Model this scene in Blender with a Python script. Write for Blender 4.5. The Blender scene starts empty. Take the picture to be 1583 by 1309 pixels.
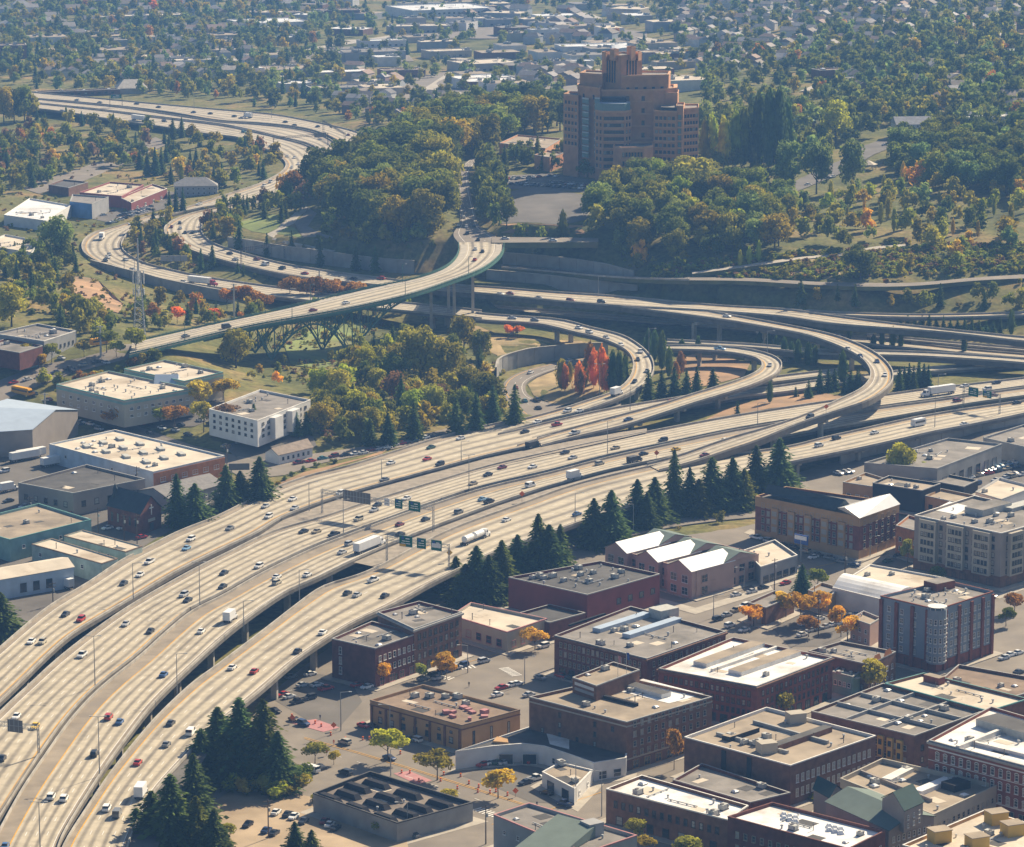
import bpy, math, random
import numpy as np
from mathutils import Vector, Matrix
from mathutils.geometry import delaunay_2d_cdt
R = random.Random(11)
sc = bpy.context.scene
COL = sc.collection
rad = math.radians
# ------------------------------------------------------------------ camera, sky, sun, exposure
H, F, PITCH = 285.0, 5100.0, rad(11.5)
cam = bpy.data.objects.new('camera', bpy.data.cameras.new('camera'))
COL.objects.link(cam)
cam.location = (0, 0, H)
cam.rotation_euler = (rad(90) - PITCH, 0, 0)
cam.data.sensor_width = 36
cam.data.lens = F / 1583 * 36
cam.data.clip_start = 5
cam.data.clip_end = 40000
sc.camera = cam
SUN_AZ, SUN_EL = rad(38), rad(35)          # azimuth clockwise from the view direction (+Y)
SDIR = Vector((math.sin(SUN_AZ) * math.cos(SUN_EL), math.cos(SUN_AZ) * math.cos(SUN_EL), math.sin(SUN_EL)))
world = bpy.data.worlds.new('World')
sc.world = world
world.use_nodes = True
wn = world.node_tree.nodes
sky = wn.new('ShaderNodeTexSky')
sky.sky_type = 'NISHITA'
sky.sun_disc = False
sky.sun_elevation = SUN_EL
sky.sun_rotation = SUN_AZ
sky.air_density = 1.0
sky.dust_density = 1.5
world.node_tree.links.new(sky.outputs[0], wn['Background'].inputs[0])
wn['Background'].inputs[1].default_value = 0.05
sun = bpy.data.objects.new('sun', bpy.data.lights.new('sun', 'SUN'))
COL.objects.link(sun)
sun.data.energy = 5.0
sun.data.angle = rad(0.5)
sun.data.color = (1.0, 0.84, 0.60)
sun.rotation_euler = (-SDIR).to_track_quat('-Z', 'Y').to_euler()
sun.location = (0, 0, 600)
sc.view_settings.view_transform = 'Standard'
sc.view_settings.look = 'None'
sc.view_settings.gamma = 1
sc.view_settings.use_curve_mapping = False
sc.view_settings.exposure = 0.93
sc.render.engine = 'CYCLES'
sc.cycles.use_denoising = True
sc.cycles.max_bounces = 5
sc.cycles.diffuse_bounces = 2
sc.cycles.glossy_bounces = 2
sc.cycles.transmission_bounces = 3
sc.cycles.volume_bounces = 1
sc.cycles.transparent_max_bounces = 6
# ------------------------------------------------------------------ pixel <-> place
CP, SP = math.cos(PITCH), math.sin(PITCH)
def P(u, v, z=0.0):
    a = (u - 791.5) / F; b = (654.5 - v) / F
    t = (z - H) / (-SP + b * CP)
    return Vector((a * t, (CP + b * SP) * t, z))
def proj(p):
    x, y, z = p[0], p[1], p[2] - H
    d = y * CP - z * SP
    return 791.5 + F * x / d, 654.5 - F * (y * SP + z * CP) / d, d
# ------------------------------------------------------------------ mesh helper
class MB:
    def __init__(s):
        s.v = []; s.f = []; s.m = []; s.uv = []
    def face(s, pts, m=0, uv=None):
        i = len(s.v); s.v += [tuple(p) for p in pts]
        s.f.append(tuple(range(i, i + len(pts)))); s.m.append(m); s.uv.append(uv)
    def prism(s, poly, z0, z1, m=0, mt=None, top=None, bot=True):
        n = len(poly); top = top or poly
        a = [(p[0], p[1], z0) for p in poly]; b = [(p[0], p[1], z1) for p in top]
        for i in range(n):
            j = (i + 1) % n
            s.face([a[i], a[j], b[j], b[i]], m)
        s.face(b, m if mt is None else mt)
        if bot: s.face(a[::-1], m)
    def box(s, c, d, rz=0, m=0, mt=None):
        ca, sa = math.cos(rz), math.sin(rz)
        hx, hy = d[0] / 2, d[1] / 2
        poly = [(c[0] + x * ca - y * sa, c[1] + x * sa + y * ca) for x, y in ((-hx, -hy), (hx, -hy), (hx, hy), (-hx, hy))]
        s.prism(poly, c[2], c[2] + d[2], m, mt)
    def bar(s, a, b, w, m=0, h=None):
        a = Vector(a); b = Vector(b); d = (b - a)
        if d.length < 1e-6: return
        d.normalize()
        x = d.cross(Vector((0, 0, 1)))
        if x.length < 1e-3: x = Vector((1, 0, 0))
        x.normalize(); y = x.cross(d)
        h = h or w
        q = [x * w / 2 + y * h / 2, -x * w / 2 + y * h / 2, -x * w / 2 - y * h / 2, x * w / 2 - y * h / 2]
        A = [a + k for k in q]; B = [b + k for k in q]
        for i in range(4):
            j = (i + 1) % 4
            s.face([A[i], A[j], B[j], B[i]], m)
        s.face(A[::-1], m); s.face(B, m)
    def tube(s, pts, rs, n=6, m=0):
        pts = [Vector(p) for p in pts]
        rings = []
        for k, p in enumerate(pts):
            d = (pts[min(k + 1, len(pts) - 1)] - pts[max(k - 1, 0)]).normalized()
            x = d.cross(Vector((0.123, 1, 0.05))).normalized(); y = d.cross(x)
            r = rs[k] if isinstance(rs, (list, tuple)) else rs
            rings.append([p + (x * math.cos(2 * math.pi * i / n) + y * math.sin(2 * math.pi * i / n)) * r for i in range(n)])
        for k in range(len(rings) - 1):
            for i in range(n):
                j = (i + 1) % n
                s.face([rings[k][i], rings[k][j], rings[k + 1][j], rings[k + 1][i]], m)
        s.face(rings[0][::-1], m); s.face(rings[-1], m)
    def mesh(s, name, mats, off=None):
        me = bpy.data.meshes.new(name)
        v = s.v
        if off is not None: v = [(p[0] - off[0], p[1] - off[1], p[2] - off[2]) for p in v]
        me.from_pydata(v, [], s.f)
        for m in (mats if isinstance(mats, (list, tuple)) else [mats]): me.materials.append(m)
        if len(me.polygons): me.polygons.foreach_set('material_index', s.m)
        if any(u for u in s.uv):
            l = me.uv_layers.new(name='UVMap'); k = 0; arr = []
            for f, u in zip(s.f, s.uv):
                arr += (list(u) if u else [(0, 0)] * len(f))
            l.data.foreach_set('uv', np.array(arr, dtype=np.float32).ravel())
        me.update()
        return me
    def build(s, name, mats, parent=None, local=False, loc=None):
        if local: off = None
        elif parent is not None: off = wloc(parent)
        else: off = loc
        o = bpy.data.objects.new(name, s.mesh(name, mats, off))
        COL.objects.link(o)
        if parent is not None: o.parent = parent
        elif loc is not None: o.location = loc
        return o
def wloc(o):
    p = Vector(o.location)
    while o.parent is not None:
        o = o.parent; p = p + Vector(o.location)
    return p
LAB = []
def tag(o, label, cat, group=None, share=False):
    o['label'] = label; o['category'] = cat
    if group: o['group'] = group
    LAB.append((o, share))
    return o
def struct(o, label=None, kind='structure'):
    o['kind'] = kind
    if label: o['label'] = label
    return o
def thing(name, label, cat, loc, group=None, share=False, rz=0):
    o = bpy.data.objects.new(name, None); COL.objects.link(o)
    o.empty_display_size = 0.5
    o.location = loc; o.rotation_euler = (0, 0, rz)
    return tag(o, label, cat, group, share)
def inst(name, me, parent, loc, rz=0, sc_=None, col=None):
    o = bpy.data.objects.new(name, me); COL.objects.link(o)
    o.parent = parent; o.location = loc; o.rotation_euler = (0, 0, rz)
    if sc_: o.scale = sc_
    if col: o.color = col
    return o
# ------------------------------------------------------------------ materials
MATS = {}
def mat(name, col, rough=.85, noise=.18, scale=.35, spec=.25, metal=0.0, fine=0.0, obj=False, transl=0.0, emit=None, stain=None):
    if name in MATS: return MATS[name]
    m = bpy.data.materials.new(name); m.use_nodes = True
    nt = m.node_tree; N = nt.nodes; L = nt.links
    b = N['Principled BSDF']
    b.inputs['Roughness'].default_value = rough
    b.inputs['Metallic'].default_value = metal
    b.inputs['Specular IOR Level'].default_value = spec
    geo = N.new('ShaderNodeNewGeometry')
    base = None
    if obj:
        oi = N.new('ShaderNodeObjectInfo'); base = oi.outputs['Color']
    if noise or fine:
        n1 = N.new('ShaderNodeTexNoise'); n1.inputs['Scale'].default_value = scale; n1.inputs['Detail'].default_value = 4
        L.new(geo.outputs['Position'], n1.inputs['Vector'])
        mr = N.new('ShaderNodeMapRange')
        mr.inputs[1].default_value = .3; mr.inputs[2].default_value = .7
        mr.inputs[3].default_value = 1 - noise; mr.inputs[4].default_value = 1 + noise
        L.new(n1.outputs[0], mr.inputs[0]); fac = mr.outputs[0]
        mx = N.new('ShaderNodeMix'); mx.data_type = 'RGBA'; mx.blend_type = 'MULTIPLY'; mx.inputs[0].default_value = 1
        if base is not None: L.new(base, mx.inputs[6])
        else: mx.inputs[6].default_value = (*col, 1)
        L.new(fac, mx.inputs[7]); out = mx.outputs[2]
        if stain:
            n2 = N.new('ShaderNodeTexNoise'); n2.inputs['Scale'].default_value = scale * .35; n2.inputs['Detail'].default_value = 6; n2.inputs['Roughness'].default_value = .65
            L.new(geo.outputs['Position'], n2.inputs['Vector'])
            r2 = N.new('ShaderNodeMapRange'); r2.inputs[1].default_value = .5; r2.inputs[2].default_value = .68
            L.new(n2.outputs[0], r2.inputs[0])
            m2 = N.new('ShaderNodeMix'); m2.data_type = 'RGBA'
            L.new(r2.outputs[0], m2.inputs[0]); L.new(out, m2.inputs[6]); m2.inputs[7].default_value = (*stain, 1); out = m2.outputs[2]
    elif base is not None: out = base
    else: out = None
    if out is None: b.inputs['Base Color'].default_value = (*col, 1)
    else: L.new(out, b.inputs['Base Color'])
    if emit: b.inputs['Emission Color'].default_value = (*emit, 1); b.inputs['Emission Strength'].default_value = 1
    if transl:
        t = N.new('ShaderNodeBsdfTranslucent'); ms = N.new('ShaderNodeMixShader'); ms.inputs[0].default_value = transl
        if out is not None: L.new(out, t.inputs[0])
        else: t.inputs[0].default_value = (*col, 1)
        L.new(b.outputs[0], ms.inputs[1]); L.new(t.outputs[0], ms.inputs[2]); L.new(ms.outputs[0], N['Material Output'].inputs[0])
    MATS[name] = m
    return m
def M(n): return MATS[n]
mat('brick_red', (.21, .068, .045), noise=.25, scale=.5)
mat('brick_brown', (.19, .098, .062), noise=.25, scale=.5)
mat('brick_dark', (.15, .055, .04), noise=.25, scale=.5)
mat('brick_orange', (.48, .19, .07), noise=.2, scale=.5)
mat('paint_red', (.22, .06, .055), noise=.12, scale=.2)
mat('stucco_tan', (.46, .28, .13), noise=.12, scale=.2)
mat('stucco_beige', (.42, .38, .31), noise=.1, scale=.2)
mat('stucco_taupe', (.30, .26, .23), noise=.1, scale=.2)
mat('stucco_grey', (.33, .33, .33), noise=.12, scale=.2)
mat('stucco_white', (.66, .65, .63), noise=.1, scale=.25)
mat('stucco_pink', (.45, .31, .26), noise=.1, scale=.2)
mat('stucco_yellow', (.55, .38, .10), noise=.1, scale=.2)
mat('panel_blue_grey', (.23, .27, .32), noise=.08, scale=.3)
mat('paint_blue', (.10, .22, .46), noise=.15, scale=.3)
mat('blue_white', (.50, .58, .66), noise=.15, scale=.25)
mat('paint_teal', (.22, .36, .34), noise=.15, scale=.3)
mat('pale_teal', (.36, .44, .40), noise=.2, scale=.3)
mat('dark_panel', (.04, .04, .045), noise=.15, scale=.3, spec=.03)
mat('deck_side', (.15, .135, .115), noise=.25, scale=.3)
mat('concrete', (.40, .37, .32), noise=.2, scale=.25, stain=(.27, .24, .20))
mat('concrete_dark', (.28, .24, .19), noise=.25, scale=.3)
mat('wall_concrete', (.33, .32, .30), noise=.22, scale=.15)
mat('asphalt', (.115, .105, .095), noise=.25, scale=.12, stain=(.075, .07, .066))
mat('street', (.215, .185, .15), noise=.18, scale=.1, stain=(.19, .165, .14))
mat('sidewalk', (.40, .36, .30), noise=.15, scale=.3)
mat('lot', (.135, .122, .108), noise=.25, scale=.08, stain=(.13, .12, .105))
mat('dry_lot', (.38, .29, .19), noise=.25, scale=.08, stain=(.27, .20, .13))
mat('dirt', (.33, .20, .105), noise=.35, scale=.08, stain=(.22, .15, .075))
mat('dry_grass', (.36, .26, .12), noise=.35, scale=.09, stain=(.20, .17, .065))
mat('lawn', (.17, .21, .05), noise=.35, scale=.06, stain=(.24, .22, .08))
mat('scrub', (.12, .125, .045), noise=.45, scale=.12, stain=(.20, .15, .065))
mat('roof_grey', (.23, .21, .19), noise=.22, scale=.18, stain=(.13, .12, .105))
mat('roof_dark', (.075, .072, .07), noise=.25, scale=.18, stain=(.12, .115, .11))
mat('roof_tan', (.33, .27, .20), noise=.2, scale=.15, stain=(.20, .165, .125))
mat('roof_cream', (.58, .51, .41), noise=.14, scale=.12, stain=(.36, .29, .21))
mat('roof_white', (.80, .79, .77), rough=.45, noise=.06, scale=.2, stain=(.50, .46, .41))
mat('roof_brown', (.23, .165, .115), noise=.22, scale=.18, stain=(.12, .085, .065))
mat('shingle', (.20, .19, .185), noise=.2, scale=.6)
mat('shingle_brown', (.24, .19, .15), noise=.2, scale=.6)
mat('slate', (.05, .065, .075), noise=.15, scale=.5, rough=.8, spec=.1)
mat('metal_teal', (.15, .19, .17), noise=.08, scale=.3, rough=.8, spec=.1)
mat('metal_dark_teal', (.04, .07, .066), noise=.08, scale=.3, rough=.85, spec=.08)
mat('metal_white', (.80, .80, .80), noise=.04, scale=.3, rough=.3)
mat('metal_blue', (.42, .50, .60), noise=.06, scale=.3, rough=.4)
mat('coping_white', (.68, .66, .62), noise=.12, scale=.4)
mat('coping_grey', (.34, .34, .33), noise=.12, scale=.4)
mat('coping_pink', (.42, .20, .20), noise=.1, scale=.4)
mat('coping_teal', (.13, .30, .28), noise=.1, scale=.4)
mat('galvanised', (.45, .46, .46), noise=.1, scale=.5, rough=.5, metal=.3)
mat('unit_grey', (.45, .45, .42), noise=.12, scale=1.0)
mat('unit_dark', (.12, .11, .11), noise=.12, scale=1.0)
mat('glass', (.035, .045, .055), rough=.12, noise=0, spec=.6)
mat('glass_lit', (.11, .15, .17), rough=.08, noise=0, spec=.8)
mat('glass_blind', (.34, .33, .30), rough=.3, noise=0, spec=.5)
mat('frame_white', (.70, .69, .66), noise=0)
mat('frame_dark', (.08, .075, .07), noise=0)
mat('frame_tan', (.40, .35, .28), noise=0)
mat('line_white', (.72, .70, .66), noise=.15, scale=1)
mat('line_yellow', (.62, .33, .04), noise=.15, scale=1)
mat('steel_green', (.07, .17, .13), noise=.15, scale=.5, rough=.6)
mat('steel_grey', (.33, .34, .34), noise=.1, scale=.5, rough=.5, metal=.3)
mat('steel_dark', (.06, .06, .065), noise=.1, scale=.5, rough=.5)
mat('sign_green', (.0, .12, .085), noise=0, rough=.5)
mat('sign_white', (.75, .75, .75), noise=0, rough=.5)
mat('sign_yellow', (.65, .38, .02), noise=0, rough=.5)
mat('sign_blue', (.03, .08, .30), noise=0, rough=.5)
mat('sign_back', (.16, .155, .155), noise=.1, rough=.6)
mat('orange', (.75, .16, .03), noise=.1, scale=2)
mat('bus_yellow', (.75, .36, .02), noise=.05)
mat('wood_pole', (.13, .095, .07), noise=.2, scale=1)
mat('bark', (.10, .075, .055), noise=.25, scale=1.5)
mat('tyre', (.02, .02, .02), noise=0)
mat('car_paint', (.5, .5, .5), noise=0, obj=True, rough=.28, spec=.5)
mat('car_glass', (.02, .025, .03), noise=0, rough=.08, spec=.7)
mat('truck_white', (.78, .78, .77), noise=.04, scale=.6, rough=.4)
mat('leaf', (.1, .1, .1), noise=.42, scale=.22, obj=True, transl=.42, rough=.9, spec=.05)
mat('needle', (.1, .1, .1), noise=.35, scale=.35, obj=True, transl=.3, rough=.9, spec=.05)
mat('wall_tint', (.5, .5, .5), noise=.1, scale=.3, obj=True)
mat('roof_tint', (.5, .5, .5), noise=.18, scale=.5, obj=True)
mat('shoulder', (.27, .225, .17), noise=.2, scale=.15, stain=(.23, .195, .155))
mat('skin_cloth', (.10, .10, .13), noise=0)
def deck_material():
    m = bpy.data.materials.new('road_concrete'); m.use_nodes = True
    nt = m.node_tree; N = nt.nodes; L = nt.links; b = N['Principled BSDF']
    b.inputs['Roughness'].default_value = .8; b.inputs['Specular IOR Level'].default_value = .3
    uv = N.new('ShaderNodeUVMap'); sp = N.new('ShaderNodeSeparateXYZ'); L.new(uv.outputs[0], sp.inputs[0])
    def math_(op, a, b_=None, val=None):
        n = N.new('ShaderNodeMath'); n.operation = op
        L.new(a, n.inputs[0])
        if b_ is not None: L.new(b_, n.inputs[1])
        elif val is not None: n.inputs[1].default_value = val
        return n.outputs[0]
    # oil and tyre streak down the middle of every lane (u counts lanes)
    fr = math_('FRACT', sp.outputs[0])
    d = math_('ABSOLUTE', math_('SUBTRACT', fr, val=.5))
    mr = N.new('ShaderNodeMapRange'); mr.interpolation_type = 'SMOOTHSTEP'
    mr.inputs[1].default_value = .04; mr.inputs[2].default_value = .32; mr.inputs[3].default_value = 1; mr.inputs[4].default_value = 0
    L.new(d, mr.inputs[0])
    cb = N.new('ShaderNodeCombineXYZ')
    L.new(math_('MULTIPLY', sp.outputs[0], val=1.3), cb.inputs[0]); L.new(math_('MULTIPLY', sp.outputs[1], val=.018), cb.inputs[1])
    n1 = N.new('ShaderNodeTexNoise'); n1.inputs['Scale'].default_value = 1.0; n1.inputs['Detail'].default_value = 6
    L.new(cb.outputs[0], n1.inputs['Vector'])
    n0 = N.new('ShaderNodeTexNoise'); n0.inputs['Scale'].default_value = .35; n0.inputs['Detail'].default_value = 5
    geo = N.new('ShaderNodeNewGeometry'); L.new(geo.outputs['Position'], n0.inputs['Vector'])
    fac = math_('MULTIPLY', mr.outputs[0], math_('MULTIPLY', n1.outputs[0], val=1.45))
    # slab joints every 4.6 m
    jd = math_('ABSOLUTE', math_('SUBTRACT', math_('FRACT', math_('DIVIDE', sp.outputs[1], val=4.6)), val=.5))
    jr = N.new('ShaderNodeMapRange'); jr.inputs[1].default_value = .475; jr.inputs[2].default_value = .5; jr.inputs[3].default_value = 0; jr.inputs[4].default_value = .012
    L.new(jd, jr.inputs[0])
    mx = N.new('ShaderNodeMix'); mx.data_type = 'RGBA'
    L.new(fac, mx.inputs[0]); mx.inputs[6].default_value = (.46, .40, .30, 1); mx.inputs[7].default_value = (.15, .13, .105, 1)
    v = N.new('ShaderNodeMapRange'); v.inputs[1].default_value = .3; v.inputs[2].default_value = .7; v.inputs[3].default_value = .84; v.inputs[4].default_value = 1.14
    L.new(n0.outputs[0], v.inputs[0])
    m2 = N.new('ShaderNodeMix'); m2.data_type = 'RGBA'; m2.blend_type = 'MULTIPLY'; m2.inputs[0].default_value = 1
    L.new(mx.outputs[2], m2.inputs[6]); L.new(math_('SUBTRACT', v.outputs[0], jr.outputs[0]), m2.inputs[7])
    # single slabs renewed or stained: one tone per slab
    sl = N.new('ShaderNodeCombineXYZ'); L.new(math_('FLOOR', sp.outputs[0]), sl.inputs[0]); L.new(math_('FLOOR', math_('DIVIDE', sp.outputs[1], val=13.8)), sl.inputs[1])
    wn_ = N.new('ShaderNodeTexWhiteNoise'); L.new(sl.outputs[0], wn_.inputs['Vector'])
    sr = N.new('ShaderNodeValToRGB'); e = sr.color_ramp.elements; e[0].position = 0; e[0].color = (.74, .73, .72, 1); e[1].position = 1; e[1].color = (1.04, 1.04, 1.03, 1); x = e.new(.08); x.color = (.95, .95, .95, 1)
    L.new(wn_.outputs['Value'], sr.inputs[0]); m3 = N.new('ShaderNodeMix'); m3.data_type = 'RGBA'; m3.blend_type = 'MULTIPLY'; m3.inputs[0].default_value = 1
    L.new(m2.outputs[2], m3.inputs[6]); L.new(sr.outputs[0], m3.inputs[7]); L.new(m3.outputs[2], b.inputs['Base Color'])
    MATS['road'] = m
deck_material()
# ------------------------------------------------------------------ terrain: heights through known points
TP = [(600,1250,0),(900,1250,0),(1300,1250,0),(1583,1200,0),(700,1050,0),(1000,1000,0),(1000,900,0),(1400,900,0),(1583,800,0),(1300,760,0),(1583,720,1),(900,860,1),(1150,830,1),
(1050,800,2),(1150,760,2),(850,860,1),(650,960,0),(500,1080,0),(400,1309,0),(200,1330,0),(0,1330,0),(0,1150,0),(200,1050,0),(350,950,0),(450,900,2),(0,980,3),(100,940,4),(130,850,6),(0,850,6),(300,790,8),(250,830,7),(380,745,9.3),(470,728,9.3),
(600,695,9.3),(700,665,9.3),(420,700,10),(200,680,10),(60,650,12),(0,700,11),(300,640,14),(400,650,16),(480,640,14),(200,590,19),(60,560,24),(230,538,28.5),(150,545,27),(60,510,28),(60,470,29),
(130,450,25),(160,420,19),(200,470,16),(300,480,12),(420,520,13),(500,545,8),(600,520,8),(450,560,11),(405,580,11),(550,600,10),(650,600,9),(780,640,9),(620,640,9),(720,560,8),(680,490,7),(750,530,8),(760,590,6),
(830,525,9),(800,585,1),(850,590,1.5),(880,600,3),(905,556,1),(830,572,1),(790,600,.5),(815,625,.5),(850,640,3),(930,590,5),(1000,600,6),(1100,570,7),(1060,590,7),(1190,620,7.5),(1150,640,7.5),(1250,600,7),(1350,610,7),(1250,550,7),
(1000,510,6.5),(900,493,6.5),(1150,512,6.5),(1400,560,7),(1583,580,7),(1583,630,6),(1400,655,6.5),(1300,690,5.5),(1230,705,3),(1480,655,6),(1583,650,4),(1450,690,2),(1583,552,6.5),(1440,540,6.5),(1340,525,6.5),
(1500,508,12),(1583,498,15),(1400,478,18),(1250,468,20.5),(1100,458,21.5),(950,440,18),(1000,429,27),(850,437,17),(700,437,15),(600,430,16.5),(500,420,18),(400,408,20.5),(430,455,12),(300,425,14),(250,430,16),
(1100,430,28),(1300,442,28),(1583,430,28),(1200,400,34),(1400,388,36),(1583,380,37),(1100,380,38),(1000,380,36),(900,372,37),(780,365,37),(740,385,36.3),(650,380,32),(560,378,29),(480,383,27),(440,372,27),(410,345,27),
(470,350,28),(370,345,25),(335,360,23),(460,305,27),(520,330,32),(600,330,36),(690,345,38),(715,300,41),(715,262,44),(620,270,42),(560,290,36),(800,300,44),(850,330,42.5),(900,270,45),(950,270,46),(1050,265,46),(800,250,46),
(1100,280,44),(1150,268,44),(1250,270,44),(1300,250,46),(1340,262,46),(1200,312,40),(1350,290,42),(1250,340,37),(1450,300,44),(1583,300,46),(1500,350,40),(1400,220,50),(1583,230,52),(1200,200,48),(1250,130,52),
(1450,150,56),(1583,130,58),(1583,50,60),(1300,50,50),(1450,60,58),(40,180,21),(300,235,20),(200,255,19),(60,260,21),(100,330,20),(250,300,20),(30,370,23),(100,380,21),(160,330,20),(240,320,20),(20,430,27),(330,340,22),(240,370,18),
(300,130,20),(100,100,18),(600,120,15),(500,60,12),(800,100,15),(800,30,10),(200,30,12),(1000,30,20),(1000,100,30),(1100,150,44),(1150,60,35),(600,180,26),(700,140,22),(780,180,42),(640,225,44),(500,190,24),(450,230,24),(400,270,21),(420,200,24),
(752,432,16),(900,436,17.5),(1060,420,30),(0,0,10),(500,0,10),(800,0,10),(1200,0,40),(1583,0,60),(-200,0,10),(1800,0,60),(-200,300,20),(-200,700,10),(1800,300,46),(1800,700,2),(1800,1200,0),(-200,1200,0)]
tp = np.array([tuple(P(*t)) for t in TP])
def _rbf(q):
    d = np.sqrt(((q[:, None, :] - tp[None, :, :2]) ** 2).sum(-1) + 16.0)
    return d
_A = _rbf(tp[:, :2]) ; n_ = len(tp)
_A = np.block([[_A - np.eye(n_) * 1.5, np.ones((n_, 1))], [np.ones((1, n_)), np.zeros((1, 1))]])
_w = np.linalg.solve(_A, np.append(tp[:, 2], 0))
def tz_raw(q): return _rbf(q) @ _w[:-1] + _w[-1]
NY, NX = 620, 260
GY = 640 * (9000 / 640) ** (np.linspace(0, 1, NY) ** 1.15)
GS = np.linspace(-.27, .27, NX)
gx = GS[None, :] * GY[:, None]; gy = np.repeat(GY[:, None], NX, 1)
TZ = np.zeros((NY, NX))
for i in range(NY):
    q = np.stack([gx[i], gy[i]], 1)
    TZ[i] = tz_raw(q)
far = np.clip((gy - 4200) / 1500, 0, 1)
TZ = TZ * (1 - far) + 20 * far
# ------------------------------------------------------------------ roads as ribbons between two traced edges
def cr(p, step=5.0):
    p = np.array(p, float); out = []
    q = np.vstack([2 * p[0] - p[1], p, 2 * p[-1] - p[-2]])
    for i in range(1, len(q) - 2):
        a, b, c, d = q[i - 1], q[i], q[i + 1], q[i + 2]
        n = max(2, int(np.linalg.norm(c - b) / step))
        t = np.linspace(0, 1, n, endpoint=False)[:, None]
        m1 = (c - a) / 2; m2 = (d - b) / 2
        # tangents limited to keep uneven spacing from overshooting
        L = np.linalg.norm(c - b)
        for m in (m1, m2):
            k = np.linalg.norm(m)
            if k > L: m *= L / k
        out.append((2*t**3-3*t**2+1)*b + (t**3-2*t**2+t)*m1 + (-2*t**3+3*t**2)*c + (t**3-t**2)*m2)
    out.append(p[-1:])
    return np.vstack(out)
def smooth(a, k=4):
    for _ in range(k):
        b = a.copy(); b[1:-1] = (a[:-2] + 2 * a[1:-1] + a[2:]) / 4; a = b
    return a
def edge(pts, zs):
    pp = np.array(pts, float); zs = np.array(zs, float)
    w = np.array([P(u, v, zs.mean()) for u, v in pts])
    l = np.append(0, np.cumsum(np.linalg.norm(np.diff(w, axis=0), axis=1))); l /= l[-1]
    z = np.interp(l, np.linspace(0, 1, len(zs)), zs)
    return cr([P(u, v, k) for (u, v), k in zip(pts, z)])
ROADS = {}
def ribbon(L, Rr, zs):
    A = edge(L, zs); B = edge(Rr, zs)
    l = np.append(0, np.cumsum(np.linalg.norm(np.diff(A, axis=0), axis=1)))
    n = max(3, int(l[-1] / 6)); s = np.linspace(0, l[-1], n)
    A2 = np.stack([np.interp(s, l, A[:, k]) for k in range(3)], 1)
    j = 0; idx = []
    for p in A2:
        d = ((B[j:, :2] - p[:2]) ** 2).sum(1); w = min(len(d), 60)
        j = j + int(np.argmin(d[:w])); idx.append(j)
    f = np.array(idx, float); f[0] = 0; f[-1] = len(B) - 1
    f = smooth(f, 6); ii = np.clip(f, 0, len(B) - 1)
    B2 = np.stack([np.interp(ii, np.arange(len(B)), B[:, k]) for k in range(3)], 1)
    zz = (A2[:, 2] + B2[:, 2]) / 2
    A2[:, 2] = zz; B2[:, 2] = zz
    return smooth(A2, 2), smooth(B2, 2)
def seglen(C): return np.append(0, np.cumsum(np.linalg.norm(np.diff(C, axis=0), axis=1)))
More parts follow.
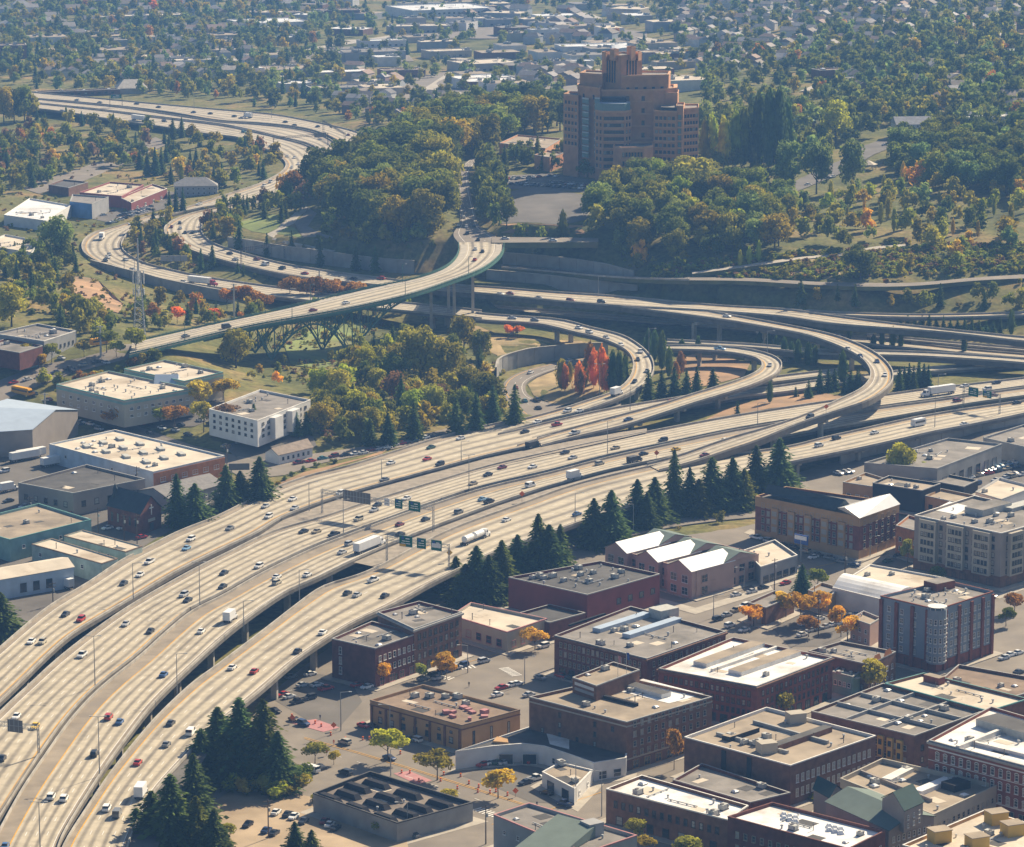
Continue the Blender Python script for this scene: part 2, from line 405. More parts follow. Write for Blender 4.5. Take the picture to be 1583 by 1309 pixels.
def road(key, name, label, L, Rr, zs, lanes=4, sh=(.10, .10), yellow=None, thick=1.2, bar='LR', pier=0, dashed=True, bh=.85, m='road', lines=True, sm='deck_side', pm='concrete_dark', cap=True):
    A, B = ribbon(L, Rr, zs)
    C = (A + B) / 2; S = seglen(C)
    W = np.linalg.norm(A - B, axis=1)
    wl = W.mean() / 3.75
    ROADS[key] = dict(A=A, B=B, C=C, S=S, W=W, thick=thick)
    mb = MB(); n = len(A)
    u0 = -sh[0] / (1 - sh[0] - sh[1]) * lanes; u1 = lanes + sh[1] / (1 - sh[0] - sh[1]) * lanes
    for i in range(n - 1):
        mb.face([B[i], B[i + 1], A[i + 1], A[i]][::-1], 0, [(u1, S[i]), (u1, S[i + 1]), (u0, S[i + 1]), (u0, S[i])][::-1])
        dz = np.array([0, 0, thick])
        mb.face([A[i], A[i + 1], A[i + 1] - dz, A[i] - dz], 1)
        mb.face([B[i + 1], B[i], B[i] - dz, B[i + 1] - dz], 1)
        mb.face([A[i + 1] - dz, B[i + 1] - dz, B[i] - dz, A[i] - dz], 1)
    # make sure the top faces look up
    me_loc = Vector(C[0])
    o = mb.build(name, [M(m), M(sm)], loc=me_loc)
    me = o.data
    for p in me.polygons:
        if p.material_index == 0 and p.normal.z < 0: p.flip()
    struct(o, label)
    def lateral(fr, i): return A[i] * (1 - fr) + B[i] * fr
    for side in bar:
        mb = MB()
        for i in range(n - 1):
            w0 = .42 / W[i]; w1 = .42 / W[i + 1]
            f = (0, w0, 0, w1) if side == 'L' else (1 - w0, 1, 1 - w1, 1)
            a, b, c, d = lateral(f[0], i), lateral(f[1], i), lateral(f[3], i + 1), lateral(f[2], i + 1)
            up = np.array([0, 0, bh])
            mb.face([a + up, b + up, c + up, d + up]); mb.face([a - .02, a + up, d + up, d - .02]); mb.face([b - .02, b + up, c + up, c - .02][::-1])
        mb.build('barrier', M('concrete'), o)
    if lines and bar:
        up = np.array([0, 0, .015]); mb = MB()
        for f0, f1 in ((0, sh[0]), (1 - sh[1], 1)):
            for i in range(n - 1):
                a, b, c, d = lateral(f0, i) + up, lateral(f1, i) + up, lateral(f1, i + 1) + up, lateral(f0, i + 1) + up
                mb.face([a, b, c, d])
        mb.build('shoulder', M('shoulder'), o)
    if lines:
        up = np.array([0, 0, .03])
        mbw, mby = MB(), MB()
        for fr, sd in ((sh[0], 'L'), (1 - sh[1], 'R')):
            mb = mby if yellow == sd else mbw
            hw = .16 if yellow == sd else .10
            for i in range(n - 1):
                a = lateral(fr - hw / W[i], i) + up; b = lateral(fr + hw / W[i], i) + up
                c = lateral(fr + hw / W[i + 1], i + 1) + up; d = lateral(fr - hw / W[i + 1], i + 1) + up
                mb.face([a, b, c, d])
        if dashed:
            for k in range(1, lanes):
                fr = sh[0] + (1 - sh[0] - sh[1]) * k / lanes
                s = 3.0
                while s + 3 < S[-1]:
                    q = []
                    for ss in (s, s + 3.2):
                        a = np.array([np.interp(ss, S, A[:, t]) for t in range(3)]); b = np.array([np.interp(ss, S, B[:, t]) for t in range(3)])
                        w = np.linalg.norm(a - b)
                        q.append((a + (b - a) * (fr - .09 / w) + up, a + (b - a) * (fr + .09 / w) + up))
                    mbw.face([q[0][0], q[0][1], q[1][1], q[1][0]])
                    s += 12.2
        if mbw.f: mbw.build('lane_marking', M('line_white'), o)
        if mby.f: mby.build('lane_marking', M('line_yellow'), o)
    ROADS[key]['obj'] = o; ROADS[key]['pier'] = (pier, pm, cap)
    return o
RD = dict(
A=([(-70,1062),(0,1003),(25,981),(77,938),(134,904),(187,868),(234,844),(278,822),(335,800),(418,758),(485,734),(530,724),(597,703),(697,672),(798,649)],
   [(-75,1155),(0,1088),(38,1050),(75,1013),(113,980),(151,957),(201,928),(268,888),(335,854),(399,824),(437,800),(501,776),(562,757),(680,725),(750,706),(833,688)], [9.5,10,10,10]),
B=([(-80,1178),(0,1103),(15,1088),(43,1063),(85,1024),(138,982),(201,938),(301,881),(368,848),(399,832),(437,817),(494,802),(570,776),(680,743),(750,722),(833,703),(921,684),(1050,659),(1125,645),(1220,630),(1295,619),(1377,610),(1416,604),(1496,595),(1600,583)],
   [(-50,1345),(0,1262),(30,1213),(60,1170),(103,1110),(148,1062),(211,1013),(248,979),(295,941),(335,922),(402,884),(482,846),(532,827),(615,797),(680,774),(750,752),(845,730),(940,705),(1050,682),(1125,666),(1220,650),(1300,638),(1377,627),(1474,614),(1520,607),(1600,596)], [9.5,10,10,9,8]),
C=([(-40,1358),(9,1266),(36,1218),(66,1174),(108,1115),(153,1067),(215,1017),(252,983),(299,944),(340,925),(406,887),(485,849),(535,830),(617,799),(682,777),(752,755),(846,733),(942,708),(1051,684),(1126,668),(1221,652),(1302,640),(1378,629),(1475,616),(1520,609),(1600,598)],
   [(85,1335),(98,1293),(156,1199),(196,1143),(239,1088),(300,1028),(368,968),(445,914),(484,898),(532,874),(596,845),(626,833),(680,812),(769,779),(845,754),(892,741),(940,728),(1050,705),(1130,690),(1230,672),(1300,659),(1358,650),(1441,635),(1487,627),(1526,621),(1600,611)], [9.5,10,10,9,8]),
D=([(85,1345),(98,1307),(137,1246),(176,1189),(240,1112),(300,1055),(318,1043),(402,980),(469,928),(505,904),(541,896),(588,876),(623,857),(700,818),(816,776),(864,758),(907,745),(985,726),(1050,713),(1130,703),(1216,692),(1276,677),(1330,665),(1343,662),(1410,647),(1480,635),(1543,626),(1600,618)],
   [(190,1345),(205,1290),(240,1225),(280,1180),(330,1128),(402,1070),(460,1020),(515,983),(550,962),(610,935),(657,908),(704,884),(760,858),(800,842),(850,826),(890,811),(930,798),(1000,775),(1100,748),(1170,728),(1231,714),(1330,694),(1393,680),(1450,667),(1496,659),(1540,650),(1600,637)], [9.5,10,10,9.5,8.5]),
RA=([(1040,475),(980,470),(930,468)],[],[]),
)
road('A', 'freeway', 'westernmost freeway carriageway of pale concrete curving down the left side', *RD['A'], lanes=4, sh=(.13,.12), yellow='R', pier=34)
road('B', 'freeway', 'second freeway carriageway with five lanes and a blue oil streak', *RD['B'], lanes=5, sh=(.10,.07), yellow='R', pier=34)
road('C', 'freeway', 'third freeway carriageway with yellow left edge line and wide shoulder', *RD['C'], lanes=4, sh=(.26,.10), yellow='L', pier=34)
road('D', 'freeway', 'nearest freeway carriageway passing in front of the dark conifers', *RD['D'], lanes=4, sh=(.12,.10), yellow='L', pier=34)
# ramp with the loop round the red trees
road('RA', 'ramp', 'one lane loop ramp bending round the red and orange trees',
 [(735,495),(744,497),(832,501),(889,515),(920,521),(960,537),(975,550),(979,565),(975,582),(962,598),(939,611),(917,617),(883,629),(845,640),(794,653),(765,660)],
 [(735,484),(744,486),(820,491),(870,494),(908,506),(958,517),(987,533),(1006,551),(1012,569),(1008,582),(993,598),(968,612),(943,622),(892,639),(845,650),(800,664),(770,672)], [14.5,14,14,13,11,9.93], lanes=2, sh=(.16,.16), pier=30, yellow='L')
road('A2', 'ramp', 'low freeway connector passing beneath the second loop ramp',
 [(770,672),(795,667),(864,650),(940,633),(1050,615),(1110,606),(1195,599),(1262,589),(1342,580),(1433,569),(1534,562),(1610,556)],
 [(800,690),(845,676),(879,666),(940,653),(1010,636),(1092,625),(1157,612),(1195,610),(1262,600),(1342,588),(1433,576),(1534,568),(1610,562)], [9.95,9.9,9,8.8,9], lanes=3, sh=(.14,.14), yellow='R')
road('RB', 'ramp', 'second loop ramp on tall columns round the brown dirt slope',
 [(1020,541),(1033,541),(1084,542),(1130,546),(1164,552),(1178,561),(1174,573),(1153,584),(1111,598),(1073,609),(1027,624),(977,638),(920,653),(880,664),(830,678)],
 [(1020,535),(1033,535),(1084,534),(1130,536),(1178,544),(1203,554),(1210,563),(1205,575),(1187,586),(1159,598),(1111,613),(1073,624),(1015,643),(958,661),(920,669),(886,677),(838,690)], [14,14.5,15,14,12,9.9], lanes=2, sh=(.18,.18), pier=32, yellow='L')
road('F', 'viaduct', 'high concrete viaduct on columns crossing from the hill to the right edge',
 [(622,434),(670,438),(717,442),(767,445),(851,452),(960,459),(1111,473),(1220,479),(1272,487),(1333,495),(1435,507),(1583,522),(1640,527)],
 [(609,443),(660,448),(742,454),(851,465),(960,474),(1040,478),(1098,481),(1220,491),(1272,500),(1343,506),(1465,515),(1583,529),(1640,534)], [18,18,18,17,16], lanes=3, sh=(.12,.12), pier=42, yellow='L', thick=2.4)
road('RC', 'ramp', 'tall flyover ramp sweeping round in a wide curve to join the freeway',
 [(1098,482),(1149,491),(1220,504),(1287,518),(1333,535),(1363,553),(1380,573),(1380,590),(1369,603),(1348,617),(1330,624),(1276,641),(1220,661),(1174,680),(1125,696),(1068,716),(1020,728)],
 [(960,474.5),(1015,482),(1111,494),(1187,507),(1241,517),(1287,532),(1325,550),(1342,567),(1346,580),(1340,594),(1325,606),(1302,617),(1256,638),(1200,658),(1125,680),(1049,706),(1000,718)], [17.97,18,18,17.5,15,9.9], lanes=2, sh=(.2,.2), pier=38, yellow='L', thick=2.4)
road('F3', 'ramp', 'narrow upper ramp leaving the viaduct below the scrub slope',
 [(1180,476.5),(1256,481),(1333,485),(1420,487),(1500,486),(1620,482)], [(1190,484.5),(1256,486),(1333,490),(1420,492),(1500,491),(1620,487)], [16.9,17,17.5,18], lanes=1, sh=(.2,.2), yellow='L')
road('G', 'ramp', 'sunlit roadway in the gaps beneath the viaduct',
 [(720,470),(900,484),(1035,495),(1149,503),(1290,518),(1343,522),(1424,533),(1496,541),(1620,551)], [(720,477),(900,491),(1035,502),(1149,510),(1290,526),(1343,533),(1424,541),(1496,548),(1620,558)], [8,8,8,8], lanes=3, sh=(.14,.14), yellow='L', thick=1)
road('G2', 'ramp', 'thin roadway strip above the sunlit road under the viaduct', [(1340,517),(1450,527.5),(1620,542)], [(1340,521),(1450,532),(1620,546.5)], [9,9], lanes=2, sh=(.15,.15), thick=1)
road('HH', 'viaduct', 'shaded grey viaduct passing below the flyover curve at right',
 [(1031,526),(1168,533),(1264,541),(1358,543),(1450,546),(1583,555),(1640,560)], [(1031,531),(1168,539),(1264,548),(1358,550),(1450,553),(1583,562),(1640,568)], [11,12.5,13,13], lanes=2, sh=(.16,.16), thick=2.4, pier=40)
road('A3', 'ramp', 'short ramp piece between dark conifers below the flyover', [(1150,592),(1195,583),(1240,578),(1300,571)], [(1150,600),(1195,592),(1240,587),(1300,579)], [8.3,8.3], lanes=1, sh=(.2,.2), thick=1)
# the distant interstate coming round the hill
road('N', 'freeway', 'outer carriageway of the distant highway curving round the left bend',
 [(-70,150),(40,166),(97,173),(173,185),(248,196),(324,208),(365,212),(395,224),(425,238),(441,252),(439,262),(426,272),(396,286),(362,297),(340,304),(283,321),(237,331),(192,346),(153,356),(135,364),(126,376),(129,390),(146,402),(173,413),(207,423),(237,430),(283,438),(343,446),(407,457),(480,466),(560,475),(640,483),(720,490),(745,493)],
 [(-70,143),(40,158.5),(154,171),(230,181),(340,194),(377,201),(441,216),(468,223),(487,232),(497,246),(488,264),(464,281),(424,299),(384,310),(345,318),(320,322),(283,330),(253,338),(231,344),(210,352),(195,366),(188,379),(192,390),(204,399),(227,409),(268,419),(299,426),(354,435),(437,446),(560,462),(640,470),(720,478),(745,481)],
 [27,26,25,24.5,24,24,23,20,17,15,14.45], lanes=4, sh=(.11,.12), yellow='L', pier=40)
road('M', 'freeway', 'inner carriageway of the distant highway beside the retaining walls',
 [(470,289),(430,304),(390,318),(320,333),(313,347),(313,362),(332,379),(386,396),(450,411),(536,424),(622,434.5)],
 [(400,305),(380,314),(340,320.5),(299,329),(273,338),(255,349),(254,360),(262,370),(283,382),(336,400),(386,413),(450,427),(515,435),(609,443.5)], [25,24,23,20,18], lanes=4, sh=(.12,.1), yellow='R', thick=2)
road('P1', 'freeway', 'upper carriageway of the distant highway beside the valley houses',
 [(-70,128),(60,144),(135,151),(230,160),(340,170),(420,177),(472,186),(510,194),(547,203),(576,215),(585,232),(582,250)], [(-70,138),(62,153),(101,156),(201,166),(271,175),(340,187),(396,190),(462,197),(500,207),(528,222),(541,240),(543,260)], [27,26,25,25], lanes=4, sh=(.12,.1), yellow='R')
road('P2', 'freeway', 'middle carriageway of the distant highway between two barriers',
 [(-70,139),(62,154),(154,163),(201,168),(340,189),(396,192.5),(462,200),(498,210),(524,226),(535,243),(536,262)], [(-70,142),(40,157.5),(154,169.5),(230,179),(340,192),(377,199),(441,214),(475,222),(497,235),(505,249),(502,268)], [27,26,25,25], lanes=2, sh=(.2,.2))
# the green arch bridge and the streets it joins
road('J', 'bridge_deck', 'green arch bridge deck carrying the avenue across the ravine',
 [(205,530),(234,524),(335,501),(433,480),(530,456),(592,442),(630,435),(681,419),(704,402),(711,385),(709,372)], [(200,548),(228,542),(268,532),(388,504),(530,479),(630,457),(697,435),(744,417),(771,397),(778,384),(777,372)], [29.5,31,33,35.5,36.9], lanes=3, sh=(.2,.2), bar='', thick=1.2, pm='steel_green')
road('Q', 'street', 'avenue climbing the hill between the grove and the clipped hedge trees',
 [(708,374),(700,362),(711,345),(711,330),(704,300),(702,272),(712,258),(728,245)], [(780,374),(762,362),(741,350),(735,330),(728,300),(724,272),(730,258),(741,245)], [36.9,38.2,40.5,44,44.5], lanes=3, sh=(.15,.15), bar='', thick=4, m='street', sm='scrub')
road('Q2', 'street', 'side street running right from the bridge end under the trees', [(760,366),(820,366.5),(880,367),(925,368)], [(760,375),(820,374.5),(880,374),(925,374)], [37.2,37.6,38], lanes=2, sh=(.15,.15), bar='', thick=3, m='street', lines=False, sm='scrub')
road('E', 'street', 'surface street curving through the pit below the concrete retaining wall',
 [(930,551),(902,553),(868,558),(826,568),(803,575),(786,584),(777,594),(777,608),(788,624),(803,645)], [(930,557),(904,559),(860,570),(826,583),(813,591),(812,600),(818,612),(845,622),(880,628),(905,634)], [1.5,1.8,1.6,1.4,1.3], lanes=2, sh=(.15,.15), bar='', thick=1, m='street', yellow='L')
road('K', 'street', 'shaded road running behind the upper retaining wall', [(775,409),(865,416),(935,423),(1010,428),(1066,428.5)], [(775,414),(865,422),(935,429),(1010,433),(1066,433.5)], [22,22.5,23,25.5,28.3], lanes=2, sh=(.15,.15), bar='R', thick=2, m='street', sm='scrub')
road('T1', 'hill_road', 'pale narrow road crossing the scrub slope at right', [(1063,428),(1153,429),(1254,435),(1341,437),(1411,437),(1515,428),(1583,424),(1640,421)], [(1063,433),(1153,434),(1254,440),(1341,443),(1411,442),(1515,433),(1583,430),(1640,427)], [28.4,28.4,28.6,28.6], lanes=1, sh=(.2,.2), bar='', thick=2, m='street', lines=False, sm='scrub')
road('T2', 'path', 'footpath climbing through the grass on the right slope', [(1070,420),(1130,412),(1194,403),(1254,395),(1301,392),(1354,380),(1400,377)], [(1070,423),(1130,415.5),(1194,406.5),(1254,398.5),(1301,395.5),(1354,384),(1400,381)], [30,34,35,37], lanes=1, sh=(.2,.2), bar='', thick=2, m='sidewalk', lines=False, sm='scrub')
road('V', 'street', 'on ramp street passing behind the teal roofed market building', [(862,836),(930,823),(1000,808),(1080,797),(1170,789),(1260,783)], [(868,850),(935,838),(1000,822),(1080,808),(1170,799),(1260,793)], [2.4,2,1.5,1.2], lanes=2, sh=(.15,.15), bar='', thick=1, m='street', lines=False)
# ------------------------------------------------------------------ terrain under the roads is kept below them
for k, r in ROADS.items():
    C, W = r['C'], r['W']
    for c, w in zip(C, W):
        m_ = (np.abs(gx - c[0]) < w) & (np.abs(gy - c[1]) < w)
        if not m_.any(): continue
        ii = np.where(m_)
        d = np.hypot(gx[ii] - c[0], gy[ii] - c[1])
        lim = c[2] - .5 + np.clip(d - w * .62 - 3, 0, 50) * 1.2
        TZ[ii] = np.minimum(TZ[ii], lim)
WALLS = [([(768, 590), (772, 580), (785, 574), (826, 563), (868, 555), (908, 549), (940, 546)], [1, 1, 1, 1.2, 1.5, 2, 2]),
 ([(777, 408), (820, 411.5), (865, 415), (918, 420), (979, 426)], [21.5, 22, 22.5, 23.5, 25.5]), ([(752, 432), (800, 436), (850, 440), (920, 446), (985, 449)], [16.2, 16.4, 16.6, 17.2, 18.2]),
 ([(352, 381), (386, 389), (420, 397), (459, 404), (515, 411), (579, 419), (640, 424), (690, 424)], [21, 20, 19, 18.5, 18, 17.5, 17.5, 17.5])]
for pts, zs in WALLS:
    for c in cr([P(u, v, z) for (u, v), z in zip(pts, zs)], 2.5):
        m_ = (np.abs(gx - c[0]) < 6.5) & (gy > c[1] - 22) & (gy < c[1] + 8)
        TZ[m_] = np.minimum(TZ[m_], c[2] + .1)
_ly = np.log(GY / 640)
def tz(x, y):
    fy = np.interp(y, GY, np.arange(NY)); fx = (x / max(y, 1) + .27) / .54 * (NX - 1)
    fx = min(max(fx, 0), NX - 1.001); fy = min(max(fy, 0), NY - 1.001)
    i, j = int(fy), int(fx); a, b = fy - i, fx - j
    return TZ[i, j]*(1-a)*(1-b) + TZ[i+1, j]*a*(1-b) + TZ[i, j+1]*(1-a)*b + TZ[i+1, j+1]*a*b
def G(u, v, dz=0.0):
    "where the sight line through a photograph point meets the ground"
    a = (u - 791.5) / F; b = (654.5 - v) / F
    dx, dy, dzz = a, CP + b * SP, -SP + b * CP
    if dzz > -.01: dzz = -.01
    sx = dx / dy
    fx = (sx + .27) / .54 * (NX - 1); j = int(min(max(fx, 0), NX - 2)); w = fx - j
    col = TZ[:, j] * (1 - w) + TZ[:, j + 1] * w
    zr = H + dzz / dy * GY
    below = np.where(zr < col)[0]
    if len(below) == 0 or below[0] == 0:
        return P(u, v, 0)
    i = below[0]
    d0 = zr[i - 1] - col[i - 1]; d1 = zr[i] - col[i]; t = d0 / (d0 - d1)
    y = GY[i - 1] + (GY[i] - GY[i - 1]) * t; x = sx * y
    return Vector((x, y, tz(x, y) + dz))
# terrain sheet
v = np.stack([gx, gy, TZ], -1).reshape(-1, 3)
idx = np.arange(NY * NX).reshape(NY, NX)
f = np.stack([idx[:-1, :-1], idx[:-1, 1:], idx[1:, 1:], idx[1:, :-1]], -1).reshape(-1, 4)
me = bpy.data.meshes.new('ground'); me.from_pydata(v.tolist(), [], f.tolist()); me.update()
me.polygons.foreach_set('use_smooth', [True] * len(me.polygons))
g = bpy.data.objects.new('ground', me); COL.objects.link(g); struct(g, 'ground of scrub, dry grass and dirt over hill, ravine and valley')
def ground_material():
    m = bpy.data.materials.new('ground'); m.use_nodes = True
    nt = m.node_tree; N = nt.nodes; L = nt.links; b = N['Principled BSDF']; b.inputs['Roughness'].default_value = .95; b.inputs['Specular IOR Level'].default_value = .1
    geo = N.new('ShaderNodeNewGeometry')
    def noise(s, d=5):
        n = N.new('ShaderNodeTexNoise'); n.inputs['Scale'].default_value = s; n.inputs['Detail'].default_value = d; n.inputs['Roughness'].default_value = .62
        L.new(geo.outputs['Position'], n.inputs['Vector']); return n.outputs[0]
    r = N.new('ShaderNodeValToRGB'); e = r.color_ramp.elements
    e[0].position = .30; e[0].color = (.055, .06, .02, 1)
    e[1].position = .72; e[1].color = (.30, .20, .085, 1)
    x = e.new(.44); x.color = (.115, .12, .035, 1)
    x = e.new(.53); x.color = (.17, .155, .05, 1)
    x = e.new(.62); x.color = (.23, .175, .07, 1)
    L.new(noise(.022, 8), r.inputs[0])
    mr = N.new('ShaderNodeMapRange'); mr.inputs[1].default_value = .3; mr.inputs[2].default_value = .7; mr.inputs[3].default_value = .6; mr.inputs[4].default_value = 1.4
    L.new(noise(.35, 4), mr.inputs[0])
    mx = N.new('ShaderNodeMix'); mx.data_type = 'RGBA'; mx.blend_type = 'MULTIPLY'; mx.inputs[0].default_value = 1
    L.new(r.outputs[0], mx.inputs[6]); L.new(mr.outputs[0], mx.inputs[7]); L.new(mx.outputs[2], b.inputs['Base Color'])
    return m
me.materials.append(ground_material())
# ------------------------------------------------------------------ piers under the raised roads
def inside(r, p, pad=1.5):
    d = np.hypot(r['C'][:, 0] - p[0], r['C'][:, 1] - p[1]); i = int(np.argmin(d))
    return (d[i] < r['W'][i] / 2 + pad), r['C'][i][2]
for k, r in ROADS.items():
    step, pm, cap = r['pier']
    if not step: continue
    s = step * .5
    while s < r['S'][-1]:
        i = int(np.searchsorted(r['S'], s)); i = min(i, len(r['S']) - 2)
        c = r['C'][i]; w = r['W'][i]; z = c[2] - r['thick']
        s += step
        u_, v_, _ = proj(c)
        if not (-40 < u_ < 1623 and 100 < v_ < 1345): continue
        t = r['C'][i + 1] - c; ang = math.atan2(t[1], t[0])
        across = (r['B'][i] - r['A'][i]) / w
        offs = [0] if w < 15 else [-.3, .3]
        gz = tz(c[0], c[1])
        if z - gz < 3: continue
        ok = True
        for f_ in offs:
            p = c + across * w * f_
            for k2, r2 in ROADS.items():
                if k2 == k: continue
                ins, z2 = inside(r2, p, .8)
                if ins and z2 < z + .3: ok = False
        if not ok: continue
        mb = MB()
        for f_ in offs:
            p = c + across * w * f_
            mb.box((p[0], p[1], tz(p[0], p[1]) - 1), (1.6, 1.9, z - 1.2 - tz(p[0], p[1]) + 1), ang)
        mb.box((c[0], c[1], z - 1.3), (1.8, w * .82, 1.3), ang)
        mb.build('pier', M('concrete'), r['obj'])
# ------------------------------------------------------------------ trees
TINT0 = dict(dk=(.034,.050,.020), dg=(.048,.062,.018), gr=(.072,.086,.020), ol=(.112,.104,.022), lg=(.125,.15,.024), yg=(.25,.235,.03), yl=(.36,.27,.03),
            go=(.46,.28,.03), og=(.30,.155,.03), rd=(.58,.20,.035), br=(.17,.10,.045), mr=(.20,.06,.04), bg=(.075,.105,.05))
TINT = {k: tuple(c * ((3.15, 2.85, 1.5)[i] if k in ('dg','gr','ol','lg','bg') else (1.55 if k != 'dk' else (2.9, 3.0, 1.9)[i])) for i, c in enumerate(v)) for k, v in TINT0.items()}
def cards(cen, nrm, size, rng, asp=1.5, tdir=None):
    n = len(cen)
    nrm = nrm / np.linalg.norm(nrm, axis=1)[:, None]
    t = np.cross(nrm, rng.normal(size=(n, 3))) if tdir is None else tdir; t /= np.linalg.norm(t, axis=1)[:, None]
    b = np.cross(nrm, t); b /= np.linalg.norm(b, axis=1)[:, None]
    s = size[:, None]
    q = np.stack([cen - t * s * asp * .5, cen - b * s * .5 + t * s * .1, cen + t * s * asp * .5, cen + b * s * .5 - t * s * .1], 1)
    return q.reshape(-1, 3)
def ico(sub=1):
    import bmesh
    bm = bmesh.new(); bmesh.ops.create_icosphere(bm, subdivisions=sub, radius=1)
    v = np.array([x.co[:] for x in bm.verts]); f = np.array([[y.index for y in x.verts] for x in bm.faces]); bm.free()
    return v, f
ICO1 = ico(1); ICO2 = ico(2)
def mk(name, V, Fs, m):
    me = bpy.data.meshes.new(name); me.from_pydata(np.asarray(V).tolist(), [], Fs)
    me.materials.append(m); me.update(); return me
def broad_arrays(seed, lobes=11, nleaf=850, leaf=.06, zc=.55, flat=.47, wid=.5, ic=ICO1):
    rng = np.random.default_rng(seed)
    c = []; r = []
    for k in range(lobes):
        a = rng.uniform(0, 6.283); e = rng.uniform(-.85, 1)
        rr = rng.uniform(.2, .72) * (1 - .35 * abs(e))
        c.append([math.cos(a) * rr * wid, math.sin(a) * rr * wid, zc + e * flat * .68]); r.append(rng.uniform(.30, .46) * (wid if e > .5 else wid * 1.1))
    c = np.array(c); r = np.array(r)
    k = rng.choice(lobes, nleaf, p=r**2 / (r**2).sum())
    d = rng.normal(size=(nleaf, 3)); d[:, 2] += .25; d /= np.linalg.norm(d, axis=1)[:, None]
    zs = flat / wid
    pos = c[k] + d * (r[k] * rng.uniform(.80, 1.10, nleaf))[:, None] * np.array([1, 1, max(.65, zs)])
    q = cards(pos, d + rng.normal(size=d.shape) * .55, leaf * rng.uniform(.6, 1.35, nleaf), rng)
    V = [q]; Fs = (np.arange(len(q)).reshape(-1, 4)).tolist(); o = len(q)
    iv, if_ = ic
    for cc, rr in zip(c, r):
        v = cc + iv * rr * .60 * np.array([1, 1, max(.65, zs)]) * rng.uniform(.9, 1.1, (len(iv), 1))
        V.append(v); Fs += (if_ + o).tolist(); o += len(iv)
    return np.vstack(V), Fs
def trunk_mesh(seed, top=.55, r=.022, limbs=4):
    rr = random.Random(seed); mb = MB()
    mb.tube([(0, 0, -.06), (0, 0, .12), (.01, .01, top * .7), (.0, .02, top)], [r * 1.5, r, r * .7, r * .35], 6)
    for k in range(limbs):
        a = k * 6.283 / limbs + rr.random(); z = top * rr.uniform(.45, .8)
        mb.tube([(0, 0, z), (math.cos(a) * .13, math.sin(a) * .13, z + .12), (math.cos(a) * .24, math.sin(a) * .24, z + .26)], [r * .6, r * .4, r * .2], 5)
    return mb.mesh('trunk', M('bark'))
def conifer_arrays(seed, whorls=22, rad_=.19, per=9, base=.08, dens=1.0, size=1.0):
    rng = np.random.default_rng(seed); cen = []; nr = []; sz = []; td = []
    for k in range(whorls):
        t = k / (whorls - 1); z = base + (1 - base) * (t ** .92) * .97
        R_ = rad_ * (1 - t) ** .66 * rng.uniform(.72, 1.2) + .012
        if k < 2: R_ *= .8
        n = max(4, int(per * (1 - .5 * t)))
        a0 = rng.uniform(0, 6.28)
        for i in range(n):
            a = a0 + 6.283 * i / n + rng.uniform(-.25, .25); rl = R_ * rng.uniform(.5, 1.25)
            m = max(2, int(5 * dens * (1 - .55 * t)))
            for j in range(m):
                s = (j + .6) / m
                droop = -.22 * rl * s ** 1.6 + .03 * rl * math.sin(s * 3)
                cen.append([math.cos(a) * rl * s, math.sin(a) * rl * s, z + droop + rng.uniform(-.006, .006)])
                nr.append([-.55 * math.cos(a) + rng.normal() * .4, -.55 * math.sin(a) + rng.normal() * .4, 1 + rng.normal() * .3])
                sz.append((.085 + .055 * (1 - s)) * (1 - .5 * t) * rng.uniform(.75, 1.3) * size)
                td.append([math.cos(a + rng.uniform(-.35, .35)), math.sin(a + rng.uniform(-.35, .35)), rng.uniform(-.24, .0)])
    cen = np.array(cen); q = cards(cen, np.array(nr), np.array(sz), rng, 1.9, np.array(td))
    V = [q]; Fs = np.arange(len(q)).reshape(-1, 4).tolist(); o = len(q)
    n = 9; lv = []
    for z, r in ((base + .02, rad_ * .18), (base + .12, rad_ * .34), (.45, rad_ * .2), (.75, rad_ * .09), (.95, .004)):
        lv.append([[math.cos(6.283 * i / n) * r * rng.uniform(.75, 1.2), math.sin(6.283 * i / n) * r * rng.uniform(.75, 1.2), z] for i in range(n)])
    V.append(np.array(lv).reshape(-1, 3))
    for a in range(4):
        for i in range(n):
            j = (i + 1) % n
            Fs.append([o + a * n + i, o + a * n + j, o + a * n + n + j, o + a * n + n + i])
    return np.vstack(V), Fs
def poplar_arrays(seed, nleaf=600, wid=.5):
    rng = np.random.default_rng(seed)
    z = rng.beta(1.5, 1.6, nleaf); prof = np.sin(np.clip(z, 0, 1) ** .75 * 3.14159) ** .62
    a = rng.uniform(0, 6.283, nleaf); lump = .82 + .18 * np.sin(a * 3 + z * 9 + seed)
    r = wid * prof * lump * rng.uniform(.65, 1.08, nleaf)
    pos = np.stack([np.cos(a) * r, np.sin(a) * r, .07 + .93 * z], 1)
    q = cards(pos, np.stack([np.cos(a), np.sin(a), .5 + 0 * a], 1) + rng.normal(size=(nleaf, 3)) * .5, .05 * rng.uniform(.6, 1.4, nleaf), rng, 1.9)
    q[:, :2] = q[:, :2]
    V = [q]; Fs = np.arange(len(q)).reshape(-1, 4).tolist(); o = len(q); n = 8; lv = []
    for zz in (.08, .2, .4, .6, .8, .93):
        rr = wid * .62 * math.sin((max(zz - .06, .01)) ** .75 * 3.1416) ** .62
        lv.append([[math.cos(6.283 * i / n) * rr, math.sin(6.283 * i / n) * rr, zz] for i in range(n)])
    V.append(np.array(lv).reshape(-1, 3))
    for a_ in range(5):
        for i in range(n):
            j = (i + 1) % n; Fs.append([o + a_ * n + i, o + a_ * n + j, o + a_ * n + n + j, o + a_ * n + n + i])
    return np.vstack(V), Fs
LEAF, NEED = M('leaf'), M('needle')
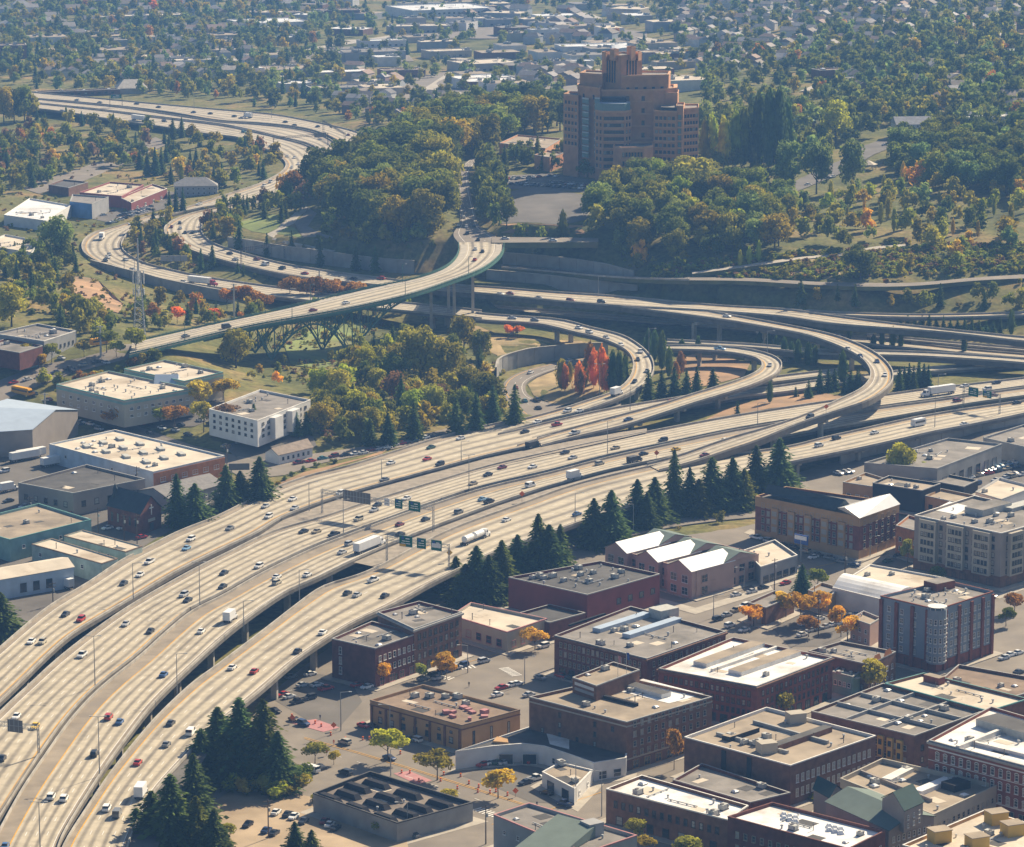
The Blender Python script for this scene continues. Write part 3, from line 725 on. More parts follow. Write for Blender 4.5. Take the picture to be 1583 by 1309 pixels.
PROTO = {
 'broad': [(trunk_mesh(k), mk('crown', *broad_arrays(k, 11 + k % 4, 1500, .055), LEAF)) for k in range(6)],
 'street': [(trunk_mesh(k, .6, .016), mk('crown', *broad_arrays(50 + k, 9, 700, .075, zc=.68, flat=.30), LEAF)) for k in range(3)],
 'conifer': [(trunk_mesh(k, .35, .015, 0), mk('crown', *conifer_arrays(k, 26, .5, 11, .06, 1.0, 1.15), NEED)) for k in range(4)],
 'bigconifer': [(trunk_mesh(k, .35, .013, 0), mk('crown', *conifer_arrays(20 + k, 46, .5, 14, .05, 1.7, .72), NEED)) for k in range(4)],
 'poplar': [(trunk_mesh(k, .3, .02, 0), mk('crown', *poplar_arrays(k, 650), LEAF)) for k in range(4)],
 'shrub': [(trunk_mesh(k, .4, .03), mk('crown', *broad_arrays(80 + k, 8, 420, .10, zc=.48, flat=.46), LEAF)) for k in range(3)],
}
KNAME = dict(broad='broadleaf_tree', street='street_tree', conifer='conifer_tree', bigconifer='conifer_tree', poplar='columnar_tree', shrub='shrub')
KCAT = dict(broad='tree', street='tree', conifer='tree', bigconifer='tree', poplar='tree', shrub='shrub')
TREES = []
def on_road(p, pad=1.0, over=True):
    for k, r in ROADS.items():
        ins, z = inside(r, p, pad)
        if ins: return True
    return False
def tree(kind, u, v, hpx, wpx, tint, label, group=None, share=False, pos=None, jit=.28):
    if kind == 'bigconifer': wpx *= 1.28 * R.uniform(.85, 1.15); hpx *= R.uniform(.72, .98)
    p = pos if pos is not None else G(u, v)
    d = (p - Vector((0, 0, H))).length
    h = hpx * d / F / .975; w = wpx * d / F
    c = TINT[tint]; k = 1 + R.uniform(-jit, jit); hs = R.uniform(-jit, jit) * .5
    col = (c[0] * k * (1 + hs), c[1] * k, c[2] * k * (1 - hs), 1)
    TREES.append(dict(kind=kind, p=p, h=h, w=w, col=col, label=label, group=group, share=share, px=hpx))
def pip(poly, u, v):
    c = False; j = len(poly) - 1
    for i in range(len(poly)):
        a, b = poly[i], poly[j]
        if (a[1] > v) != (b[1] > v) and u < (b[0] - a[0]) * (v - a[1]) / (b[1] - a[1]) + a[0]: c = not c
        j = i
    return c
def wood(poly, spacing, mix, hm, label, group, n=400, wr=(.8, 1.15), avoid=True):
    "scatter trees of a wood; poly in photograph points of the ground, spacing and heights in metres"
    us = [p[0] for p in poly]; vs = [p[1] for p in poly]; got = []
    ks = list(mix.items()); wts = [m[1] for m in ks]
    for _ in range(n):
        u = R.uniform(min(us), max(us)); v = R.uniform(min(vs), max(vs))
        if not pip(poly, u, v): continue
        p = G(u, v)
        if any((q[0] - p[0]) ** 2 + (q[1] - p[1]) ** 2 < spacing ** 2 for q in got): continue
        if avoid and (on_road(p, 2.5) or inside(ROADS['Q'], p, 9)[0]): continue
        got.append(p)
        kind, tint = R.choices(ks, wts)[0][0].split(':')
        d = (p - Vector((0, 0, H))).length
        h = R.uniform(*hm)
        if kind == 'conifer': w = h * R.uniform(.42, .58); h *= 1.12
        elif kind == 'poplar': w = h * R.uniform(.26, .36)
        elif kind == 'shrub': h *= .35; w = h * R.uniform(1, 1.5)
        else: w = h * R.uniform(*wr)
        lab = {'broad': '', 'street': '', 'conifer': '', 'poplar': '', 'shrub': ''}
        nm = {'broad': 'broadleaf tree', 'street': 'small tree', 'conifer': 'pointed conifer', 'poplar': 'narrow columnar tree', 'shrub': 'bush'}[kind]
        cn = dict(dk='dark green', dg='dark green', gr='green', ol='olive green', lg='light green', yg='yellow green', yl='yellow', go='golden', og='orange', rd='red', br='brown', mr='maroon', bg='grey green')[tint]
        tree(kind, 0, 0, h * F / d * .975, w * F / d, tint, f'{cn} {nm} {label}', f'{cn} {nm}s {group}', True, pos=p)
def finish_trees():
    per = {}
    for t in TREES: per.setdefault(KNAME[t['kind']], []).append(t)
    rest = []
    for nm, L in per.items():
        L.sort(key=lambda t: -t['px'])
        for t in L[:298]:
            tr, cr_ = R.choice(PROTO[t['kind']])
            o = thing(nm, t['label'], KCAT[t['kind']], t['p'], t['group'], t['share'], R.uniform(0, 6.28))
            s = (t['w'], t['w'], t['h'])
            inst('trunk', tr, o, (0, 0, 0), 0, s)
            inst('crown', cr_, o, (0, 0, 0), 0, s, t['col'])
        rest += L[298:]
    return rest
FARP = {'scrub': [broad_arrays(260 + k, 4, 60, .2) for k in range(4)], 'broad': [broad_arrays(200 + k, 7, 150, .13) for k in range(4)], 'conifer': [conifer_arrays(230 + k, 10, .5, 7, .05, .6, 2.0) for k in range(3)], 'poplar': [poplar_arrays(240 + k, 120) for k in range(2)]}
def mass(name, specs, label, cat=None):
    "a far wood that reads as one mass: one object, colours kept per tree"
    V = []; Fs = []; C = []; o = 0
    for t in specs:
        k = t['kind']; k = 'broad' if k in ('street', 'shrub') else ('conifer' if k == 'bigconifer' else k)
        v, f = R.choice(FARP[k])
        a = R.uniform(0, 6.28); ca, sa = math.cos(a), math.sin(a)
        w = v * np.array([t['w'], t['w'], t['h']])
        w = np.stack([w[:, 0] * ca - w[:, 1] * sa, w[:, 0] * sa + w[:, 1] * ca, w[:, 2]], 1) + np.array(t['p'])
        V.append(w); C.append(np.tile(np.array(t['col'], dtype=np.float32), (len(w), 1)))
        Fs += [[i + o for i in x] for x in f]; o += len(w)
    me = mk(name, np.vstack(V), Fs, far_leaf())
    at = me.color_attributes.new('tint', 'FLOAT_COLOR', 'POINT')
    at.data.foreach_set('color', np.vstack(C).ravel())
    ob = bpy.data.objects.new(name, me); COL.objects.link(ob)
    ob['kind'] = 'stuff'; ob['label'] = label; ob['category'] = 'trees'
    return ob
def far_leaf():
    if 'leaf_far' in MATS: return MATS['leaf_far']
    m = bpy.data.materials.new('leaf_far'); m.use_nodes = True
    nt = m.node_tree; N = nt.nodes; L = nt.links; b = N['Principled BSDF']; b.inputs['Roughness'].default_value = .9; b.inputs['Specular IOR Level'].default_value = .05
    a = N.new('ShaderNodeAttribute'); a.attribute_name = 'tint'
    n1 = N.new('ShaderNodeTexNoise'); n1.inputs['Scale'].default_value = .2; geo = N.new('ShaderNodeNewGeometry'); L.new(geo.outputs['Position'], n1.inputs['Vector'])
    mr = N.new('ShaderNodeMapRange'); mr.inputs[1].default_value = .3; mr.inputs[2].default_value = .7; mr.inputs[3].default_value = .65; mr.inputs[4].default_value = 1.35; L.new(n1.outputs[0], mr.inputs[0])
    mx = N.new('ShaderNodeMix'); mx.data_type = 'RGBA'; mx.blend_type = 'MULTIPLY'; mx.inputs[0].default_value = 1
    L.new(a.outputs['Color'], mx.inputs[6]); L.new(mr.outputs[0], mx.inputs[7]); L.new(mx.outputs[2], b.inputs['Base Color'])
    t = N.new('ShaderNodeBsdfTranslucent'); L.new(mx.outputs[2], t.inputs[0]); ms = N.new('ShaderNodeMixShader'); ms.inputs[0].default_value = .42
    L.new(b.outputs[0], ms.inputs[1]); L.new(t.outputs[0], ms.inputs[2]); L.new(ms.outputs[0], N['Material Output'].inputs[0])
    MATS['leaf_far'] = m; return m
# ------------------------------------------------------------------ vehicles (forward is +X)
CC = dict(white=(.78,.78,.76), silver=(.48,.49,.50), grey=(.20,.21,.22), dark=(.035,.04,.05), black=(.015,.015,.018), blue=(.06,.14,.32), lightblue=(.22,.40,.58), darkblue=(.03,.06,.15), red=(.42,.03,.025),
          maroon=(.20,.03,.04), tan=(.38,.32,.22), beige=(.50,.46,.36), yellow=(.80,.50,.02), green=(.03,.09,.06), teal=(.05,.22,.24), orange=(.65,.2,.03))
def loft(mb, secs, m=0):
    rings = []
    for x, zl, zm, zh, w in secs:
        rings.append([(x, -w, zl), (x, -w, zm), (x, -w * .88, zh), (x, w * .88, zh), (x, w, zm), (x, w, zl)])
    for a, b in zip(rings, rings[1:]):
        for i in range(6):
            j = (i + 1) % 6; mb.face([a[i], b[i], b[j], a[j]], m)
    mb.face(rings[0], m); mb.face(rings[-1][::-1], m)
def frustum(mb, x0, x1, z0, X0, X1, z1, w0, w1, m, mt):
    a = [(x0, -w0, z0), (x1, -w0, z0), (x1, w0, z0), (x0, w0, z0)]; b = [(X0, -w1, z1), (X1, -w1, z1), (X1, w1, z1), (X0, w1, z1)]
    for i in range(4):
        j = (i + 1) % 4; mb.face([a[i], a[j], b[j], b[i]], m)
    mb.face(b, mt)
def wheel_mesh(r=.33, w=.22):
    mb = MB(); n = 10; y = w / 2
    a = [(r * math.cos(6.283 * i / n), -y, r * math.sin(6.283 * i / n)) for i in range(n)]
    b = [(p[0], y, p[2]) for p in a]
    for i in range(n):
        j = (i + 1) % n; mb.face([a[i], a[j], b[j], b[i]][::-1])
    for s, yy in ((1, -y - .01), (-1, y + .01)):
        c = [(p[0], yy, p[2]) for p in a]; d = [(p[0] * .55, yy - .005 * s, p[2] * .55) for p in a]
        mb.face(c[::s]); mb.face(d[::s], 1)
    return mb.mesh('wheel', [M('tyre'), M('galvanised')])
WH = wheel_mesh(); WHB = wheel_mesh(.5, .3)
def car_proto(kind):
    b, gl = MB(), MB(); wh = []
    if kind == 'sedan':
        loft(b, [(-2.3,.35,.55,.78,.74),(-2.2,.25,.6,.95,.86),(-1.2,.2,.62,.98,.9),(1.0,.2,.6,.95,.9),(2.0,.24,.55,.80,.85),(2.3,.35,.5,.62,.72)])
        frustum(gl, -1.75, 1.05, .95, -.95, .25, 1.40, .80, .62, 0, 0); b.box((-.35, 0, 1.40), (1.25, 1.28, .05))
        wx = 1.4
    elif kind == 'suv':
        loft(b, [(-2.25,.4,.7,1.0,.8),(-2.15,.3,.7,1.12,.9),(1.0,.28,.7,1.12,.92),(2.1,.3,.65,.98,.88),(2.3,.4,.6,.8,.78)])
        frustum(gl, -2.15, 1.15, 1.1, -1.9, .45, 1.68, .86, .74, 0, 0); b.box((-.72, 0, 1.68), (2.4, 1.5, .06))
        wx = 1.4
    elif kind == 'pickup':
        loft(b, [(-2.8,.45,.7,1.0,.9),(-2.7,.4,.7,1.02,.95),(1.3,.35,.7,1.05,.95),(2.5,.38,.7,1.0,.92),(2.75,.45,.65,.85,.85)])
        frustum(gl, -.7, 1.4, 1.03, -.5, .7, 1.75, .88, .74, 0, 0); b.box((.1, 0, 1.75), (1.25, 1.5, .05)); b.box((-1.75, 0, 1.0), (1.85, 1.5, .03), 0, 1)
        for y in (-.9, .9): b.box((-1.75, y, 1.0), (2.0, .1, .2))
        b.box((-2.72, 0, 1.0), (.1, 1.8, .2)); wx = 1.75
    elif kind == 'van':
        loft(b, [(-2.5,.4,.9,1.2,.9),(-2.4,.3,.9,1.25,.97),(1.7,.3,.9,1.2,.97),(2.4,.35,.75,1.0,.92),(2.6,.45,.7,.85,.82)])
        frustum(gl, -2.45, 1.75, 1.2, -2.35, 1.05, 2.0, .94, .82, 0, 0); b.box((-.65, 0, 2.0), (3.4, 1.66, .08)); b.box((-1.0, 0, 1.18), (2.0, 1.87, .8)); wx = 1.6
    m = [M('car_paint'), M('tyre')]
    b.box((2.24, -.6, .55), (.12, .3, .12), 0, 1); b.box((2.24, .6, .55), (.12, .3, .12), 0, 1)
    wy = .84
    return b.mesh('car_body', m), gl.mesh('car_glass', M('car_glass')), [(wx, wy), (wx, -wy), (-wx, wy), (-wx, -wy)]
CARP = {k: car_proto(k) for k in ('sedan', 'suv', 'pickup', 'van')}
CNAME = dict(sedan='sedan_car', suv='suv_car', pickup='pickup_truck', van='van')
CWORD = dict(sedan='saloon car', suv='tall estate car', pickup='pickup truck', van='van')
def place_car(kind, p, rz, col, label, group, share=False, parts=True):
    bm_, gm, ws = CARP[kind]
    o = bpy.data.objects.new(CNAME[kind], bm_); COL.objects.link(o)
    o.location = p; o.rotation_euler = (0, 0, rz)
    c = CC[col]; k = 1 + R.uniform(-.1, .1); o.color = (c[0] * k, c[1] * k, c[2] * k, 1)
    tag(o, label, {'van': 'van', 'pickup': 'pickup truck'}.get(kind, 'car'), group, share)
    inst('window_glass', gm, o, (0, 0, 0))
    for x, y in ws: inst('wheel', WH, o, (x, y, .33))
    return o
def road_point(key, u, v, lift=.6):
    r = ROADS[key]; z = r['C'][:, 2].mean()
    for _ in range(4):
        p = P(u, v, z + lift)
        i = int(np.argmin(np.hypot(r['C'][:, 0] - p[0], r['C'][:, 1] - p[1]))); z = r['C'][i][2]
    j = min(i, len(r['C']) - 2); t = r['C'][j + 1] - r['C'][j]
    return Vector((p[0], p[1], z + .03)), math.atan2(t[1], t[0])
# heavy vehicles: each an Empty with its parts
def heavy(kind, p, rz, label, group=None, col=None, share=False, cat=None):
    nm = dict(box='box_truck', semi='semi_truck', tanker='tanker_truck', bus='bus', schoolbus='school_bus', rv='camper_van', trailer='cargo_trailer', dump='dump_truck')[kind]
    o = thing(nm, label, cat or nm.replace('_', ' '), p, group, share, rz)
    def part(mb, name, mats, par=o):
        q = mb.build(name, mats, par, local=True); return q
    wl = []
    if kind == 'box' or kind == 'dump':
        c = MB(); c.box((-1.0, 0, .95), (5.6 if kind == 'box' else 4.4, 2.45, 2.75 if kind == 'box' else 1.6)); part(c, 'cargo_box', M('truck_white') if kind == 'box' else M('steel_dark'))
        b = MB(); loft(b, [(1.95,.5,1.2,2.3,1.1),(2.9,.5,1.2,2.25,1.1),(3.2,.5,1.1,1.5,1.08),(4.1,.5,.95,1.3,.95)]); part(b, 'cab', M('truck_white') if kind == 'box' else M('steel_dark'))
        w = MB(); w.face([(2.95,-.9,2.15),(3.22,-.95,1.5),(3.22,.95,1.5),(2.95,.9,2.15)][::-1]); w.box((2.55,0,1.55),(.6,2.24,.5)); part(w, 'windscreen', M('car_glass'))
        f = MB(); f.box((-.2, 0, .55), (7.2, 1.0, .38)); part(f, 'chassis', M('steel_dark')); wl = [3.2, -1.7, -2.7]
    elif kind in ('semi', 'tanker'):
        if kind == 'semi':
            c = MB(); c.box((-3.2, 0, 1.15), (14.2, 2.55, 2.85)); part(c, 'trailer', M('truck_white'))
        else:
            for x0, x1 in ((-9.2, -3.4), (-2.2, 4.0)):
                c = MB(); c.tube([(x0, 0, 2.1), (x0 + .3, 0, 2.1), (x1 - .3, 0, 2.1), (x1, 0, 2.1)], [.9, 1.2, 1.2, .9], 12); c.box(((x0 + x1) / 2, 0, .8), (x1 - x0, .9, .4)); part(c, 'tank', M('truck_white'))
        f = MB(); f.box((-1, 0, .65), (17, .9, .4)); part(f, 'chassis', M('steel_dark'))
        b = MB(); loft(b, [(4.6,.6,1.6,3.1,1.15),(6.4,.6,1.6,3.0,1.15),(6.8,.6,1.4,1.8,1.1),(8.3,.6,1.3,1.6,.95)]); part(b, 'cab', mat('cab_pink', (.38,.06,.10), noise=0, rough=.4) if col == 'pink' else M('truck_white'))
        w = MB(); w.face([(6.45,-.95,2.8),(6.85,-1,1.85),(6.85,1,1.85),(6.45,.95,2.8)][::-1]); w.box((5.8,0,2.0),(.8,2.34,.55)); part(w, 'windscreen', M('car_glass'))
        wl = [7.4, 4.6, 3.4, -8.2, -9.4]
    elif kind in ('bus', 'schoolbus', 'rv'):
        l = 11.5 if kind != 'rv' else 7.5
        b = MB(); loft(b, [(-l/2,.4,1.0,2.9,1.2),(-l/2+.2,.35,1.0,3.05,1.25),(l/2-.5,.35,1.0,3.05,1.25),(l/2,.4,1.0,2.5,1.15)]); part(b, 'body', {'bus': M('paint_teal'), 'schoolbus': M('bus_yellow'), 'rv': M('truck_white')}[kind])
        w = MB(); w.box((-.2, 0, 1.5), (l - 1.2, 2.52, .8)); w.box((l/2 - .3, 0, 1.4), (.62, 2.2, .9)); part(w, 'window_band', M('car_glass'))
        r_ = MB(); r_.box((0, 0, 3.03), (l - 1.6, 2.0, .12)); part(r_, 'roof_panel', M('truck_white') if kind != 'schoolbus' else M('bus_yellow')); wl = [l/2 - 2.2, -l/2 + 2.6]
    elif kind == 'trailer':
        c = MB(); c.box((0, 0, 1.1), (13, 2.5, 2.8)); part(c, 'cargo_box', M('truck_white')); f = MB(); f.box((0, 0, .7), (12.5, .9, .35)); part(f, 'chassis', M('steel_dark')); wl = [-4.6, -5.8]
        for y in (-.8, .8):
            g_ = MB(); g_.box((4, y, 0), (.2, .2, 1.1)); part(g_, 'landing_leg', M('steel_dark'))
    for x in wl:
        for y in (-1.0, 1.0): inst('wheel', WHB, o, (x, y, .5))
    return o
# ------------------------------------------------------------------ lamps, poles, gantries
def lamp(u, v, h, side=1, double=False, base=None, label='', key=None, group='street lamps', share=False, m='steel_grey'):
    p = road_point(key, u, v, 0)[0] if key else G(u, v)
    o = thing('street_lamp', label, 'street lamp', p, group, share)
    mb = MB(); mb.tube([p, p + Vector((0, 0, h))], [.17, .09], 6); mb.build('pole', M(m), o)
    for s in ((-1, 1) if double else (side,)):
        a = p + Vector((0, 0, h - .05)); b = a + Vector((s * (1.6 if double else 2.6), -.5, .35))
        mb = MB(); mb.bar(a, b, .12); mb.build('arm', M(m), o)
        mb = MB(); mb.box((b[0] + s * .3, b[1], b[2] - .1), (.95, .4, .18)); mb.build('lamp_head', M('galvanised'), o)
    return o
def utility_pole(u, v, h, label, rz=.6, share=False, group=None):
    p = G(u, v); o = thing('utility_pole', label, 'utility pole', p, group, share)
    mb = MB(); mb.tube([p - Vector((0, 0, 1)), p + Vector((0, 0, h))], [.2, .13], 6); mb.build('pole', M('wood_pole'), o)
    for dz in (.6, 1.8):
        mb = MB(); c = Vector((math.cos(rz), math.sin(rz), 0)) * 1.3; t = p + Vector((0, 0, h - dz)); mb.bar(t - c, t + c, .14); mb.build('crossarm', M('wood_pole'), o)
    mb = MB(); mb.tube([p + Vector((.35, 0, h - 3.4)), p + Vector((.35, 0, h - 2.4))], .3, 8); mb.build('transformer', M('unit_grey'), o)
    return o
def truss(mb, a, b, d, n, m=0, w=.12):
    "flat box truss between two points, depth d"
    a = Vector(a); b = Vector(b); up = Vector((0, 0, d))
    mb.bar(a, b, w, m); mb.bar(a + up, b + up, w, m)
    for i in range(n):
        p = a.lerp(b, i / n); q = a.lerp(b, (i + 1) / n)
        mb.bar(p, p + up, w * .7, m); mb.bar(p, q + up, w * .6, m)
    mb.bar(b, b + up, w, m)
FONT = None
def text_part(s, size, m, parent, loc, rz, name='lettering'):
    cu = bpy.data.curves.new(name, 'FONT'); cu.body = s; cu.size = size; cu.align_x = 'CENTER'; cu.align_y = 'CENTER'; cu.extrude = .01
    cu.materials.append(m)
    o = bpy.data.objects.new(name, cu); COL.objects.link(o); o.parent = parent
    o.location = loc; o.rotation_euler = (rad(90), 0, rz)
    return o
def gantry(pa, pb, h, label, signs, two=True, back=False, post='steel_grey'):
    """sign bridge from foot pa to foot pb; signs = (fraction, width, height, kind)"""
    o = thing('sign_gantry', label, 'sign gantry', pa)
    d = (pb - pa); d.z = 0; L_ = d.length; d.normalize(); nrm = Vector((d.y, -d.x, 0))
    if nrm.y > 0: nrm = -nrm
    zt = max(pa.z, pb.z) + h
    for q, on in ((pa, True), (pb, two)):
        if not on: continue
        mb = MB()
        for s in (-.45, .45):
            a = q + nrm * s; mb.bar(a, Vector((a.x, a.y, zt + 1)), .22)
        for k in range(6):
            z0 = q.z + (zt - q.z) * k / 6; z1 = q.z + (zt - q.z) * (k + 1) / 6
            mb.bar((q.x + nrm.x * .45, q.y + nrm.y * .45, z0), (q.x - nrm.x * .45, q.y - nrm.y * .45, z1), .1)
        mb.build('post', M(post), o)
    mb = MB()
    for s in (-.45, .45):
        truss(mb, Vector((pa.x, pa.y, zt - .5)) + nrm * s, Vector((pb.x, pb.y, zt - .5)) + nrm * s, 1.2, max(3, int(L_ / 2)))
    mb.build('truss_beam', M(post), o)
    rz = math.atan2(d.y, d.x)
    if (math.cos(rz)) < 0: rz += math.pi
    for fr, w, hh, kind in signs:
        c = Vector((pa.x, pa.y, 0)).lerp(Vector((pb.x, pb.y, 0)), fr); z = zt + .1 - hh / 2
        fwd = nrm * (.75 if not back else .75)
        mb = MB(); mb.box((c.x + fwd.x, c.y + fwd.y, z), (w, .12, hh), rz)
        sg = mb.build('sign_panel', M({'green': 'sign_green', 'exit': 'sign_green', 'white': 'sign_white', 'back': 'sign_back', 'lower': 'sign_green'}[kind]), o)
        f = fwd + nrm * .10
        def strip(cx, cz, sw, sh_, m):
            mb = MB(); q = Vector((c.x, c.y, 0)) + f + d * (cx if d.x > 0 else -cx)
            mb.box((q.x, q.y, z + cz), (sw, .05, sh_), rz); mb.build('sign_legend', M(m), sg)
        if kind == 'back':
            for k in range(int(w / 1.4)):
                strip(-w / 2 + .7 + k * 1.4, .05, .16, hh - .1, 'steel_grey')
            strip(0, hh * .5, w - .2, .14, 'steel_grey')
        elif kind in ('green', 'exit', 'lower'):
            strip(0, .06, w - .15, .08, 'sign_white'); strip(0, hh - .14, w - .15, .08, 'sign_white')
            strip(-w * .22, hh * .66, .9, .85, 'sign_blue')
            strip(w * .14, hh * .70, w * .30, .34, 'sign_white')
            for k, ww in enumerate((.62, .72)):
                for s in (-1, 1):
                    strip(s * w * ww * .26, hh * (.48 - .2 * k), w * ww * .45, .24, 'sign_white')
            if kind == 'exit': strip(-w * .24, .12, w * .48, hh * .2, 'sign_yellow')
            if kind == 'lower': strip(0, hh * .3, w * .85, hh * .38, 'sign_white')
        elif kind == 'white':
            strip(0, hh * .25, w * .6, .25, 'steel_grey'); strip(0, hh * .6, w * .7, .25, 'steel_grey')
    return o
# ------------------------------------------------------------------ buildings
WIN = {}
def win_mesh(w, h, frame='frame_white', glass='glass', mull=1, arch=False):
    k = (round(w, 2), round(h, 2), frame, glass, mull, arch)
    if k in WIN: return WIN[k]
    mb = MB(); t = .12
    mb.box((0, -.06, 0), (w, .12, t)); mb.box((0, -.06, h - t), (w, .12, t))
    for s in (-1, 1): mb.box((s * (w - t) / 2, -.06, t), (t, .12, h - 2 * t))
    if mull: mb.box((0, -.05, h * .5 - .04), (w - 2 * t, .07, .08))
    if mull > 1: mb.box((0, -.052, t), (.08, .07, h - 2 * t))
    mb.box((0, -.12, -.14), (w + .2, .24, .14))
    if arch:
        n = 6
        pts = [(math.cos(math.pi * i / n) * w / 2, h + math.sin(math.pi * i / n) * w * .35) for i in range(n + 1)]
        for i in range(n):
            a, b = pts[i], pts[i + 1]
            mb.face([(a[0], -.13, a[1]), (a[0] * 1.25, -.13, h + (a[1] - h) * 1.35 + .05), (b[0] * 1.25, -.13, h + (b[1] - h) * 1.35 + .05), (b[0], -.13, b[1])][::-1])
            mb.face([(0, -.02, h), (a[0], -.02, a[1]), (b[0], -.02, b[1])][::-1], 1)
    mb.face([(-w / 2 + t, -.02, t), (w / 2 - t, -.02, t), (w / 2 - t, -.02, h - t), (-w / 2 + t, -.02, h - t)], 1)
    me = mb.mesh('window', [M(frame), M(glass)]); WIN[k] = me; return me
def unit_meshes():
    U = {}
    mb = MB(); mb.box((0, 0, 0), (2.2, 1.6, .25), 0, 1); mb.box((0, 0, .25), (2.0, 1.4, 1.05)); mb.tube([(-.4, 0, 1.3), (-.4, 0, 1.42)], .45, 10, 1); mb.box((.75, 0, .4), (.3, 1.44, .7), 0, 1); U['air_conditioner'] = mb.mesh('air_conditioner', [M('unit_grey'), M('unit_dark')])
    mb = MB(); mb.tube([(0, 0, 0), (0, 0, .7), (0, 0, .72), (0, 0, .95)], [.22, .22, .42, .3], 8); U['roof_vent'] = mb.mesh('roof_vent', M('galvanised'))
    mb = MB(); mb.box((0, 0, 0), (1.5, 1.5, .35), 0, 1); mb.prism([(-.7, -.7), (.7, -.7), (.7, .7), (-.7, .7)], .35, .6, 0, 0, [(-.35, -.35), (.35, -.35), (.35, .35), (-.35, .35)]); U['skylight'] = mb.mesh('skylight', [M('metal_white'), M('unit_grey')])
    mb = MB(); mb.tube([(0, 0, 0), (0, 0, 1.5)], .10, 6); mb.tube([(0, 0, 1.45), (0, 0, 1.7)], .16, 6); U['vent_pipe'] = mb.mesh('vent_pipe', M('unit_dark'))
    mb = MB(); mb.box((0, 0, 0), (.9, .9, 1.6)); mb.box((0, 0, 1.6), (1.1, 1.1, .15), 0, 1); mb.tube([(0, 0, 1.7), (0, 0, 2.05)], .2, 6, 1); U['chimney'] = mb.mesh('chimney', [M('brick_brown'), M('coping_grey')])
    mb = MB(); mb.box((0, 0, 0), (2.6, 3.2, 2.5)); mb.box((0, 0, 2.5), (2.9, 3.5, .15), 0, 1); mb.box((0, -1.6, .05), (.95, .08, 2.0), 0, 1); U['stair_penthouse'] = mb.mesh('stair_penthouse', [M('stucco_taupe'), M('roof_dark')])
    mb = MB(); mb.bar((-2.2, 0, .5), (2.2, 0, .5), .5); mb.bar((2.2, 0, .5), (2.2, 1.5, .5), .5); mb.box((-2.2, 0, 0), (.5, .5, .8)); mb.box((2.2, 1.5, 0), (.5, .5, .8)); U['duct'] = mb.mesh('duct', M('galvanised'))
    for a, m in (('a', 'roof_dark'), ('b', 'roof_cream')):
        mb = MB(); mb.box((0, 0, 0), (1, 1, .05)); U['roof_patch' + a] = mb.mesh('roof_patch', M(m))
    mb = MB(); mb.bar((-5, 0, .35), (5, 0, .35), .22)
    for x in (-4, -1.5, 1.5, 4): mb.box((x, 0, 0), (.3, .5, .3))
    U['roof_pipe'] = mb.mesh('roof_pipe', M('galvanised'))
    return U
UNIT = unit_meshes()
def quad_pt(q, s, t):
    a = q[0].lerp(q[1], s); b = q[3].lerp(q[2], s); return a.lerp(b, t)
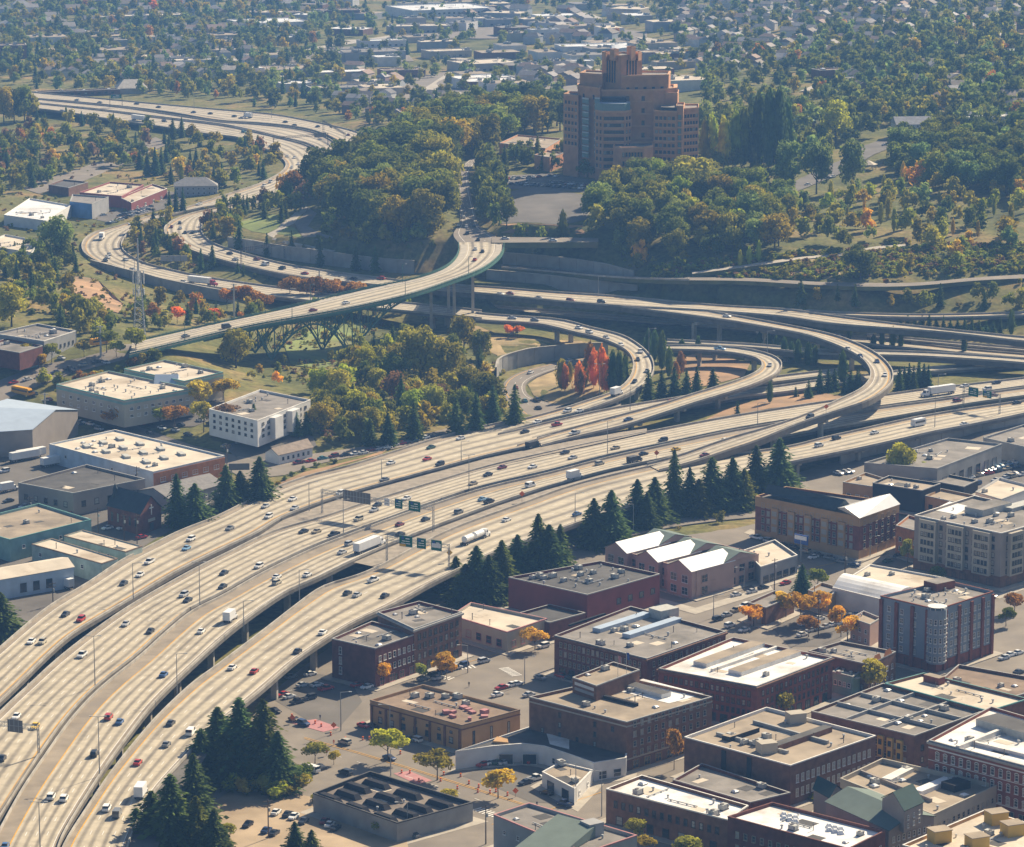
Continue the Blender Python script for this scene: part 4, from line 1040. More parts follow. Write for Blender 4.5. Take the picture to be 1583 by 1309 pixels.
def build_base(name, label, pts, h, zb, wall, roof, parapet=.8, cop='coping_grey', cornice=None, cat='building', band=None, roofz=None, pm=None):
    """pts: world corner points counter-clockwise from above"""
    c = sum((Vector((p[0], p[1], 0)) for p in pts), Vector()) / len(pts)
    o = thing(name, label, cat, (c.x, c.y, zb)); zr = zb + h
    poly = [(p[0], p[1]) for p in pts]; n = len(poly)
    mb = MB()
    for i in range(n):
        a, b = poly[i], poly[(i + 1) % n]
        mb.face([(*a, zb - 2.5), (*b, zb - 2.5), (*b, zr + parapet), (*a, zr + parapet)])
    wl = mb.build('wall', M(wall), o)
    mb = MB(); mb.face([(*p, zr) for p in poly]); mb.build('roof', M(roof), o)
    def off(d):
        out = []
        for i in range(n):
            p0, p1, p2 = Vector(poly[i - 1]), Vector(poly[i]), Vector(poly[(i + 1) % n])
            d1 = (p1 - p0).normalized(); d2 = (p2 - p1).normalized()
            n1 = Vector((d1.y, -d1.x)); n2 = Vector((d2.y, -d2.x)); k = n1 + n2
            k = k / max(k.length_squared / 2, .3)
            out.append(p1 + k * d)
        return out
    if parapet:
        mb = MB(); ins = off(-.4); ex = off(.06); zt = zr + parapet
        for i in range(n):
            j = (i + 1) % n
            mb.face([(*ins[j], zr), (*ins[i], zr), (*ins[i], zt + .1), (*ins[j], zt + .1)])
            mb.face([(*ex[i], zt + .1), (*ex[j], zt + .1), (*ins[j], zt + .1), (*ins[i], zt + .1)], 1)
            mb.face([(*ex[i], zt - .25), (*ex[j], zt - .25), (*ex[j], zt + .1), (*ex[i], zt + .1)], 1)
        mb.build('parapet', [M(pm or wall), M(cop)], o)
    if cornice:
        mb = MB(); ex = off(.55); e2 = off(.05); zt = zr + parapet - .3
        for i in range(n):
            j = (i + 1) % n
            mb.face([(*ex[i], zt - .5), (*ex[j], zt - .5), (*ex[j], zt), (*ex[i], zt)]); mb.face([(*ex[i], zt), (*ex[j], zt), (*e2[j], zt + .02), (*e2[i], zt + .02)]); mb.face([(*e2[i], zt - .9), (*e2[j], zt - .9), (*ex[j], zt - .5), (*ex[i], zt - .5)])
        mb.build('cornice', M(cornice), o)
    for bd in (band or []):
        z0, z1, m_ = bd; mb = MB(); ex = off(.09)
        for i in range(n):
            j = (i + 1) % n
            mb.face([(*ex[i], zb + z0), (*ex[j], zb + z0), (*ex[j], zb + z1), (*ex[i], zb + z1)])
            mb.face([(*ex[i], zb + z1), (*ex[j], zb + z1), (*poly[j], zb + z1), (*poly[i], zb + z1)])
        mb.build('wall_band', M(m_), o)
    if zb < 2 and 'walk' in globals():
        walk.append(1); k = .10 + .004 * len(walk); mb = MB(); mb.prism([tuple(p) for p in off(2.9)], zb - .3, zb + k, 0, None, None, False); s = mb.build('sidewalk', M('sidewalk'), loc=Vector((c.x, c.y, zb))); struct(s, 'pale raised sidewalk slab round a building')
    return o, poly, zr
def wall_windows(o, a, b, zb, rows, cols, w=1.2, h=1.7, z0=1.2, fh=3.4, frame='frame_white', glass='glass', mull=1, arch=False, name='window', f0=.05, f1=.95, skip=0, mixg=.25, base=None):
    a = Vector((a[0], a[1])); b = Vector((b[0], b[1])); d = (b - a); L = d.length; d.normalize(); nr = Vector((d.y, -d.x))
    rz = math.atan2(nr.y, nr.x) + math.pi / 2
    ol = base or wloc(o)
    for r in range(rows):
        for c in range(cols):
            if skip and R.random() < skip: continue
            t = f0 + (f1 - f0) * (c + .5) / cols
            p = a + d * L * t + nr * .03
            gl = glass if R.random() > mixg else 'glass_blind'
            me = win_mesh(w, h, frame, gl, mull, arch)
            inst(name, me, o, Vector((p.x, p.y, zb + z0 + r * fh)) - ol, rz)
def roof_units(o, q, zr, n, mix=None, ang=None, lo=.08, hi=.92, sc0=1.0):
    mix = mix or dict(air_conditioner=3, roof_vent=4, skylight=2, vent_pipe=3)
    for _ in range(3 if n > 2 else 0):
        p = quad_pt(q, R.uniform(.15, .85), R.uniform(.15, .85)); k = 'roof_patch' + R.choice('ab'); inst('roof_patch', UNIT[k], o, Vector((p.x, p.y, zr)) - wloc(o), math.atan2((q[1] - q[0]).y, (q[1] - q[0]).x), (R.uniform(2, 6), R.uniform(2, 5), 1))
    for _ in range(2 if n > 4 else 0):
        p = quad_pt(q, R.uniform(.25, .7), R.uniform(.25, .75)); inst('roof_pipe', UNIT['roof_pipe'], o, Vector((p.x, p.y, zr)) - wloc(o), math.atan2((q[1] - q[0]).y, (q[1] - q[0]).x) + R.choice((0, 1.571)), (R.uniform(.7, 1.3), 1, 1))
    ks = list(mix); ws = [mix[k] for k in ks]; ol = wloc(o); got = []
    e = (q[1] - q[0]); ang = math.atan2(e.y, e.x) if ang is None else ang
    for _ in range(n * 6):
        if len(got) >= n: break
        s, t = R.uniform(lo, hi), R.uniform(lo, hi); p = quad_pt(q, s, t)
        if any((p - g).length < 2.6 for g in got): continue
        got.append(p); k = R.choices(ks, ws)[0]
        sc_ = R.uniform(.85, 1.35) * sc0
        inst(k, UNIT[k], o, Vector((p.x, p.y, zr)) - ol, ang + R.choice((0, math.pi / 2, math.pi)), (sc_, sc_, sc_))
def ridge(o, u0, v0, u1, v1, z, w, h, m, name='roof_ridge', gable=False, mt=None):
    "long box on a roof between two photograph points"
    a, b = P(u0, v0, z), P(u1, v1, z); d = (b - a); d.normalize(); s = Vector((-d.y, d.x, 0)) * w / 2
    mb = MB(); poly = [a - s, b - s, b + s, a + s]
    if gable:
        t = Vector((0, 0, h)); mb.face([a - s, b - s, b + t, a + t]); mb.face([b + s, a + s, a + t, b + t]); mb.face([a + s, a - s, a + t]); mb.face([b - s, b + s, b + t])
    else: mb.prism([(p.x, p.y) for p in poly], z, z + h, 0, 1 if mt else 0)
    return mb.build(name, [M(m)] + ([M(mt)] if mt else []), o)
def B(name, label, P0, P1, P2, P3=None, h=8, zb=0.0, wall='brick_red', roof='roof_grey', left=None, right=None, units=6, mix=None, parapet=.8, cop='coping_grey', cornice=None, band=None, cat='building', shop=None, pm=None):
    zr = zb + h; zt = zr + parapet
    q = [P(*P0, zt), P(*P1, zt), P(*P2, zt)]
    q.append(P(*P3, zt) if P3 else q[0] + q[2] - q[1])
    o, poly, zr = build_base(name, label, q, h, zb, wall, roof, parapet, cop, cornice, cat, band, pm=pm)
    for side, (a, b) in ((left, (0, 1)), (right, (1, 2))):
        for spec in ([side] if isinstance(side, dict) else (side or [])):
            wall_windows(o, poly[a], poly[b], zb, **spec)
    if shop:
        for (a, b), n, col in shop:
            wall_windows(o, poly[a], poly[b], zb, 1, n, w=2.6, h=2.6, z0=.3, frame=col, glass='glass', mull=2, name='shop_window', f0=.04, f1=.96, mixg=0)
            dd = Vector(poly[b]) - Vector(poly[a])
            wall_windows(o, poly[a], poly[b], zb, 1, 1, w=1.1, h=2.3, z0=.02, frame='frame_dark', glass='glass', mull=0, name='door', f0=.46 / 1, f1=.5, mixg=0)
    if units: roof_units(o, q, zr, units, mix)
    return o, q, zr
def gable_roof(o, q, z, rise, m, over=.4, along=0, name='roof', gm=None):
    "gable roof over quad q at height z; along=0 ridge runs with edge 0-1, 1 with edge 1-2"
    q = [Vector((p[0], p[1], z)) for p in q]
    if along: q = q[1:] + q[:1]
    c = sum(q, Vector()) / 4
    q2 = [p + (p - c).normalized() * over for p in q]
    r0 = (q2[0] + q2[3]) / 2 + Vector((0, 0, rise)); r1 = (q2[1] + q2[2]) / 2 + Vector((0, 0, rise))
    mb = MB(); th = Vector((0, 0, .18))
    for a, b, c_, d_ in ((q2[0], q2[1], r1, r0), (q2[2], q2[3], r0, r1)):
        mb.face([a + th, b + th, c_ + th, d_ + th]); mb.face([a, d_, c_, b]); mb.face([a, b, b + th, a + th])
    rf = mb.build(name, M(m), o)
    mb = MB(); e0 = (q[0] + q[3]) / 2 + Vector((0, 0, rise)); e1 = (q[1] + q[2]) / 2 + Vector((0, 0, rise))
    mb.face([q[3], q[0], e0]); mb.build('gable', M(gm or m), o); mb = MB(); mb.face([q[1], q[2], e1]); mb.build('gable', M(gm or m), o)
    return rf
def hip_roof(o, q, z, rise, m, inset=.3):
    q = [Vector((p[0], p[1], z)) for p in q]; c = sum(q, Vector()) / 4; q = [p + (p - c).normalized() * .5 for p in q]
    e = (q[1] - q[0]).length; f = (q[2] - q[1]).length
    if e < f: q = q[1:] + q[:1]
    a = (q[0] + q[3]) / 2; b = (q[1] + q[2]) / 2; t = min(.5, inset); up = Vector((0, 0, rise))
    r0 = a.lerp(b, t) + up; r1 = b.lerp(a, t) + up
    mb = MB(); mb.face([q[0], q[1], r1, r0]); mb.face([q[1], q[2], r1]); mb.face([q[2], q[3], r0, r1]); mb.face([q[3], q[0], r0])
    return mb.build('roof', M(m), o)
walk = []
def house(p, w, d, h, rz, wc, rc, label, group=None, share=False, hip=False, detail=True, flat=False):
    o = thing('house', label, 'house', p, group, share, rz)
    mb = MB(); mb.box((0, 0, -1.5), (w, d, h + 1.5)); x = mb.build('wall', M('wall_tint'), o, local=True); x.color = (*wc, 1)
    mb = MB(); a, b = w / 2 + .4, d / 2 + .4; r = min(w, d) * (.28 if not flat else .02)
    if flat: mb.box((0, 0, h), (w + .4, d + .4, .35))
    else:
        k = a * (.45 if hip else 1)
        mb.face([(-a, -b, h), (a, -b, h), (k, 0, h + r), (-k, 0, h + r)]); mb.face([(a, b, h), (-a, b, h), (-k, 0, h + r), (k, 0, h + r)]); mb.face([(-a, b, h), (-a, -b, h), (-k, 0, h + r)]); mb.face([(a, -b, h), (a, b, h), (k, 0, h + r)])
    x = mb.build('roof', M('roof_tint'), o, local=True); x.color = (*rc, 1)
    if detail:
        n = max(2, int(w / 3)); fl = max(1, int(h / 2.8))
        for f_ in range(fl):
            for i in range(n):
                inst('window', win_mesh(1.2, 1.4, 'frame_white', 'glass', 1), o, (-w / 2 + w * (i + .5) / n, -d / 2 - .03, .9 + f_ * 2.8), 0)
            for i in range(max(1, n - 1)):
                inst('window', win_mesh(1.2, 1.4, 'frame_white', 'glass', 1), o, (w / 2 + .03, -d / 2 + d * (i + .5) / max(1, n - 1), .9 + f_ * 2.8), math.pi / 2)
        if not flat: inst('chimney', UNIT['chimney'], o, (w * .22, d * .12, h + r * .3), 0, (.8, .8, 1))
    return o
def sheet(name, label, pts, m, off=.06, step=9, kind='structure', z=None):
    "a flat surface draped on the ground inside a photograph polygon"
    w = [G(u, v) if z is None else P(u, v, z) for u, v in pts]
    xy = [Vector((p.x, p.y)) for p in w]; n = len(xy)
    x0, x1 = min(p.x for p in xy), max(p.x for p in xy); y0, y1 = min(p.y for p in xy), max(p.y for p in xy)
    poly = [(p.x, p.y) for p in xy]; extra = []
    if z is None:
        k = max(step, math.sqrt((x1 - x0) * (y1 - y0) / 2500))
        yy = y0 + k / 2
        while yy < y1:
            xx = x0 + k / 2
            while xx < x1:
                if pip(poly, xx, yy): extra.append(Vector((xx, yy)))
                xx += k
            yy += k
    ev = [(i, (i + 1) % n) for i in range(n)]
    vo, eo, fo, *_ = delaunay_2d_cdt(xy + extra, ev, [], 1, .001)
    V = [(p.x, p.y, (tz(p.x, p.y) if z is None else z) + off) for p in vo]
    me = bpy.data.meshes.new(name); me.from_pydata(V, [], [list(f_) for f_ in fo]); me.materials.append(M(m)); me.update()
    for p_ in me.polygons:
        if p_.normal.z < 0: p_.flip()
    o = bpy.data.objects.new(name, me); COL.objects.link(o); o['kind'] = kind; o['label'] = label
    return o
# ------------------------------------------------------------------ ground surfaces
sheet('street_pavement', 'pale worn street paving between the brick blocks', [(402,1085),(470,1030),(530,985),(620,945),(700,905),(800,870),(880,850),(1000,835),(1100,822),(1170,805),(1240,770),(1235,730),(1300,712),(1400,690),(1500,664),(1640,650),(1700,900),(1700,1345),(240,1345),(330,1230)], 'street', .05, 12)
sheet('freeway_median', 'stained concrete gore between the two left carriageways', [(399,829),(437,804),(501,779),(562,760),(680,728),(750,709),(833,691),(930,672),(1000,662),(1000,668),(921,686),(833,705),(750,724),(680,745),(570,778),(494,804),(437,819)], 'concrete_dark', 0, z=9.75)
sheet('freeway_median', 'stained concrete gore beside the sign bridge and nearest carriageway', [(547,869),(596,848),(626,836),(680,815),(769,782),(845,757),(892,744),(940,731),(1000,718),(1000,724),(940,737),(907,747),(864,759),(816,777),(700,820),(623,859),(588,878)], 'concrete_dark', 0, z=9.72)
sheet('freeway_median', 'stained concrete gore between the merging ramps', [(800,665),(845,652),(892,642),(940,625),(960,618),(960,629),(940,635),(864,652),(800,668)], 'concrete_dark', 0, z=9.0)
sheet('freeway_shoulder', 'dark asphalt shoulder where the exit lane leaves under the conifers', [(205,1290),(240,1225),(285,1176),(330,1150),(290,1215),(250,1290),(235,1345),(180,1345)], 'asphalt', 0, z=9.6)
sheet('vacant_lot', 'bare tan dirt lot with parked cars below the conifers', [(330,1240),(370,1215),(430,1222),(480,1232),(560,1262),(625,1285),(640,1345),(300,1345),(320,1290)], 'dry_lot', .12)
sheet('parking_lot', 'asphalt car park under the edge of the freeway', [(420,1080),(480,1040),(540,1050),(560,1085),(520,1130),(470,1110)], 'lot', .1)
sheet('red_paving', 'red crosswalk paving at the construction site corner', [(450,1118),(488,1112),(525,1125),(500,1132)], 'coping_pink', .13)
sheet('red_paving', 'red crosswalk paving beside the sawtooth roofed building', [(608,1196),(632,1192),(668,1207),(645,1213)], 'coping_pink', .13)
sheet('car_lot', 'car park lot under the orange trees beside the brick apartments', [(1180,955),(1240,925),(1330,945),(1345,985),(1290,1000),(1220,1000)], 'lot', .1)
sheet('garage_forecourt', 'asphalt forecourt in front of the white curved garage', [(715,1200),(810,1155),(880,1180),(930,1205),(900,1245),(820,1240),(760,1215)], 'lot', .1)
sheet('sidewalk', 'pale sidewalk along the tan building', [(556,1120),(574,1112),(716,1158),(800,1130),(812,1134),(718,1170)], 'sidewalk', .14)
sheet('sidewalk', 'pale sidewalk in front of the grey apartment tower', [(1405,880),(1545,915),(1640,880),(1640,890),(1545,926),(1395,888)], 'sidewalk', .14)
sheet('sidewalk', 'pale sidewalk below the mixed brick apartments', [(1160,818),(1328,870),(1395,850),(1400,856),(1328,880),(1150,824)], 'sidewalk', .14)
sheet('sidewalk', 'sidewalk along the left street by the pink market building', [(930,900),(1075,940),(1190,905),(1195,912),(1075,950),(920,905)], 'sidewalk', .14)
sheet('car_lot', 'dealer car park beside the grey warehouse', [(1450,740),(1560,690),(1640,690),(1640,760),(1500,755)], 'lot', .1)
sheet('lawn', 'bright green park lawn on the terrace left of the bridge end', [(371,343),(395,334),(425,331),(437,340),(430,353),(412,361),(390,358),(374,351)], 'lawn', .15)
sheet('lawn', 'second piece of lawn beside the park path', [(428,361),(445,350),(455,352),(468,368),(455,372)], 'lawn', .15)
sheet('park_path', 'grey park path between the two lawns', [(412,362),(430,353),(438,342),(470,318),(480,322),(456,345),(445,350),(428,361),(440,372),(470,378),(520,388),(500,391),(450,380),(420,370)], 'sidewalk', .12)
sheet('cul_de_sac', 'grey street loop below the hill grove', [(455,345),(475,320),(490,330),(476,350),(500,362),(520,368),(490,371),(468,366)], 'street', .14)
sheet('parking_lot', 'upper car park in front of the brick tower', [(764,288),(772,272),(850,268),(930,280),(920,300),(840,292),(770,292)], 'lot', .15)
sheet('parking_lot', 'large empty asphalt lot in front of the brick tower', [(764,320),(768,303),(820,288),(925,305),(905,340),(870,348),(775,346)], 'lot', .2)
sheet('dry_grass', 'brown dry grass bank below the asphalt lot', [(772,347),(900,349),(905,362),(775,360)], 'dirt', .25)
sheet('dry_grass', 'pale dry grass clearing on the right slope', [(1180,428),(1222,402),(1290,400),(1300,425),(1290,434),(1240,433)], 'dry_grass', .3)
sheet('dry_grass', 'rusty dirt bank by the radio mast', [(105,425),(150,432),(190,470),(185,485),(150,475),(110,462)], 'dirt', .3)
sheet('dry_grass', 'brown grass inside the loop with red trees', [(816,595),(830,585),(862,572),(905,561),(960,575),(962,590),(930,608),(900,622),(860,628),(825,612)], 'dry_grass', .3)
sheet('dry_grass', 'orange dirt slope inside the second loop ramp', [(1040,560),(1070,548),(1110,550),(1160,562),(1150,582),(1100,596),(1060,600)], 'dirt', .3)
sheet('dry_grass', 'rust coloured dirt between the freeway and the conifers', [(1085,652),(1130,630),(1200,612),(1260,606),(1310,615),(1280,622),(1190,632)], 'dirt', .3)
sheet('dry_grass', 'lawn and dry grass above the curved retaining wall', [(700,500),(740,505),(790,525),(900,528),(905,536),(826,540),(770,565),(750,590),(735,580),(745,540)], 'dry_grass', .3)
sheet('lawn', 'sunny green grass in the ravine beneath the bridge arch', [(440,535),(490,505),(560,500),(575,540),(500,570),(450,565)], 'lawn', .3)
sheet('dry_grass', 'dry brown bank above the freeway left side', [(420,752),(470,730),(560,708),(600,694),(590,702),(530,718),(480,735),(425,760)], 'dirt', .15)
sheet('street', 'street running in front of the teal trimmed office roofs', [(-60,615),(0,588),(60,565),(130,553),(232,530),(232,546),(190,557),(110,578),(40,605),(0,622),(-60,650)], 'street', .25)
sheet('street', 'street with parked cars beside the white and orange warehouse', [(120,625),(200,655),(300,690),(400,712),(500,700),(620,682),(700,660),(720,662),(640,688),(500,716),(440,735),(380,742),(330,715),(230,680),(110,640)], 'street', .25)
sheet('yard', 'grey yard between the workshop buildings at left', [(-60,700),(80,690),(240,740),(330,740),(350,770),(300,800),(230,840),(120,920),(0,985),(-60,1000)], 'lot', .12)
sheet('yard', 'gravel yard next to the small white house', [(345,690),(400,672),(480,668),(490,690),(420,715),(370,712)], 'lot', .2)
sheet('parking_lot', 'car park beside the long teal trimmed roofs', [(300,600),(345,602),(350,640),(300,660),(200,660),(195,652),(290,632)], 'lot', .25)
sheet('parking_lot', 'store parking lot beside the left bend of the highway', [(140,338),(200,318),(260,296),(290,300),(285,316),(238,327),(170,345)], 'lot', .25)
sheet('parking_lot', 'lot by the far store', [(30,290),(120,262),(180,240),(240,212),(262,222),(200,250),(130,280),(60,300)], 'street', .3)
sheet('street', 'hilltop street winding past the gazebo', [(1195,300),(1240,275),(1300,248),(1330,228),(1385,208),(1460,205),(1460,212),(1400,220),(1350,240),(1310,265),(1260,285),(1210,306)], 'lot', .4)
for (pts, lb) in [([(560,175),(640,160),(760,150),(900,145),(880,120),(700,110),(600,125)], 'grey paved yards among the far warehouses'), ([(330,120),(470,100),(640,95),(620,70),(450,75),(330,95)], 'grey paved yards around the far flat roofs'), ([(600,60),(800,60),(1000,72),(1000,50),(820,30),(620,40)], 'paved yards around the distant white roofs')]:
    sheet('yard', lb, pts, 'street', .4, 14)
for k, (a, b) in enumerate([((655,1042),(700,1050)), ((690,1035),(735,1030)), ((778,1032),(800,1045)), ((735,1250),(770,1262))]):
    pa, pb = P(*a), P(*b); mb = MB(); d = pb - pa; n = int(d.length / 1.3); s = Vector((-d.y, d.x, 0)).normalized() * 1.8
    for i in range(n):
        c = pa.lerp(pb, (i + .5) / n); e = d.normalized() * .3; z = Vector((0, 0, tz(c.x, c.y) + .13))
        mb.face([c - s - e + z, c - s + e + z, c + s + e + z, c + s - e + z])
    o = mb.build('crosswalk_stripes', M('line_white'), loc=pa); struct(o, 'white painted crosswalk stripes')
def paint(label, pts, w, m, dz=.16, dash=0):
    C = cr([G(u, v) for u, v in pts], 4.0 if not dash else 3.0); mb = MB()
    for i in range(len(C) - 1):
        if dash and i % 3: continue
        a, b = Vector(C[i]), Vector(C[i + 1]); d = (b - a).normalized(); n = Vector((-d.y, d.x, 0)) * w / 2; z = Vector((0, 0, dz)); mb.face([a - n + z, b - n + z, b + n + z, a + n + z])
    struct(mb.build('street_marking', M(m), loc=Vector(C[0])), label)
for k in (0, 1): paint('double yellow centre line of the construction street', [(470, 1140 + k * 2), (560, 1165 + k * 2), (700, 1208 + k * 2), (800, 1240 + k * 2), (930, 1280 + k * 2)], .22, 'line_yellow')
paint('white dashed lane line of the construction street', [(480, 1158), (600, 1192), (720, 1230), (760, 1245)], .2, 'line_white', dash=1)
paint('yellow centre line of the avenue past the garage', [(760, 1275), (830, 1258), (930, 1225)], .25, 'line_yellow')
paint('yellow centre line of the avenue past the market', [(870, 1000), (960, 940), (1080, 925), (1200, 892), (1300, 868)], .25, 'line_yellow')
paint('yellow centre line behind the tan hall', [(610, 1052), (700, 1030), (790, 1005), (840, 985)], .25, 'line_yellow')
paint('white stall lines on the dirt lot edge', [(440, 1070), (520, 1050)], .2, 'line_white', dash=1)
# ------------------------------------------------------------------ buildings of the near district
mat('roof_soot', (.20, .165, .135), noise=.25, scale=.18, stain=(.085, .07, .06))
o, q, z = B('workshop_building', 'low dark sawtooth roofed workshop with a graffiti wall beside the dirt lot', (484,1226), (614,1272), (731,1240), (572,1192), h=4.4, wall='wall_concrete', roof='roof_soot', parapet=1.1, cop='roof_dark', units=0, pm='dark_panel')
for r in range(4):
    for c in range(3):
        s0, t0 = .03 + c * .325 + (.05 if r % 2 else 0), .06 + r * .235
        a = quad_pt(q, s0, t0); b = quad_pt(q, s0 + .25, t0); dz = Vector((0, 0, z - a.z)); a = a + dz; b = b + dz
        e = (b - a).normalized(); w = Vector((-e.y, e.x, 0)) * 1.25; mb = MB(); u = Vector((0, 0, 1.5)); i_ = e * 1.2
        k_ = .72; lo_ = [a - w, b - w, b + w, a + w]; hi_ = [a - w * k_ + i_ + u, b - w * k_ - i_ + u, b + w * k_ - i_ + u, a + w * k_ + i_ + u]
        for n_ in range(4): m_ = (n_ + 1) % 4; mb.face([lo_[n_], lo_[m_], hi_[m_], hi_[n_]], n_ == 2)
        mb.face(hi_)
        mb.build('skylight_monitor', [M('dark_panel'), M('glass')], o)
roof_units(o, q, z, 4, dict(roof_vent=1))
o, q, z = B('hall_building', 'tan stucco hall with flat brown roof and red roof machinery', (572,1082), (714,1121), (804,1097), (654,1058), h=7, wall='stucco_tan', roof='roof_brown', cop='roof_brown', units=9,
  left=[dict(rows=1, cols=7, w=1.6, h=1.8, z0=1.6, frame='frame_dark'), dict(rows=1, cols=7, w=1.0, h=.7, z0=4.6, frame='frame_dark')], right=[dict(rows=1, cols=3, w=.9, h=4, z0=1.2, frame='frame_dark')], band=[(6.2, 6.6, 'brick_brown')])
for k in range(9):
    p = quad_pt(q, .62 + R.random() * .3, .2 + R.random() * .5); mb = MB(); mb.box((p.x, p.y, z), (R.uniform(1, 2.6), R.uniform(1, 2.4), R.uniform(.6, 1.5)), R.random()); mb.build('red_duct', M('coping_pink'), o)
for k in range(7):
    e = Vector((q[1] - q[0])); a = q[0] + e * (.02 + k * .16); b = a - Vector((0, 0, 7)); n = Vector((e.y, -e.x, 0)).normalized() * .15
    mb = MB(); mb.box((a.x + n.x, a.y + n.y, 0), (.7, .5, 6.2), math.atan2(e.y, e.x)); mb.build('pilaster', M('brick_brown'), o)
# white garage with curved front
gz = 5
pts = [P(u, v, gz) for u, v in ((704,1164),(760,1156),(808,1152),(841,1156),(878,1168),(918,1182),(968,1174),(972,1150),(830,1122))]
o, poly, z = build_base('garage_building', 'long white garage with a curved front below the brown brick block', pts, gz, 0, 'stucco_white', 'roof_dark', .5, 'coping_white')
wall_windows(o, poly[1], poly[3], 0, 1, 2, w=4.2, h=3.2, z0=.05, frame='frame_white', glass='glass', mull=0, name='garage_door', mixg=0)
wall_windows(o, poly[3], poly[5], 0, 1, 3, w=1.4, h=1.8, z0=1.2, frame='frame_white')
wall_windows(o, poly[5], poly[6], 0, 1, 2, w=2.6, h=2.4, z0=.4, frame='frame_white')
mb = MB(); a = P(790,1140,gz); b = P(850,1145,gz); mb.prism([tuple(P(u, v, gz + .1)[:2]) for u, v in ((850,1150),(880,1158),(880,1140),(845,1134))], gz + .05, gz + .15); mb.build('pale_roof_patch', M('roof_white'), o)
mb = MB(); mb.prism([tuple(P(u, v, gz)[:2]) for u, v in ((762,1149),(786,1151),(784,1143),(768,1142))], gz, gz + .7); mb.build('roof_hatch', M('stucco_tan'), o)
o, q, z = B('filling_station', 'small white filling station box with dark openings on the forecourt', (838,1193), (888,1219), (916,1190), (866,1178), h=4, wall='stucco_white', roof='roof_tan', cop='coping_white', parapet=.4, units=3, left=dict(rows=1, cols=2, w=3.6, h=2.8, z0=.05, frame='frame_dark', mull=0, name='garage_door', mixg=0), right=dict(rows=1, cols=2, w=1.3, h=1, z0=1.4))
o, q, z = B('brick_block', 'brown brick block with mural corner and a half white roof', (818,1077), (969,1116), (1101,1077), (960,1045), h=14, wall='brick_brown', roof='roof_tan', cop='coping_grey', units=12, cornice=None,
  right=[dict(rows=4, cols=11, w=1.3, h=1.7, z0=4.0, fh=2.9, frame='frame_tan')], left=[dict(rows=3, cols=5, w=1.0, h=1.5, z0=5, fh=3.0, frame='frame_dark', skip=.35)], shop=[((1, 2), 7, 'stucco_tan')], band=[(3.4, 3.8, 'stucco_beige'), (13.2, 13.6, 'stucco_beige')])
mb = MB(); pp = [P(u, v, z + .08) for u, v in ((950,1066),(1034,1087),(1088,1073),(994,1049))]; mb.face(pp); mb.build('white_roof_membrane', M('roof_white'), o)
ridge(o, 974,1062, 1030,1078, z + .1, 4, 1.3, 'stucco_white', 'light_well', mt='roof_dark'); ridge(o, 905,1072, 985,1092, z, 1.2, 1.0, 'dark_panel', 'parapet_wall'); ridge(o, 862,1103, 905,1112, 6, 3, 1.2, 'dark_panel', 'roof_platform')
o2, q2, z2 = B('penthouse_block', 'raised brick penthouse with faded painted wall sign above the brown block', (885,1047), (922,1060), (989,1035), (948,1023), h=18, zb=0, wall='brick_brown', roof='roof_tan', units=2, parapet=.7)
ol = wloc(o2)
for k in range(2):
    a, b = Vector(q2[0]), Vector(q2[1]); d = (b - a).normalized(); n = Vector((d.y, -d.x, 0)); c = a.lerp(b, .5) + n * .06
    mb = MB(); mb.box((c.x, c.y, 15.2 + k * 1.6), ((b - a).length * .8, .06, .9), math.atan2(d.y, d.x)); mb.build('faded_lettering', M('stucco_white' if k else 'stucco_grey'), o2)
for k, m_ in ((0, 'coping_pink'), (1, 'sign_white')):
    p = quad_pt(q2, .9, .55 + .2 * k); mb = MB(); mb.tube([(p.x, p.y, z2), (p.x, p.y, z2 + 7)], .07, 5); mb.build('flagpole', M('galvanised'), o2)
    mb = MB(); mb.face([(p.x, p.y, z2 + 6.9), (p.x + .3, p.y - .2, z2 + 4.6), (p.x + .9, p.y - .3, z2 + 4.7), (p.x + .8, p.y - .2, z2 + 6.8)]); mb.face([(p.x, p.y + .03, z2 + 6.9), (p.x + .8, p.y - .17, z2 + 6.8), (p.x + .9, p.y - .27, z2 + 4.7), (p.x + .3, p.y - .17, z2 + 4.6)]); mb.build('flag', M('coping_pink' if k == 0 else 'sign_blue'), o2)
o, q, z = B('brick_shop', 'narrow brown brick shop with bright white roof at the bottom centre', (937,1219), (1125,1267), (1157,1245), (992,1198), h=9, wall='brick_brown', roof='roof_white', cop='coping_white', units=9, left=[dict(rows=1, cols=14, w=1.2, h=1.9, z0=5.2, frame='frame_dark'), dict(rows=1, cols=7, w=2.2, h=2.4, z0=.5, frame='frame_dark')], right=dict(rows=2, cols=3, w=1.2, h=1.8, z0=1.4, fh=3.7))
B('grey_annex', 'low plain grey roofed annex in the shadow of the windowless brick block', (1040,1205), (1160,1240), (1222,1225), (1085,1180), h=6.5, wall='brick_dark', roof='roof_grey', units=3)
o, q, z = B('brick_shop', 'dark red brick block with domed skylights on its white roof', (1125,1262), (1312,1312), (1369,1284), (1194,1240), h=10, wall='brick_dark', roof='roof_white', cop='brick_dark', units=5, left=[dict(rows=2, cols=13, w=1.2, h=1.8, z0=2, fh=3.6, frame='frame_tan')], right=dict(rows=2, cols=5, w=1.1, h=1.8, z0=2, fh=3.6))
